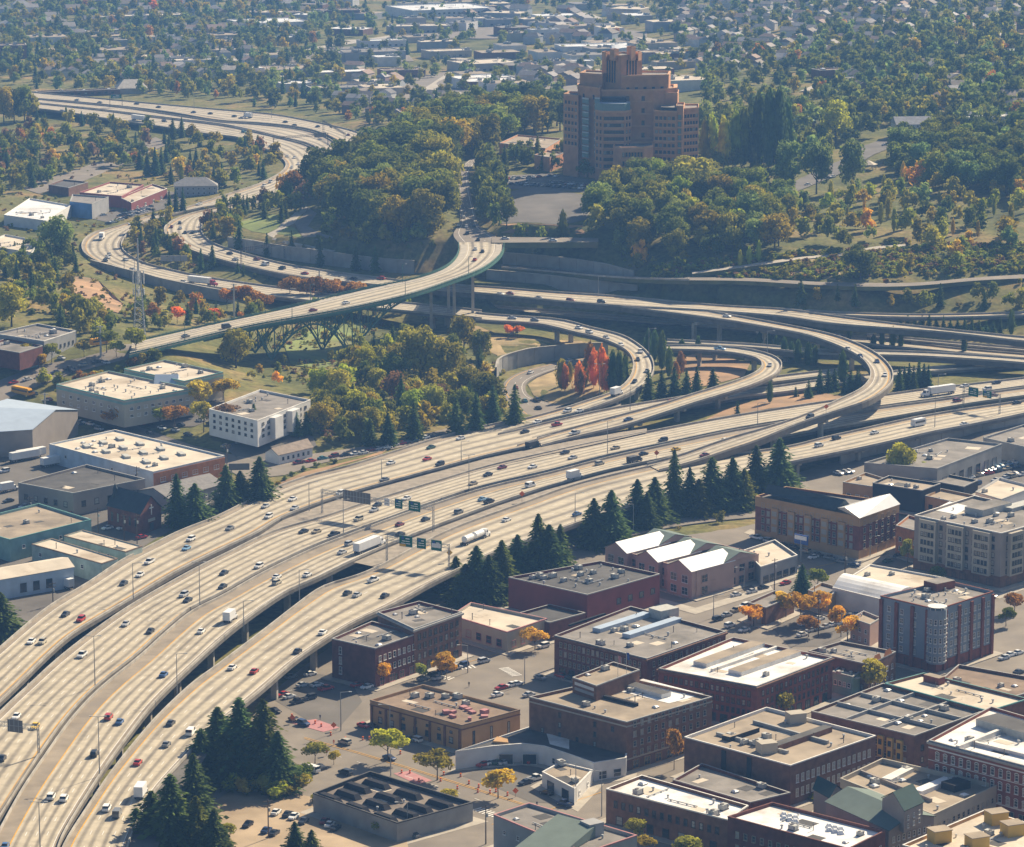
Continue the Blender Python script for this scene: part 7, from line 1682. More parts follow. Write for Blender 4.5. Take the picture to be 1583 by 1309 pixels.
for p, w, d, h, rz, *_ in HSPEC[290:]:
    i = R.randrange(4); j = 4 + R.randrange(4); ca, sa = math.cos(rz), math.sin(rz); T = lambda x, y, z: (p.x + x * ca - y * sa, p.y + x * sa + y * ca, p.z + z)
    mb.box((p.x, p.y, p.z - 1.5), (w, d, h + 1.5), rz, i); a, b, r = w / 2 + .4, d / 2 + .4, d * .28
    mb.face([T(-a, -b, h), T(a, -b, h), T(a, 0, h + r), T(-a, 0, h + r)], j); mb.face([T(a, b, h), T(-a, b, h), T(-a, 0, h + r), T(a, 0, h + r)], j); mb.face([T(-a, b, h), T(-a, -b, h), T(-a, 0, h + r)], i); mb.face([T(a, -b, h), T(a, b, h), T(a, 0, h + r)], i)
if mb.f: o = mb.build('distant_houses', HM); o['kind'] = 'stuff'; o['label'] = 'mass of small far houses across the valley'; o['category'] = 'houses'
house(G(1414, 211), 27, 15, 8.5, .12, (.55,.58,.60), (.33,.33,.34), 'large white gabled house with many windows on the hill street'); HP.append(G(1414, 211))
house(G(1240, 205), 11, 11, 8, .6, (.22,.10,.07), (.30,.45,.40), 'brick house with pale green hipped roof behind dark poplars', hip=True)
house(G(1226, 224), 9, 9, 6, .6, (.22,.10,.07), (.34,.48,.42), 'smaller brick house with green roof in front of the other', hip=True)
house(G(203, 143), 24, 22, 4.5, .2, (.45,.40,.32), (.52,.47,.40), 'beige hip roofed pavilion beside the far highway', hip=True, detail=False)
p = G(1342, 262); o = thing('gazebo', 'open pale roofed gazebo at the end of the hill street', 'gazebo', p)
for k in range(6):
    a = k * 1.047; mb = MB(); mb.box((p.x + math.cos(a) * 4.5, p.y + math.sin(a) * 4.5, p.z - .5), (.4, .4, 3.7)); mb.build('post', M('frame_white'), o)
mb = MB(); n = 6
for k in range(n):
    a, b = k * 1.047, (k + 1) * 1.047; mb.face([(p.x + math.cos(a) * 5.6, p.y + math.sin(a) * 5.6, p.z + 3.2), (p.x + math.cos(b) * 5.6, p.y + math.sin(b) * 5.6, p.z + 3.2), (p.x, p.y, p.z + 5.6)])
mb.build('roof', M('roof_cream'), o)
# ------------------------------------------------------------------ vehicles on the freeways
RP = dict(A='the leftmost freeway carriageway', B='the second freeway carriageway', C='the third freeway carriageway', D='the nearest freeway carriageway', RA='the loop ramp by red trees', RB='the second loop ramp', RC='the tall flyover ramp', A2='the low freeway connector', F='the high viaduct', E='the pit loop street', J='the green arch bridge', Q='the hill avenue', Q2='the side street', N='the outer highway bend', M='the inner highway bend', P1='the far upper carriageway', G='the road under the viaduct')
RCARS = dict(
A='452,771,s,white 410,782,s,silver 455,785,s,silver 415,798,u,white 355,816,s,grey 295,833,u,white 288,847,s,lightblue 231,868,p,white 216,888,s,white 191,901,s,dark 101,949,s,dark 125,957,u,red 48,991,s,white 65,992,u,beige 712,677,s,white 666,691,s,green 604,715,s,white 660,709,s,red 594,741,s,grey 680,717,u,dark 811,667,s,dark 526,762,u,white',
B='469,821,s,dark 489,821,s,tan 516,826,p,dark 400,875,u,white 346,885,s,dark 344,906,s,dark 284,919,u,silver 290,927,s,dark 194,964,s,silver 232,975,s,dark 127,1012,p,white 25,1107,s,white 54,1122,s,yellow 3,1172,s,dark 554,802,u,beige 578,788,s,silver 583,780,s,dark 628,770,s,white 776,722,s,maroon 754,733,s,dark 731,747,s,tan 823,721,s,white 873,699,s,dark 885,707,s,silver 951,692,s,tan 1025,680,u,dark 1526,601,u,white 1491,596,s,white 1540,591,s,dark',
C='618,810,s,maroon 658,802,s,dark 619,825,s,dark 540,840,u,silver 529,853,s,silver 428,891,s,white 428,900,u,beige 475,888,s,white 311,975,s,white 927,716,u,beige 995,701,s,black 820,750,v,white 746,771,s,lightblue 756,775,p,black 709,791,u,grey 253,1042,s,blue 168,1108,u,red 185,1115,s,blue 146,1165,u,black 79,1231,u,white 99,1234,u,white 8,1307,s,blue 1121,680,s,white 1480,619,u,maroon 1536,610,s,maroon 1045,694,s,yellow',
D='359,1031,s,white 393,1037,s,red 264,1117,s,dark 295,1132,v,white 257,1150,s,grey 213,1178,s,red 165,1249,u,white 181,1258,v,grey 460,1006,s,dark 577,896,p,white 552,919,s,silver 537,916,s,dark 595,920,s,dark 783,803,s,white 892,794,s,blue 499,977,s,white 1266,688,u,white 1293,677,u,dark 1352,668,s,white 1491,655,s,white 1572,622,s,dark',
RC='1311,539,s,silver 1330,550,s,darkblue 1356,558,s,darkblue 1368,579,s,white 1252,644,u,dark 1089,703,s,maroon 1124,488,s,white', F='930,466,u,dark 773,454,s,white 789,453,s,maroon 833,460,s,grey 882,464,u,maroon',
RA='792,491,s,silver 827,494,s,grey 895,506,s,white 911,513,u,white 937,521,s,silver 960,532,s,white 990,543,u,white 986,555,s,dark 1000,573,s,grey 981,589,s,dark 877,635,u,white 895,635,s,white 830,652,s,white', RB='1113,539,p,lightblue 1190,564,s,silver 971,648,s,darkblue 888,670,p,white', A2='1037,621,s,red 861,656,p,red',
E='820,575,s,white 798,599,s,red 811,619,s,teal 830,618,p,dark 832,630,s,dark 880,557,s,white', G='1060,494,u,red 1293,518,s,white 1411,528,s,white', J='535,468,s,white 484,479,s,maroon 287,519,s,grey 350,505,v,dark 734,401,s,red 746,388,s,dark 735,384,s,white 739,370,s,dark', Q='722,360,u,dark 721,350,s,white 709,347,s,white 717,335,s,white 733,349,s,dark', Q2='781,368,s,white 855,371,s,white',
N='169,393,s,silver 167,397,s,white 163,402,s,dark 194,401,s,silver 205,416,s,silver 202,345,s,white 308,315,s,white 284,435,s,white 405,217,s,dark 418,226,s,dark 430,231,s,dark 377,204,u,teal 444,241,s,white 455,243,s,white 461,253,s,white 451,258,s,white 455,265,s,white 418,281,u,silver 408,287,u,white 96,171,s,darkblue 254,187,u,dark 282,190,u,white 265,194,s,maroon',
M='265,350,s,maroon 278,344,s,dark 279,352,s,white 286,359,s,dark 297,359,s,dark 327,392,s,white 355,391,s,dark 364,400,s,white 397,400,s,maroon 410,408,v,white 436,414,u,dark 471,422,s,red 546,430,s,dark 589,430,u,red', P1='325,175,s,dark 362,179,s,dark 373,182,s,silver 381,175,s,white 441,188,s,dark 455,193,s,dark 491,195,s,dark 538,208,s,maroon 545,213,s,maroon 119,154,s,silver 154,158,s,grey 211,160,s,dark 245,165,s,dark 299,173,s,darkblue')
KK = dict(s='sedan', u='suv', p='pickup', v='van')
REV = set('A B M E P1'.split())
for key, txt in RCARS.items():
    for t in txt.split():
        u, v, k, c = t.split(','); p, a = road_point(key, float(u), float(v))
        if key in REV: a += math.pi
        place_car(KK[k], p, a, c, f'{c} {CWORD[KK[k]]} on {RP[key]}', 'vehicles on ' + RP[key])
def hv(key, u, v, kind, label, rev=0, col=None):
    p, a = road_point(key, u, v, 1.4); return heavy(kind, p, a + rev * math.pi, label, None, col)
hv('C', 356, 953, 'box', 'white box truck seen from behind on the third carriageway'); hv('C', 888, 735, 'box', 'white box truck with dark rear beside the median sign'); hv('C', 980, 709, 'dump', 'black dump truck on the third carriageway')
hv('C', 574, 842, 'semi', 'white articulated lorry passing under the sign bridge'); hv('D', 737, 829, 'tanker', 'white double tanker lorry behind the conifers'); hv('D', 218, 1223, 'box', 'white box truck half hidden by the bottom conifers'); hv('D', 1420, 653, 'rv', 'white camper van near the right sign bridge')
hv('B', 1447, 606, 'semi', 'white articulated lorry on the right side of the second carriageway', 1); hv('RA', 953, 606, 'box', 'white box truck leaving the loop ramp', 1); hv('N', 157, 366, 'box', 'white box truck on the outer highway bend'); hv('N', 316, 436, 'semi', 'lorry with pink cab and pale trailer on the outer highway', 0, 'pink'); hv('N', 219, 184, 'semi', 'far white lorry behind the cypress trees'); hv('P1', 383, 179, 'box', 'far white truck beside the dark sign bridge', 1); hv('A', 823, 686, 'dump', 'dark work truck stopped on the gore')
# ------------------------------------------------------------------ parked and street cars
aE = math.atan2(*(lambda d: (d.y, d.x))(P(804,1097) - P(714,1121))); aN = math.atan2(*(lambda d: (d.y, d.x))(P(714,1121) - P(572,1082)))
def parked(zone, group, txt, ang):
    for t in txt.split():
        u, v, k, c = t.split(','); p = G(float(u), float(v) + 1.5)
        p.z += .14
        place_car(KK[k], p, ang + R.uniform(-.05, .05) + R.choice((0, math.pi)), c, f'{c} {CWORD[KK[k]]} {zone}', group)
parked('parked on the bare dirt lot', 'cars on the dirt lot', '383,1276,s,black 412,1285,s,darkblue 424,1289,s,dark 427,1257,s,white 445,1260,s,dark 454,1264,s,white 469,1271,s,dark 502,1271,s,maroon 510,1276,s,white 519,1281,s,dark', aE + .5)
parked('parked beside the freeway underpass', 'cars beside the underpass', '450,1047,s,grey 480,1043,s,white 490,1060,s,white 504,1066,p,red 437,1075,s,red 447,1078,s,white 460,1086,p,dark 479,1080,u,dark 468,1060,s,silver', aE)
parked('on the street by the construction works', 'cars on the street works', '533,1149,u,beige 602,1173,s,darkblue 493,1187,s,dark 483,1192,v,white 534,1196,u,dark 562,1123,s,red 575,1124,s,dark 643,1145,u,white 633,1144,s,grey 873,1244,p,darkblue 638,1292,s,grey 835,1049,s,grey 845,1227,s,black', aN)
parked('outside the white curved garage', 'cars outside the garage', '747,1183,s,red 760,1180,s,white 771,1180,s,green 780,1180,s,silver 823,1178,s,red 812,1211,s,dark 828,1205,p,white', aE)
parked('parked behind the tan hall', 'cars behind the tan hall', '775,1064,s,red 790,1060,s,white 799,1058,s,white 769,1075,s,white 818,1075,s,silver', aE)
parked('on the avenue between the brick blocks', 'cars on the avenue', '748,1023,u,silver 840,1000,u,white 567,1063,s,white 552,1060,s,red 677,1049,s,silver 1128,968,u,white 1150,975,s,silver', aE)
parked('on the street by the pink market', 'cars by the market', '1138,920,s,white 1163,915,s,silver 1180,909,s,dark 1214,902,s,red 1204,884,s,dark 1214,881,s,white 1222,879,s,white 1230,878,s,silver 1257,862,s,white 1373,868,s,green 1389,860,s,dark 1410,861,s,white', aE)
parked('under the orange street trees', 'cars under the orange trees', '1242,965,s,white 1250,963,s,white 1259,960,s,white 1267,957,s,white 1254,975,s,silver 1264,973,s,grey 1275,970,s,silver 1285,967,s,white 1295,965,s,silver 1240,982,s,white 1349,941,s,darkblue 1324,951,s,silver', aE)
parked('at the right edge kerb', 'cars at the right edge', '1562,1013,s,white 1574,1010,s,white 1575,1040,s,dark 1552,1018,s,silver', aE)
parked('in the dealer rows by the grey warehouse', 'cars in the dealer lot', ' '.join(f'{1513+k*6.5:.0f},{731-k*2:.0f},s,{("dark","dark","teal","silver","lightblue","lightblue","silver","lightblue","white")[k]}' for k in range(9)) + ' ' + ' '.join(f'{1548+k*6:.0f},{703+k*1.6:.0f},s,{("lightblue","silver","lightblue","white","lightblue","silver")[k]}' for k in range(6)) + ' 1296,732,s,white 1306,730,s,silver 1313,729,s,white 1560,736,s,silver 1570,733,s,white', aN)
parked('in the yard of the left workshops', 'cars in the workshop yard', '166,817,s,white 189,817,s,white 219,831,s,red 54,913,v,white 10,861,s,white 37,784,s,white 57,777,s,grey 13,775,s,dark 60,792,s,dark 149,784,s,tan 320,784,s,white 7,729,u,white 100,768,s,silver 44,794,s,white', aE)
parked('in the kerb row above the freeway', 'cars in the kerb row above the freeway', '462,716,p,maroon 481,713,s,red 499,709,s,teal 516,706,u,maroon 533,704,s,dark 548,702,s,white 562,700,s,white 573,696,s,maroon 585,694,s,silver 599,692,s,white 610,688,s,white 620,686,s,red 630,684,s,dark 640,682,s,green 657,677,s,white 667,675,s,dark 677,673,s,dark', aE)
parked('around the teal banded offices', 'cars around the teal banded offices', '92,624,s,dark 124,635,s,white 139,640,s,silver 154,645,s,dark 125,653,s,white 140,656,s,white 218,655,s,red 233,653,u,dark 197,656,s,white 164,561,s,silver 110,573,s,dark 95,554,s,silver 231,670,s,dark 251,662,s,white 271,665,s,silver 291,672,s,dark 279,657,s,dark 310,650,s,white 325,655,s,dark 52,610,u,dark 75,618,s,maroon', aN)
parked('in the store lot at the highway bend', 'cars in the store lot', ' '.join(f'{168+k*6.2:.0f},{345-k*2.1:.0f},s,{R.choice(("white","silver","dark","grey","red","white"))}' for k in range(11)) + ' ' + ' '.join(f'{186+k*6.5:.0f},{333-k*2:.0f},s,{R.choice(("white","silver","dark","grey","darkblue"))}' for k in range(8)) + ' 160,332,s,silver 175,326,s,dark 208,316,s,dark', aE)
parked('in the lot before the brick tower', 'cars in the tower lot', '784,280,s,white 800,276,s,dark 833,285,s,silver ' + ' '.join(f'{851+k*5:.0f},{281+k*.5:.0f},s,{R.choice(("white","silver","dark","grey","maroon"))}' for k in range(12)) + ' 818,277,s,silver 860,272,s,white', aE + .3)
parked('on the hill street near the gazebo', 'cars on the hill street', '1287,273,s,white 1279,275,s,dark 1209,297,s,white 1214,292,s,teal 1249,285,s,white 1443,209,s,silver 1376,221,s,dark 1368,224,s,silver 1310,247,s,white 1318,243,s,white 1385,219,s,white', aE)
def row(zone, group, a, b, n, ang):
    parked(zone, group, ' '.join(f'{a[0]+(b[0]-a[0])*k/(n-1)+R.uniform(-1,1):.1f},{a[1]+(b[1]-a[1])*k/(n-1):.1f},{R.choice("sssuup")},{R.choice(("white","silver","dark","grey","red","tan","darkblue","black"))}' for k in range(n) if R.random() < .85), ang)
row('along the kerb of the red brick block', 'cars by the red brick block', (655,1050), (716,1030), 6, aE)
row('in front of the four storey dark block', 'cars by the four storey block', (866,1046), (985,1076), 9, aN)
row('beside the long white ridge block', 'cars by the ridge block', (1178,1108), (1252,1086), 7, aE)
row('on the street above the orange trees', 'cars above the orange trees', (1150,938), (1110,958), 4, aE)
row('at the foot of the mixed brick apartments', 'cars by the apartments', (1170,832), (1320,874), 9, aN)
row('under the nearest carriageway', 'cars under the freeway edge', (425,1100), (470,1120), 4, aN)
row('outside the dark flat workshop', 'cars by the workshop', (130,806), (40,770), 9, aN)
row('behind the white and orange warehouse', 'cars behind the warehouse', (120,655), (330,712), 14, aN)
row('in the gravel yard by the clinic', 'cars by the clinic', (350,690), (402,676), 6, aE)
row('in the car park under the freeway wall', 'cars under the freeway wall', (1460,748), (1570,722), 9, aE)
row('in the second row under the freeway wall', 'second row under the freeway wall', (1470,757), (1580,734), 9, aE)
row('on the street by the taupe tower', 'cars by the taupe tower', (1400,888), (1530,922), 8, aN)
row('along the left street kerb', 'cars on the left street', (20,592), (150,560), 7, aE)
row('in the front rows before the brick tower', 'front rows before the tower', (790,284), (915,292), 16, aE + .3)
row('in the back rows before the brick tower', 'back rows before the tower', (785,276), (850,272), 9, aE + .3)
def hp(u, v, kind, ang, label, group=None): 
    p = G(u, v); p.z += .2; return heavy(kind, p, ang, label, group)
hp(40, 571, 'bus', aE, 'green and white city bus on the left street'); hp(34, 610, 'schoolbus', aN, 'yellow school bus at the left street corner'); hp(229, 306, 'schoolbus', aE, 'left yellow school bus beside the red store'); hp(243, 302, 'schoolbus', aE, 'right yellow school bus beside the red store')
hp(100, 909, 'box', aN + math.pi, 'white box truck parked beside the metal shed'); hp(13, 760, 'box', aE, 'white box truck at the left edge yard'); hp(157, 533, 'schoolbus', aE, 'orange yellow bus by the bridge end')
hp(38, 712, 'trailer', aE, 'leftmost white cargo trailer behind the dark workshop'); hp(48, 709, 'trailer', aE, 'white cargo trailer second from left behind the workshop'); hp(86, 720, 'trailer', aE, 'white cargo trailer third from left behind the workshop'); hp(96, 717, 'trailer', aE, 'rightmost white cargo trailer behind the dark workshop')
# ------------------------------------------------------------------ lamps, signs, poles
for key, u, v, h, dbl in (('A',206,925,12,0),('B',309,938,15,1),('C',463,931,11,0),('C',377,976,10,0),('B',147,1063,16,1),('C',154,1200,17,1),('C',62,1309,12,1),('C',274,1076,13,0),('B',725,759,14,1),('A',713,713,8,0),('B',939,704,14,1),('D',889,808,11,0),('A',478,790,11,0),('B',531,827,13,1),('A',590,742,8,0),('RA',927,612,14,1),('RB',974,634,10,0),('C',1171,659,10,0),('D',1445,660,13,0),('B',1450,610,9,0),('RA',1003,548,12,0),('RB',1186,545,10,0),('F',925,458,10,0),('M',380,398,9,0),('N',192,416,9,0),('N',208,420,10,1),('P1',300,168,9,0),('P1',420,182,9,0),('N',380,226,9,0)):
    lamp(u, v, h, 1, bool(dbl), label=f'{"twin headed" if dbl else "single armed"} grey lamp post on {RP[key]}', key=key, group='freeway lamp posts')
for u, v, h, s in ((979,824,11,-1),(603,1140,10,-1),(527,1130,12,1),(674,1010,9,1),(723,1040,9,-1),(811,1058,9,1),(890,1240,11,-1),(930,1262,13,-1),(604,1200,8,1),(1345,862,8,1),(1103,955,8,1),(1150,912,8,-1),(1367,1040,8,1),(1300,985,8,1),(630,1290,9,-1)):
    lamp(u, v, h, s, label='grey curved street lamp in the brick district', group='district street lamps')
for u, v, h, a in ((751,1305,11,.6),(415,1296,11,.3),(212,841,11,.6),(192,836,10,.6),(152,826,10,.6),(351,728,11,.4),(212,760,10,.5),(47,800,8,.5),(1265,985,15,.6),(1197,915,12,.6),(1306,898,11,.5),(1403,878,9,.5),(82,935,8,.6)):
    utility_pole(u, v, h, 'brown wooden utility pole with crossarms', a)
for u, v, h in ((362, 491, 17), (494, 468, 17), (156, 552, 14), (70, 640, 9)):
    p = G(u, v); o = thing('steel_mast', 'tall pale tubular power mast', 'mast', p); mb = MB(); mb.tube([p, p + Vector((0, 0, h))], [.55, .3], 8); mb.build('pole', M('galvanised'), o)
    for dz in (.5, 3): 
        mb = MB(); mb.bar(p + Vector((-1.6, 0, h - dz)), p + Vector((1.6, 0, h - dz)), .25); mb.build('crossarm', M('galvanised'), o)
Z = Vector
ga, gb = P(498, 793, 9.75), P(670, 821, 9.8)
gantry(ga, gb, 8.2, 'steel sign bridge with two green signs facing and one grey back panel', [(.33, 12.5, 4.2, 'back'), (.60, 2.4, 2.8, 'white'), (.705, 3.4, 3.6, 'green'), (.845, 5.2, 3.8, 'green')])
gantry(P(598, 868, 9.8), P(694, 881, 9.9), 8.2, 'steel sign bridge with three green signs over the nearest carriageway', [(.33, 5.2, 4.0, 'exit'), (.58, 3.6, 3.8, 'green'), (.82, 4.2, 3.8, 'lower')])
gantry(P(1489, 631, 8.3), P(1545, 641, 8.3), 8.0, 'steel sign bridge with green signs near the right edge', [(.3, 5.2, 4.0, 'green'), (.68, 4.6, 3.2, 'exit')])
gantry(P(60, 1168, 9.7), P(-90, 1150, 9.7), 8.0, 'sign bridge at the bottom left edge with dark sign backs', [(.22, 4.8, 3.6, 'back'), (.52, 5, 3, 'back')], two=True)
gantry(P(423, 233, 23.5), P(507, 226, 24), 8, 'far dark sign bridge across the highway curve', [(.85, 9, 3, 'back')], post='steel_dark')
gantry(P(373, 409, 20), P(440, 399, 20), 8, 'dark sign bridge below the park terrace', [(.2, 6, 2.6, 'back'), (.55, 5, 2, 'back')], post='steel_dark')
gantry(P(170, 166, 26), P(189, 165.5, 26), 8, 'far sign post pair beside the distant highway', [(.5, 8, 3, 'green')], post='steel_dark')
gantry(P(500, 205, 25), P(533, 225, 25), 8, 'farthest dark sign bridge behind the highway curve', [(.4, 8, 2.5, 'back')], post='steel_dark')
for u, v, key, c, lb in ((807, 776, 'C', 'orange', 'orange diamond warning sign on the median by the white van'), (1015, 712, 'C', 'orange', 'orange diamond warning sign by the black dump truck'), (695, 868, 'D', 'sign_yellow', 'yellow exit panel beneath the sign bridge post'), (1277, 640, 'RC', 'orange', 'small orange curve sign on the flyover')):
    p, a = road_point(key, u, v, 0); o = thing('warning_sign', lb, 'road sign', p); mb = MB(); mb.tube([p, p + Vector((0, 0, 3.4))], .08, 5); mb.build('post', M('steel_grey'), o)
    mb = MB(); w = 1.1; y = p.y - .1; z = p.z + 3.2; mb.face([(p.x, y, z - w), (p.x + w, y, z), (p.x, y, z + w), (p.x - w, y, z)]); mb.face([(p.x, y + .06, z - w), (p.x - w, y + .06, z), (p.x, y + .06, z + w), (p.x + w, y + .06, z)]); mb.build('sign_face', M(c), o)
p = G(1238, 868); o = thing('billboard', 'blue and white billboard on a post at the store corner', 'billboard', p)
mb = MB(); mb.tube([p, p + Vector((0, 0, 9))], .3, 8); mb.build('post', M('steel_grey'), o); mb = MB(); mb.box((p.x, p.y, p.z + 6.5), (6, .5, 3.4), -.75); pn = mb.build('panel', M('sign_blue'), o); mb = MB(); mb.box((p.x - .25, p.y - .3, p.z + 8.1), (5.4, .2, 1.5), -.75); mb.build('panel_face', M('sign_white'), pn)
p = G(358, 748); o = thing('billboard', 'grey backed billboard frame beside the church conifers', 'billboard', p)
mb = MB(); mb.tube([p, p + Vector((0, 0, 7))], .3, 8); mb.build('post', M('steel_grey'), o); mb = MB(); mb.box((p.x + 3, p.y, p.z + 5.5), (8, .4, 2.6), .1); mb.build('panel', M('sign_back'), o)
p = G(268, 415) + Vector((0, 0, 4)); o = thing('billboard', 'pale billboard panels standing inside the left bend', 'billboard', G(268, 415))
for k in range(4): 
    mb = MB(); mb.box((p.x - 5 + k * 3.6, p.y, p.z), (3.4, .4, 3), .1); mb.build('panel', M('stucco_grey'), o); mb = MB(); mb.box((p.x - 5 + k * 3.6, p.y + .4, p.z - 6), (.3, .3, 8)); mb.build('post', M('steel_dark'), o)
# lattice mast
p = G(216, 524); o = thing('radio_mast', 'grey lattice radio mast with antennas below the left bend', 'mast', p); hh = 46
mb = MB()
for k in range(11):
    z0, z1 = hh * .68 * k / 11, hh * .68 * (k + 1) / 11; w0, w1 = 2.6 - 1.7 * k / 11, 2.6 - 1.7 * (k + 1) / 11
    c0_ = [p + Vector((x * w0, y * w0, z0)) for x, y in ((-1, -1), (1, -1), (1, 1), (-1, 1))]; c1_ = [p + Vector((x * w1, y * w1, z1)) for x, y in ((-1, -1), (1, -1), (1, 1), (-1, 1))]
    for i in range(4): j = (i + 1) % 4; mb.bar(c0_[i], c1_[i], .25); mb.bar(c0_[i], c1_[j], .15); mb.bar(c1_[i], c1_[j], .15)
mb.build('lattice', M('galvanised'), o)
mb = MB(); mb.tube([p + Vector((0, 0, hh * .66)), p + Vector((0, 0, hh))], [.5, .3], 8); mb.build('pole', M('galvanised'), o)
for zz in (.44, .55, .62):
    for k in range(4):
        a = k * 1.57; mb = MB(); mb.box((p.x + math.cos(a) * 2.4, p.y + math.sin(a) * 2.4, p.z + hh * zz), (.5, .5, 3), a); mb.build('antenna', M('stucco_white'), o)
# barrels, work signs, cones, people
BAR = MB(); BAR.tube([(0, 0, 0), (0, 0, .35), (0, 0, .7), (0, 0, 1.05)], [.32, .3, .27, .24], 8); BAR = BAR.mesh('traffic_barrel', M('orange'))
STR = MB(); STR.tube([(0, 0, .42), (0, 0, .58)], [.305, .29], 8); STR = STR.mesh('white_stripe', M('sign_white'))
for a, b, n in (((500,1128),(660,1172),8),((610,1195),(800,1240),8),((455,1110),(500,1125),4),((690,1200),(790,1225),6)):
    for k in range(n):
        u = a[0] + (b[0] - a[0]) * (k + R.uniform(-.5, .5)) / n; v = a[1] + (b[1] - a[1]) * k / n + R.uniform(-7, 7); q_ = G(u, v); q_.z += .1
        o = bpy.data.objects.new('traffic_barrel', BAR); COL.objects.link(o); o.location = q_; tag(o, 'orange traffic barrel with white stripe along the street works', 'traffic barrel', 'traffic barrels', True); inst('white_stripe', STR, o, (0, 0, 0))
for u, v in ((516, 1130), (797, 1232), (505, 1168), (452, 1118)):
    p = G(u, v); o = thing('work_sign', 'orange diamond road works sign at the street works', 'road sign', p); mb = MB(); mb.tube([p, p + Vector((0, 0, 1.6))], .06, 5); mb.build('post', M('steel_grey'), o); w = .9; z = p.z + 1.9; y = p.y - .1
    mb = MB(); mb.prism([(p.x - .02, y), (p.x + .02, y), (p.x + .02, y + .05), (p.x - .02, y + .05)], z - .9, z - .85); mb.face([(p.x, y, z - w), (p.x + w, y, z), (p.x, y, z + w), (p.x - w, y, z)]); mb.face([(p.x, y + .06, z - w), (p.x - w, y + .06, z), (p.x, y + .06, z + w), (p.x + w, y + .06, z)]); mb.build('sign_face', M('orange'), o)
def person(u, v, shirt, label):
    p = G(u, v); p.z += .1; o = thing('person', label, 'person', p)
    V = [(0,0,.93),(0,0,1.2),(0,0,1.45),(0,0,1.56),(0,0,1.68),(.1,0,.9),(.13,.12,.5),(.13,.02,.06),(.14,-.1,.02),(-.1,0,.9),(-.13,-.1,.5),(-.13,.1,.06),(-.14,-.02,.02),(.2,0,1.42),(.26,.05,1.15),(.25,-.1,.9),(-.2,0,1.42),(-.26,-.05,1.15),(-.25,-.12,.92)]
    E = [(0,1),(1,2),(2,3),(3,4),(0,5),(5,6),(6,7),(7,8),(0,9),(9,10),(10,11),(11,12),(2,13),(13,14),(14,15),(2,16),(16,17),(17,18)]
    me = bpy.data.meshes.new('body'); me.from_pydata(V, E, []); b = bpy.data.objects.new('body', me); COL.objects.link(b); b.parent = o
    sk = b.modifiers.new('skin', 'SKIN'); rr = [.16,.15,.16,.06,.11,.1,.075,.05,.045,.1,.075,.05,.045,.065,.05,.04,.065,.05,.04]
    for x, r_ in zip(me.skin_vertices[0].data, rr): x.radius = (r_, r_ * .85)
    me.skin_vertices[0].data[0].use_root = True
    b.modifiers.new('sub', 'SUBSURF').levels = 1; b.modifiers['sub'].render_levels = 1; me.materials.append(M(shirt))
for a in ((495, 1113, 'skin_cloth', 'person in dark clothes standing by the red crosswalk'), (725, 1062, 'steel_dark', 'person walking on the avenue corner behind the tan hall'), (516, 1152, 'orange', 'worker in an orange vest by the small yellow tree'), (830, 1248, 'skin_cloth', 'person standing at the garage forecourt kerb')): person(*a)
# ------------------------------------------------------------------ trees, near ones by hand
def many(kind, txt, label, group=None, share=False, k=1):
    for t in txt.split():
        u, v, h, w, c = t.split(','); tree(kind, float(u), float(v), float(h) * k, float(w) * k, c, label, group, share)
many('bigconifer', '372,1208,168,88,dk 338,1200,125,76,dk 408,1212,140,80,dg 312,1212,102,66,dk 430,1222,118,72,dk 350,1214,100,60,dg', 'tall dark conifer in the clump above the dirt lot')
many('bigconifer', '236,1335,140,88,dk 266,1345,160,92,dk 300,1268,112,72,dk 305,1345,140,80,dg 332,1350,110,70,dk 212,1320,90,66,dk 268,1290,80,60,dg 345,1345,66,46,dg', 'tall dark conifer in the clump at the bottom left')
many('bigconifer', '456,1325,62,40,dk 482,1330,66,42,dg', 'young conifer at the bottom edge of the dirt lot')
many('bigconifer', '737,930,116,66,dk 756,932,92,56,dk 776,924,96,58,dg 800,900,86,52,dk 832,900,112,58,dk 849,900,118,60,dk 866,893,96,54,dk 705,918,66,46,dg 720,932,84,54,dg', 'dark conifer in the row behind the red building')
many('bigconifer', '918,846,102,54,dk 945,842,106,56,dk', 'dark conifer standing between ramp street and nearest carriageway')
many('bigconifer', '985,815,80,48,dk 1012,810,98,52,dk 1042,795,108,40,dk 1066,793,90,42,dk 1100,788,96,54,dk 1132,787,98,52,dk 1168,775,100,58,dk 1204,770,114,64,dk 1080,798,66,46,dg 1150,785,72,44,dg 1000,818,60,44,dk', 'dark conifer in the row left of the brick and tan apartments')
many('bigconifer', '274,812,84,44,dk 302,812,80,46,dk 350,788,74,40,dk 372,782,74,40,dk 402,778,92,50,dk', 'dark conifer beside the brick church')
many('conifer', '393,670,46,34,dk 458,674,40,28,dk 474,672,36,26,dk 490,652,38,24,dk', 'dark conifer near the white clinic')
many('bigconifer', '2,990,90,70,dk', 'dark conifer cut by the left edge beside the freeway')
many('bigconifer', '1240,922,62,32,dk', 'slim dark conifer beside the round green tree')
many('street', '1264,914,36,36,gr', 'round green tree beside the slim conifer')
many('broad', '1393,748,62,54,lg', 'large bright green tree in front of the grey warehouse'); many('street', '1432,748,36,34,lg', 'smaller bright green tree right of the large one')
many('street', '1238,965,52,58,go 1215,955,40,44,go 1268,958,46,50,go 1250,985,34,40,og 1165,968,34,44,go 1292,975,38,40,go', 'orange leaved tree in the car park by the striped apartments')
many('street', '1310,993,42,54,go', 'golden tree next to the striped apartments')
many('street', '593,1060,38,44,go 683,1046,40,44,go 690,1050,32,34,go', 'orange street tree beside the red brick block'); many('street', '655,1052,26,34,yg', 'thin yellow green street tree by the corner block')
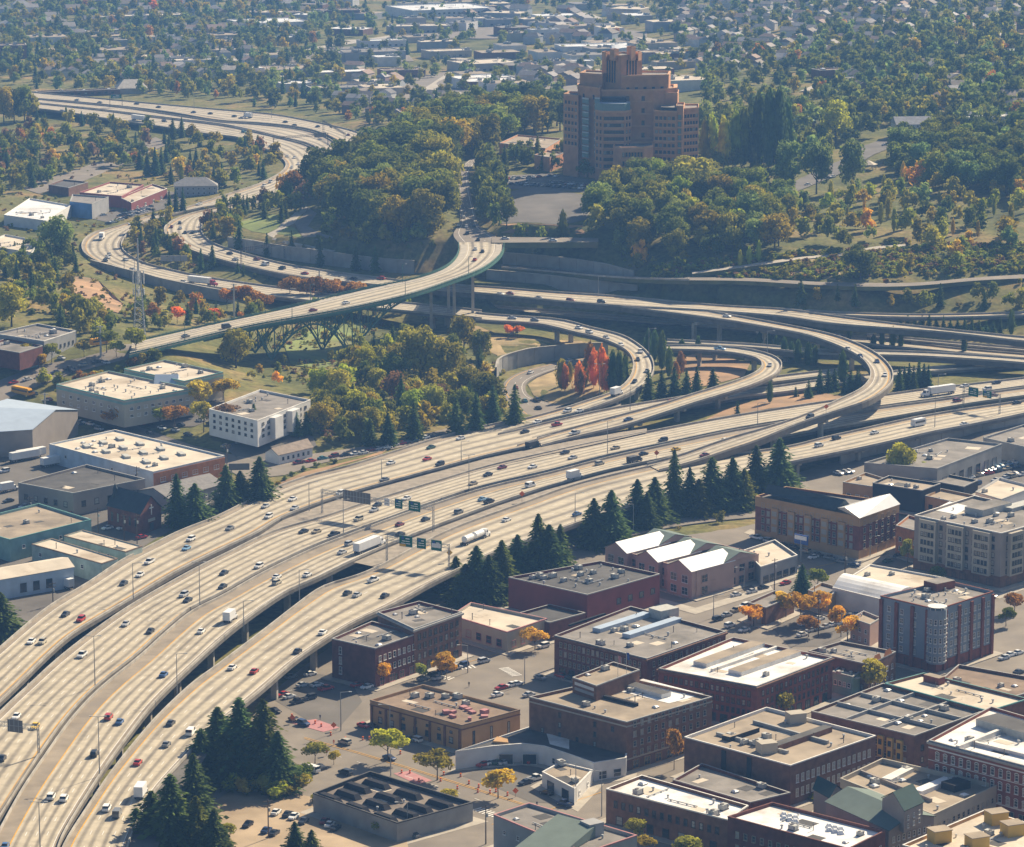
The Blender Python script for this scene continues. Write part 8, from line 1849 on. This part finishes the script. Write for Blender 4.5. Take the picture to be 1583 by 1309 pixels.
many('street', '827,1005,36,46,go', 'golden street tree by the cream roofed shop'); many('street', '1042,1190,64,36,og', 'orange street tree by the brown brick block'); many('street', '1212,1112,44,46,yg', 'olive street tree between two brick blocks'); many('street', '1346,1076,56,58,yg', 'large yellow green tree by the sectioned roof block')
many('street', '600,1176,52,68,lg', 'bright green street tree in front of the tan hall'); many('street', '676,1206,48,66,yg', 'yellow green street tree in front of the tan hall'); many('street', '770,1234,46,60,yl', 'yellow street tree on the garage forecourt')
many('street', '487,1180,34,44,yg 516,1182,22,24,yl', 'small yellow tree by the street works'); many('street', '692,1248,30,40,yl', 'yellow tree behind the sawtooth workshop'); many('street', '980,1302,36,44,yg 1065,1332,40,60,yg 1000,1318,28,34,yl', 'yellow green tree in front of the bright white roofed shop')
many('shrub', '492,1238,20,34,gr 512,1246,18,32,ol 532,1256,18,34,gr 552,1266,18,34,ol 572,1278,20,36,gr 594,1290,30,40,dg 455,1225,40,56,ol 472,1208,36,44,gr 440,1228,34,44,ol 628,1290,18,36,ol', 'bush in the hedge beside the sawtooth workshop', 'hedge bushes beside the workshop', True)
many('street', '690,905,36,44,og', 'rusty orange bush under the conifers by the freeway')
many('street', '1196,828,34,34,dg 1228,834,36,36,dg 1262,841,36,36,dg 1296,848,34,36,dg', 'dark street tree along the brick and tan apartments', 'street trees along the apartments', True)
many('street', '1403,880,46,26,gr', 'thin tall street tree left of the taupe tower'); many('street', '1450,905,30,34,dg', 'dark tree at the foot of the taupe tower')
many('street', '1568,950,34,44,og', 'red orange tree at the right edge'); many('street', '1555,968,30,34,dg', 'dark tree at the right edge'); many('street', '1340,925,22,34,gr 1322,918,18,28,ol', 'bush in the roof side garden by the barrel hall')
many('shrub', '1245,1232,14,30,gr 1262,1238,14,26,lg 1278,1246,16,30,gr 1225,1240,12,30,lg', 'bush in the roof garden by the teal gables', 'bushes in the roof garden', True)
# red and orange columnar trees inside the loop, dark cypress by the ramps
many('poplar', '868,604,52,24,ol 873,605,44,18,rd 881,594,36,14,ol 895,610,52,24,rd 898,611,40,16,og 912,594,66,26,og 918,600,62,22,rd 930,603,70,24,rd 934,606,50,20,og 938,608,58,22,rd 905,598,44,16,yg 926,590,50,16,yg', 'red orange columnar tree inside the loop ramp')
many('poplar', '947,612,72,22,dk 957,608,66,22,dk 966,600,52,18,dk', 'dark cypress inside the loop ramp', 'dark cypresses inside the loop ramp', True)
many('poplar', '1002,552,44,16,dk 1012,560,52,18,dk 1023,575,64,20,dk 1034,585,50,18,dg 1054,560,36,18,dk 1079,560,42,14,dk 1174,546,34,14,dk 1188,548,34,14,dk 1200,552,34,14,dk 1212,558,38,16,dk 1223,560,34,14,dk 1233,564,40,16,dk 1249,568,40,18,dk 1260,566,34,14,dk 1302,597,56,20,dk 1190,624,36,14,dk 1243,508,34,14,dk 1275,515,26,12,dk 1313,526,28,12,dk 1350,541,24,14,dk 1363,540,30,12,dk 1380,541,36,14,dk 1392,541,28,12,dk 1490,547,26,12,dk 1563,520,42,16,dk', 'dark cypress between the ramps', 'dark cypresses between the ramps', True)
many('conifer', '1002,622,50,32,dk 1023,622,50,30,dk 1042,619,52,30,dk 1061,616,44,28,dk 1077,612,46,24,dk 1102,604,36,26,dk 1250,616,28,18,dk 1267,608,38,22,dk 1280,606,36,20,dk 1290,604,34,20,dk 1315,606,34,24,dk 1140,640,20,14,dk 1230,614,16,12,dk', 'dark conifer between the loop ramps', 'dark conifers between the loop ramps', True)
many('poplar', '1052,580,38,20,br 1045,592,34,16,og', 'bare brown columnar tree between the loop ramps')
many('conifer', ' '.join(f'{1390+k*7.5:.0f},{600+R.randint(-3,8)},{R.randint(34,48)},{R.randint(18,24)},dk' for k in range(7)), 'dark conifer in the row below the shaded viaduct', 'dark conifers below the shaded viaduct', True)
many('conifer', ' '.join(f'{1392+k*11:.0f},{513+k*.4:.0f},{R.randint(20,30)},{R.randint(12,18)},dk' for k in range(15)), 'dark conifer in the row above the viaduct', 'dark conifers above the viaduct', True)
many('street', '351,478,26,26,og 369,480,28,28,og 382,482,32,28,og 395,484,28,26,og 410,486,26,26,og', 'orange maple left of the pale power mast', 'orange maples left of the power mast', True, 1.3)
many('street', '448,466,32,30,og 474,468,28,24,og 487,470,32,26,og 508,468,30,26,og 523,466,26,26,og 547,462,22,28,og', 'orange maple behind the arch bridge', 'orange maples behind the arch bridge', True, 1.3)
many('street', '274,500,26,28,rd 331,500,24,24,rd', 'crimson maple by the ravine edge'); many('street', '785,522,20,20,rd 800,522,20,20,rd', 'small red tree above the curved retaining wall')
many('broad', '527,625,54,62,yg', 'big yellow green tree in the ravine centre'); many('broad', '717,548,60,58,ol', 'big olive tree under the viaduct end'); many('broad', '650,595,86,84,yg', 'big golden green tree in the ravine'); many('broad', '690,598,72,66,ol', 'olive tree right of the big golden green one'); many('broad', '612,602,56,50,dg', 'dark tree left of the big golden green one'); many('broad', '365,568,58,60,ol', 'olive and gold tree by the bridge abutment'); many('broad', '745,560,50,40,dg', 'dark round tree near the pit wall')
many('conifer', '796,660,66,40,dk 762,655,60,38,dk 736,668,62,38,dk 705,672,58,38,dk 640,680,58,38,dk 600,690,52,36,dk 572,690,44,32,dk', 'dark conifer along the freeway edge of the ravine', 'dark conifers along the ravine edge', True)
many('broad', '88,402,66,60,bg', 'large grey green tree left of the highway bend'); many('broad', '18,505,62,64,yg', 'big yellow green tree at the left edge')
many('street', '130,515,54,40,gr 165,545,40,44,gr 210,548,42,44,lg 180,552,26,30,yg 80,560,28,36,yg 45,562,30,38,yg 60,570,22,30,yl 130,552,26,26,yl 20,570,22,30,gr', 'street tree along the left street', 'street trees along the left street', True)
many('shrub', '120,590,18,22,og 137,588,18,24,og 152,585,18,24,yg 205,568,24,26,og 220,566,22,24,yl 240,565,28,34,gr 190,580,20,26,gr 95,596,22,30,gr 70,592,24,30,lg', 'orange or green bush in the hedge by the offices', 'bushes beside the offices', True)
many('street', '100,618,16,22,yg 120,625,18,24,yg 145,632,16,24,yl 165,640,20,28,yg 192,645,16,22,yg 215,655,30,36,yg 182,668,30,40,og 270,662,26,34,og 310,640,38,40,yl 300,630,28,30,go 345,620,26,36,yl 248,660,22,26,yg 315,668,34,34,yg 345,672,36,40,br', 'yellow street tree around the offices', 'yellow street trees around the offices', True, 1.4)
many('shrub', ' '.join(f'{25+k*13:.0f},{700-k*4:.0f},{R.randint(16,24)},{R.randint(22,30)},{R.choice(["lg","yg","yl"])}' for k in range(5)), 'pale green bush by the metal barn', 'bushes by the metal barn', True)
many('shrub', '440,742,8,12,dg 452,735,8,12,dg 470,728,9,12,dg 490,722,10,13,dg 516,716,10,14,dg 430,752,9,14,ol', 'small round bush on the dry bank', 'small bushes on the dry bank', True)
many('poplar', '1144,414,28,10,lg 1158,412,32,11,lg 1173,406,34,11,lg', 'slim light green poplar on the grass slope')
many('broad', '1478,402,30,32,yl', 'bright yellow tree on the right slope'); many('broad', '1330,432,50,64,dg', 'dark spreading tree on the grass clearing'); many('broad', '1066,306,62,86,yg', 'yellow green topped broad tree right below the brick tower'); many('broad', '1292,222,64,56,lg', 'light green round tree near the hill street')
many('poplar', '1172,262,118,34,dk 1188,266,128,34,dk 1203,266,130,34,dk 1216,262,108,30,dk 1160,258,100,28,dg', 'very tall dark poplar right of the brick tower'); many('poplar', '1100,262,86,30,lg 1118,264,84,30,lg 1136,262,90,32,lg 1150,262,98,30,gr 1090,262,80,26,gr', 'tall light green poplar right of the brick tower', 'light poplars right of the tower', True)
many('broad', '1218,305,82,58,bg 1262,300,76,52,bg 1318,295,74,52,bg', 'tall loose tree on the brown bank by the hill street')
many('conifer', '228,272,40,18,dk 240,272,44,20,dk 250,270,42,18,dk 216,262,30,18,dk', 'dark conifer in the cluster inside the far highway bend', 'dark conifers inside the far bend', True)
many('conifer', '283,330,40,14,dk 262,330,36,14,dk 272,330,38,14,dk', 'slim cypress beside the highway bend', 'slim cypresses beside the bend', True)
many('conifer', '451,400,44,16,dk 495,412,38,16,dk 550,418,40,20,dk 580,422,42,20,dk 413,396,36,16,dk 370,386,46,20,dk', 'dark conifer in front of the park retaining wall', 'dark conifers in front of the park wall', True)
many('poplar', '546,370,28,12,yg', 'slim yellow poplar on the park terrace'); many('poplar', '596,370,28,13,br', 'slim brown poplar on the park terrace'); many('conifer', '508,262,34,24,dk', 'lone dark conifer at the grove edge'); many('broad', '455,310,44,46,og', 'russet orange tree by the highway curve'); many('broad', '440,308,40,34,go', 'golden tree by the highway curve')
many('poplar', '870,385,60,22,dg', 'tall narrow tree beside the asphalt lot'); many('broad', '805,380,34,36,gr', 'round green tree at the bridge end'); many('broad', '837,380,30,28,gr', 'second round tree at the bridge end'); many('broad', '988,412,44,30,go', 'orange topped tree at the foot of the wood')
# ------------------------------------------------------------------ woods
wood([(485,300),(560,258),(640,222),(720,196),(800,180),(862,188),(868,206),(800,212),(765,235),(720,250),(704,285),(700,345),(650,372),(560,360),(505,335)], 11.0, {'broad:gr': 5, 'broad:dg': 4, 'broad:ol': 3, 'broad:bg': 1}, (19, 27), 'in the dense hill grove', 'of the hill grove', 1500, (.85, 1.2))
many('broad', '6,192,54,46,ol 22,190,50,42,dg 38,188,52,40,gr 52,186,44,36,ol -10,186,56,46,dg', 'dark broad tree hiding the far end of the highway', 'trees at the far highway end', True)
many('shrub', '360,1222,30,40,lg 385,1226,32,44,ol 410,1230,36,46,gr 425,1236,34,46,lg 350,1300,30,44,ol 340,1330,34,50,yg', 'leafy bush at the foot of the bottom conifers', 'bushes at the conifer feet', True)
wood([(748,352),(742,300),(739,262),(752,250),(766,262),(774,300),(784,352)], 6.5, {'broad:dg': 3, 'broad:gr': 2}, (13, 17), 'in the row right of the hill avenue', 'along the hill avenue', 260, (.6, .8), False)
wood([(775,245),(850,240),(930,270),(925,280),(850,264),(780,262)], 7, {'broad:dg': 3, 'conifer:dg': 2}, (9, 14), 'at the foot of the brick tower', 'at the foot of the tower', 120)
wood([(895,372),(920,318),(985,292),(1080,288),(1150,300),(1215,315),(1235,360),(1200,395),(1080,402),(960,398),(905,392)], 9.5, {'broad:dg': 3, 'broad:gr': 4, 'broad:bg': 2, 'broad:ol': 3, 'broad:lg': 1}, (13, 20), 'in the wood below the brick tower', 'below the tower', 900)
wood([(1235,325),(1330,300),(1400,285),(1590,300),(1590,385),(1480,402),(1400,372),(1300,388),(1240,372)], 12, {'broad:gr': 4, 'broad:ol': 4, 'broad:yg': 3, 'poplar:yg': 5, 'broad:go': .7, 'broad:dg': 2, 'poplar:yl': 3, 'broad:bg': 2, 'broad:lg': 2}, (8, 15), 'on the mixed right slope', 'on the right slope', 650)
wood([(1375,245),(1480,225),(1590,222),(1590,310),(1480,300),(1400,290)], 9, {'broad:dg': 4, 'broad:gr': 3, 'broad:bg': 2}, (14, 21), 'in the dark wood at right', 'in the dark right wood', 400)
wood([(1082,270),(1082,195),(1160,175),(1260,168),(1370,198),(1340,225),(1250,258),(1150,268)], 9, {'broad:dg': 4, 'broad:gr': 3, 'poplar:dg': 1, 'broad:bg': 2, 'broad:og': .3}, (11, 18), 'behind the tall poplars', 'behind the poplars', 420)
wood([(1000,442),(1100,446),(1250,456),(1420,468),(1590,462),(1590,486),(1400,480),(1250,472),(1100,462),(1005,455)], 7, {'conifer:dk': 4, 'broad:gr': 3, 'broad:ol': 3, 'broad:go': 1, 'shrub:ol': 2, 'broad:dg': 3}, (7, 13), 'along the top of the viaduct slope', 'along the viaduct slope', 500)
wood([(1060,415),(1120,420),(1300,445),(1590,440),(1590,425),(1480,405),(1400,395),(1310,400),(1300,440),(1180,432),(1100,435)], 10, {'shrub:ol': 5, 'broad:ol': 2, 'broad:gr': 2, 'shrub:gr': 4, 'shrub:og': 1}, (6, 11), 'on the scrub slope', 'on the scrub slope', 330)
wood([(470,600),(560,555),(620,540),(700,560),(760,590),(775,650),(700,668),(600,685),(500,692),(490,650)], 8, {'broad:gr': 4, 'broad:ol': 5, 'broad:yg': 3, 'broad:lg': 2, 'conifer:dk': 2, 'broad:dg': 2, 'shrub:ol': 2, 'broad:br': 1}, (9, 15), 'in the ravine wood', 'in the ravine wood', 520)
wood([(330,545),(400,520),(480,505),(520,520),(520,560),(450,600),(380,590),(345,572)], 9, {'broad:ol': 3, 'broad:gr': 3, 'shrub:gr': 4, 'broad:go': 1, 'shrub:yg': 2, 'conifer:dk': 1}, (4, 6.5), 'beneath the arch bridge', 'beneath the bridge', 200)
wood([(215,470),(300,478),(420,490),(560,480),(640,476),(600,500),(450,500),(350,505),(240,515),(200,500)], 8, {'broad:gr': 3, 'broad:ol': 3, 'conifer:dk': 2, 'shrub:ol': 2, 'broad:og': .6}, (6, 11), 'in the ravine behind the bridge', 'behind the bridge', 260)
wood([(60,440),(120,430),(105,470),(190,500),(160,530),(60,505),(20,470),(0,440),(0,420)], 8, {'conifer:dk': 3, 'broad:gr': 4, 'broad:ol': 3, 'broad:yg': 2, 'shrub:gr': 1}, (7, 13), 'on the left bank', 'on the left bank', 240)
wood([(0,215),(60,210),(160,230),(250,250),(200,262),(120,262),(60,290),(0,310)], 9, {'broad:gr': 4, 'broad:ol': 4, 'broad:yl': .8, 'broad:og': .8, 'broad:dg': 4, 'conifer:dk': 1.5, 'broad:br': 1}, (8, 15), 'in the wood at the left edge', 'of the left edge wood', 420)
wood([(0,170),(40,172),(150,195),(300,214),(395,232),(430,250),(420,275),(330,300),(260,285),(250,250),(160,225),(50,205)], 9, {'broad:gr': 3, 'broad:ol': 3, 'conifer:dk': 3, 'poplar:gr': 1, 'broad:yl': .4, 'broad:br': .6}, (8, 14), 'inside the far highway bend', 'inside the far bend', 420)
wood([(320,350),(340,330),(400,312),(440,300),(480,300),(475,330),(440,345),(380,335),(360,372),(330,378)], 7, {'conifer:dk': 3, 'broad:gr': 4, 'broad:ol': 2, 'broad:br': 1, 'conifer:dg': 2}, (8, 13), 'between the park and the highway', 'between park and highway', 260)
wood([(480,365),(560,372),(690,378),(700,392),(640,388),(560,386),(480,386)], 6, {'shrub:gr': 5, 'shrub:ol': 4, 'broad:dg': 1.5}, (5, 9), 'along the park terrace wall', 'along the terrace wall', 200)
wood([(200,365),(240,350),(262,345),(258,362),(275,385),(330,402),(330,422),(270,412),(215,400)], 6, {'conifer:dk': 3, 'broad:ol': 2, 'broad:br': 1, 'broad:dg': 2}, (7, 12), 'inside the left bend', 'inside the left bend', 160)
wood([(0,405),(60,395),(110,398),(135,420),(60,432),(0,425)], 8, {'broad:gr': 3, 'conifer:dk': 2, 'broad:dg': 3}, (8, 14), 'outside the left bend', 'outside the left bend', 120)
wood([(350,432),(450,440),(560,460),(440,440),(600,440),(560,436),(450,425),(380,412)], 7, {'conifer:dk': 2, 'shrub:dg': 4}, (5, 9), 'between the two carriageways', 'between the carriageways', 120)
wood([(1300,575),(1345,600),(1330,608),(1290,615),(1255,610)], 6, {'conifer:dk': 3, 'shrub:ol': 2}, (5, 10), 'inside the flyover curve', 'inside the flyover curve', 60)
# far country
wood([(520,0),(1060,0),(1060,140),(880,130),(870,160),(760,165),(560,170)], 22, {'broad:gr': 5, 'broad:dg': 4, 'broad:ol': 3, 'conifer:dk': 1, 'broad:bg': 3, 'broad:og': .3}, (7, 13), 'in the far centre valley', 'in the centre valley', 1500)
wood([(0,0),(530,0),(530,160),(700,170),(870,160),(860,175),(640,205),(590,200),(480,175),(340,158),(150,142),(60,138),(0,124)], 11.5, {'broad:gr': 5, 'broad:dg': 4, 'broad:ol': 3, 'conifer:dk': 2, 'broad:bg': 3, 'broad:og': .35, 'broad:rd': .06, 'broad:yl': .25}, (8, 15), 'in the far valley', 'in the far valley', 4200)
wood([(1000,0),(1600,0),(1600,215),(1480,215),(1370,195),(1260,165),(1090,180),(1080,140),(1060,100)], 15, {'broad:gr': 4, 'broad:dg': 5, 'broad:ol': 2, 'conifer:dk': 1, 'broad:bg': 3, 'broad:og': .3, 'poplar:dg': .5}, (8, 15), 'on the far right hill', 'on the far right hill', 2600)
wood([(1250,60),(1600,40),(1600,215),(1480,215),(1370,195),(1260,165)], 10.5, {'broad:gr': 4, 'broad:dg': 4, 'broad:bg': 3, 'conifer:dk': 1, 'broad:ol': 1}, (9, 17), 'on the wooded right ridge', 'on the right ridge', 900)
wood([(500,338),(560,362),(650,374),(700,348),(707,374),(690,386),(600,380),(500,374)], 6.5, {'broad:gr': 4, 'broad:ol': 4, 'broad:lg': 1, 'shrub:gr': 2}, (7, 12), 'on the bank below the hill grove', 'below the hill grove', 260)
wood([(880,848),(1000,818),(1160,792),(1165,800),(1000,830),(890,860)], 5, {'shrub:ol': 3, 'shrub:lg': 3, 'shrub:yg': 2, 'broad:gr': 1}, (4, 7), 'at the foot of the conifer row', 'at the conifer feet', 160)
wood([(690,925),(780,935),(870,902),(868,885),(780,905),(700,905)], 5, {'shrub:ol': 3, 'shrub:lg': 3, 'shrub:og': .6, 'broad:gr': 1}, (4, 7), 'behind the red building', 'behind the red building', 90)
wood([(880,378),(1000,392),(1080,408),(1060,424),(980,418),(900,408),(800,398),(790,384)], 6, {'shrub:ol': 4, 'shrub:gr': 3, 'broad:gr': 2, 'broad:ol': 2}, (5, 9), 'on the bank above the long wall', 'above the long wall', 200)
rest = finish_trees()
# split the remainder into far masses
if rest:
    vl = [t for t in rest if proj(t['p'])[0] < 870]; hl = [t for t in rest if proj(t['p'])[0] >= 870]
    if vl: mass('distant_trees', vl, 'mass of small distant trees over the valley at left')
    if hl: mass('distant_trees', hl, 'mass of small distant trees over the hill at right')
# low scrub over open slopes: clumps nobody could count
def scrub(label, poly, n, tints, hm=(.8, 2.4)):
    us = [p[0] for p in poly]; vs = [p[1] for p in poly]; L = []
    for _ in range(n):
        u, v = R.uniform(min(us), max(us)), R.uniform(min(vs), max(vs))
        if not pip(poly, u, v): continue
        p = G(u, v)
        if on_road(p, 1): continue
        h = R.uniform(*hm); w = h * R.uniform(1.2, 2.2); c = TINT[R.choice(tints)]; k = R.uniform(.8, 1.25)
        L.append(dict(kind='scrub', p=p - Vector((0, 0, h * .35)), w=w, h=h * 1.3, col=(c[0] * k, c[1] * k, c[2] * k, 1)))
    o = mass('ground_cover', L, label); o['category'] = 'ground cover'
scrub('low scrub and brambles over the right slope', [(1010,440),(1590,420),(1590,380),(1400,375),(1200,395),(1080,405),(1010,415)], 2300, ['ol', 'gr', 'yg', 'lg', 'br', 'bg'], (1.2, 3.4))
scrub('low scrub over the ravine floor', [(330,545),(480,500),(700,490),(780,560),(780,640),(500,690),(480,600)], 1300, ['ol', 'gr', 'yg', 'br'])
scrub('low scrub on the left banks', [(0,200),(300,240),(420,290),(300,420),(200,500),(60,510),(0,440)], 1300, ['ol', 'gr', 'br'])
# ------------------------------------------------------------------ haze over the whole place
hz = MB(); hz.box((0, 3900, -30), (9000, 10400, 325)); hb = hz.build('haze', [], None)
hm_ = bpy.data.materials.new('haze'); hm_.use_nodes = True; nt = hm_.node_tree
nt.nodes.remove(nt.nodes['Principled BSDF']); pv = nt.nodes.new('ShaderNodeVolumePrincipled'); nt.links.new(pv.outputs[0], nt.nodes['Material Output'].inputs['Volume'])
pv.inputs['Color'].default_value = (.21, .47, 1.0, 1); pv.inputs['Density'].default_value = .000104; pv.inputs['Anisotropy'].default_value = .0
hb.data.materials.clear(); hb.data.materials.append(hm_); hb['kind'] = 'stuff'; hb['label'] = 'pale blue haze over the whole valley'; hb['category'] = 'haze'
# ------------------------------------------------------------------ one label for one thing
ORD = 'first second third fourth fifth sixth seventh eighth ninth tenth eleventh twelfth thirteenth fourteenth fifteenth sixteenth seventeenth eighteenth nineteenth twentieth twentyfirst twentysecond'.split()
seen = {}
for o, share in LAB: seen.setdefault(o['label'], []).append((o, share))
for lb, L in seen.items():
    if len(L) < 2: continue
    if all(s for _, s in L):
        # alike things of a group: told apart by their row (near to far) and their place in it
        if len(L) > 66: continue
        pr = sorted([(proj(wloc(o))[:2], o) for o, _ in L], key=lambda t: -t[0][1]); n = len(pr)
        rows = [('', pr)] if n < 7 else [(r, pr[n * i // 3:n * (i + 1) // 3]) for i, r in enumerate(('front row, ', 'middle row, ', 'back row, '))]
        for r, q in rows:
            q.sort(key=lambda t: t[0][0])
            for k, (_, o) in enumerate(q): o['label'] = f"{lb}, {r}{'leftmost' if k == 0 else 'rightmost' if k == len(q) - 1 else ORD[min(k, 21)] + ' from left'}"
        continue
    pr = [(proj(wloc(o))[:2], o) for o, _ in L]
    us = [p[0][0] for p in pr]; vs = [p[0][1] for p in pr]
    horiz = (max(us) - min(us)) >= (max(vs) - min(vs)) * .6
    pr.sort(key=lambda t: t[0][0] if horiz else -t[0][1])
    n = len(pr)
    for k, (_, o) in enumerate(pr):
        if horiz: s = 'leftmost' if k == 0 else ('rightmost' if k == n - 1 else ORD[min(k, 19)] + ' from left')
        else: s = 'nearest' if k == 0 else ('farthest' if k == n - 1 else ORD[min(k, 19)] + ' from the bottom')
        o['label'] = f'{lb}, {s}'
bpy.context.view_layer.update()
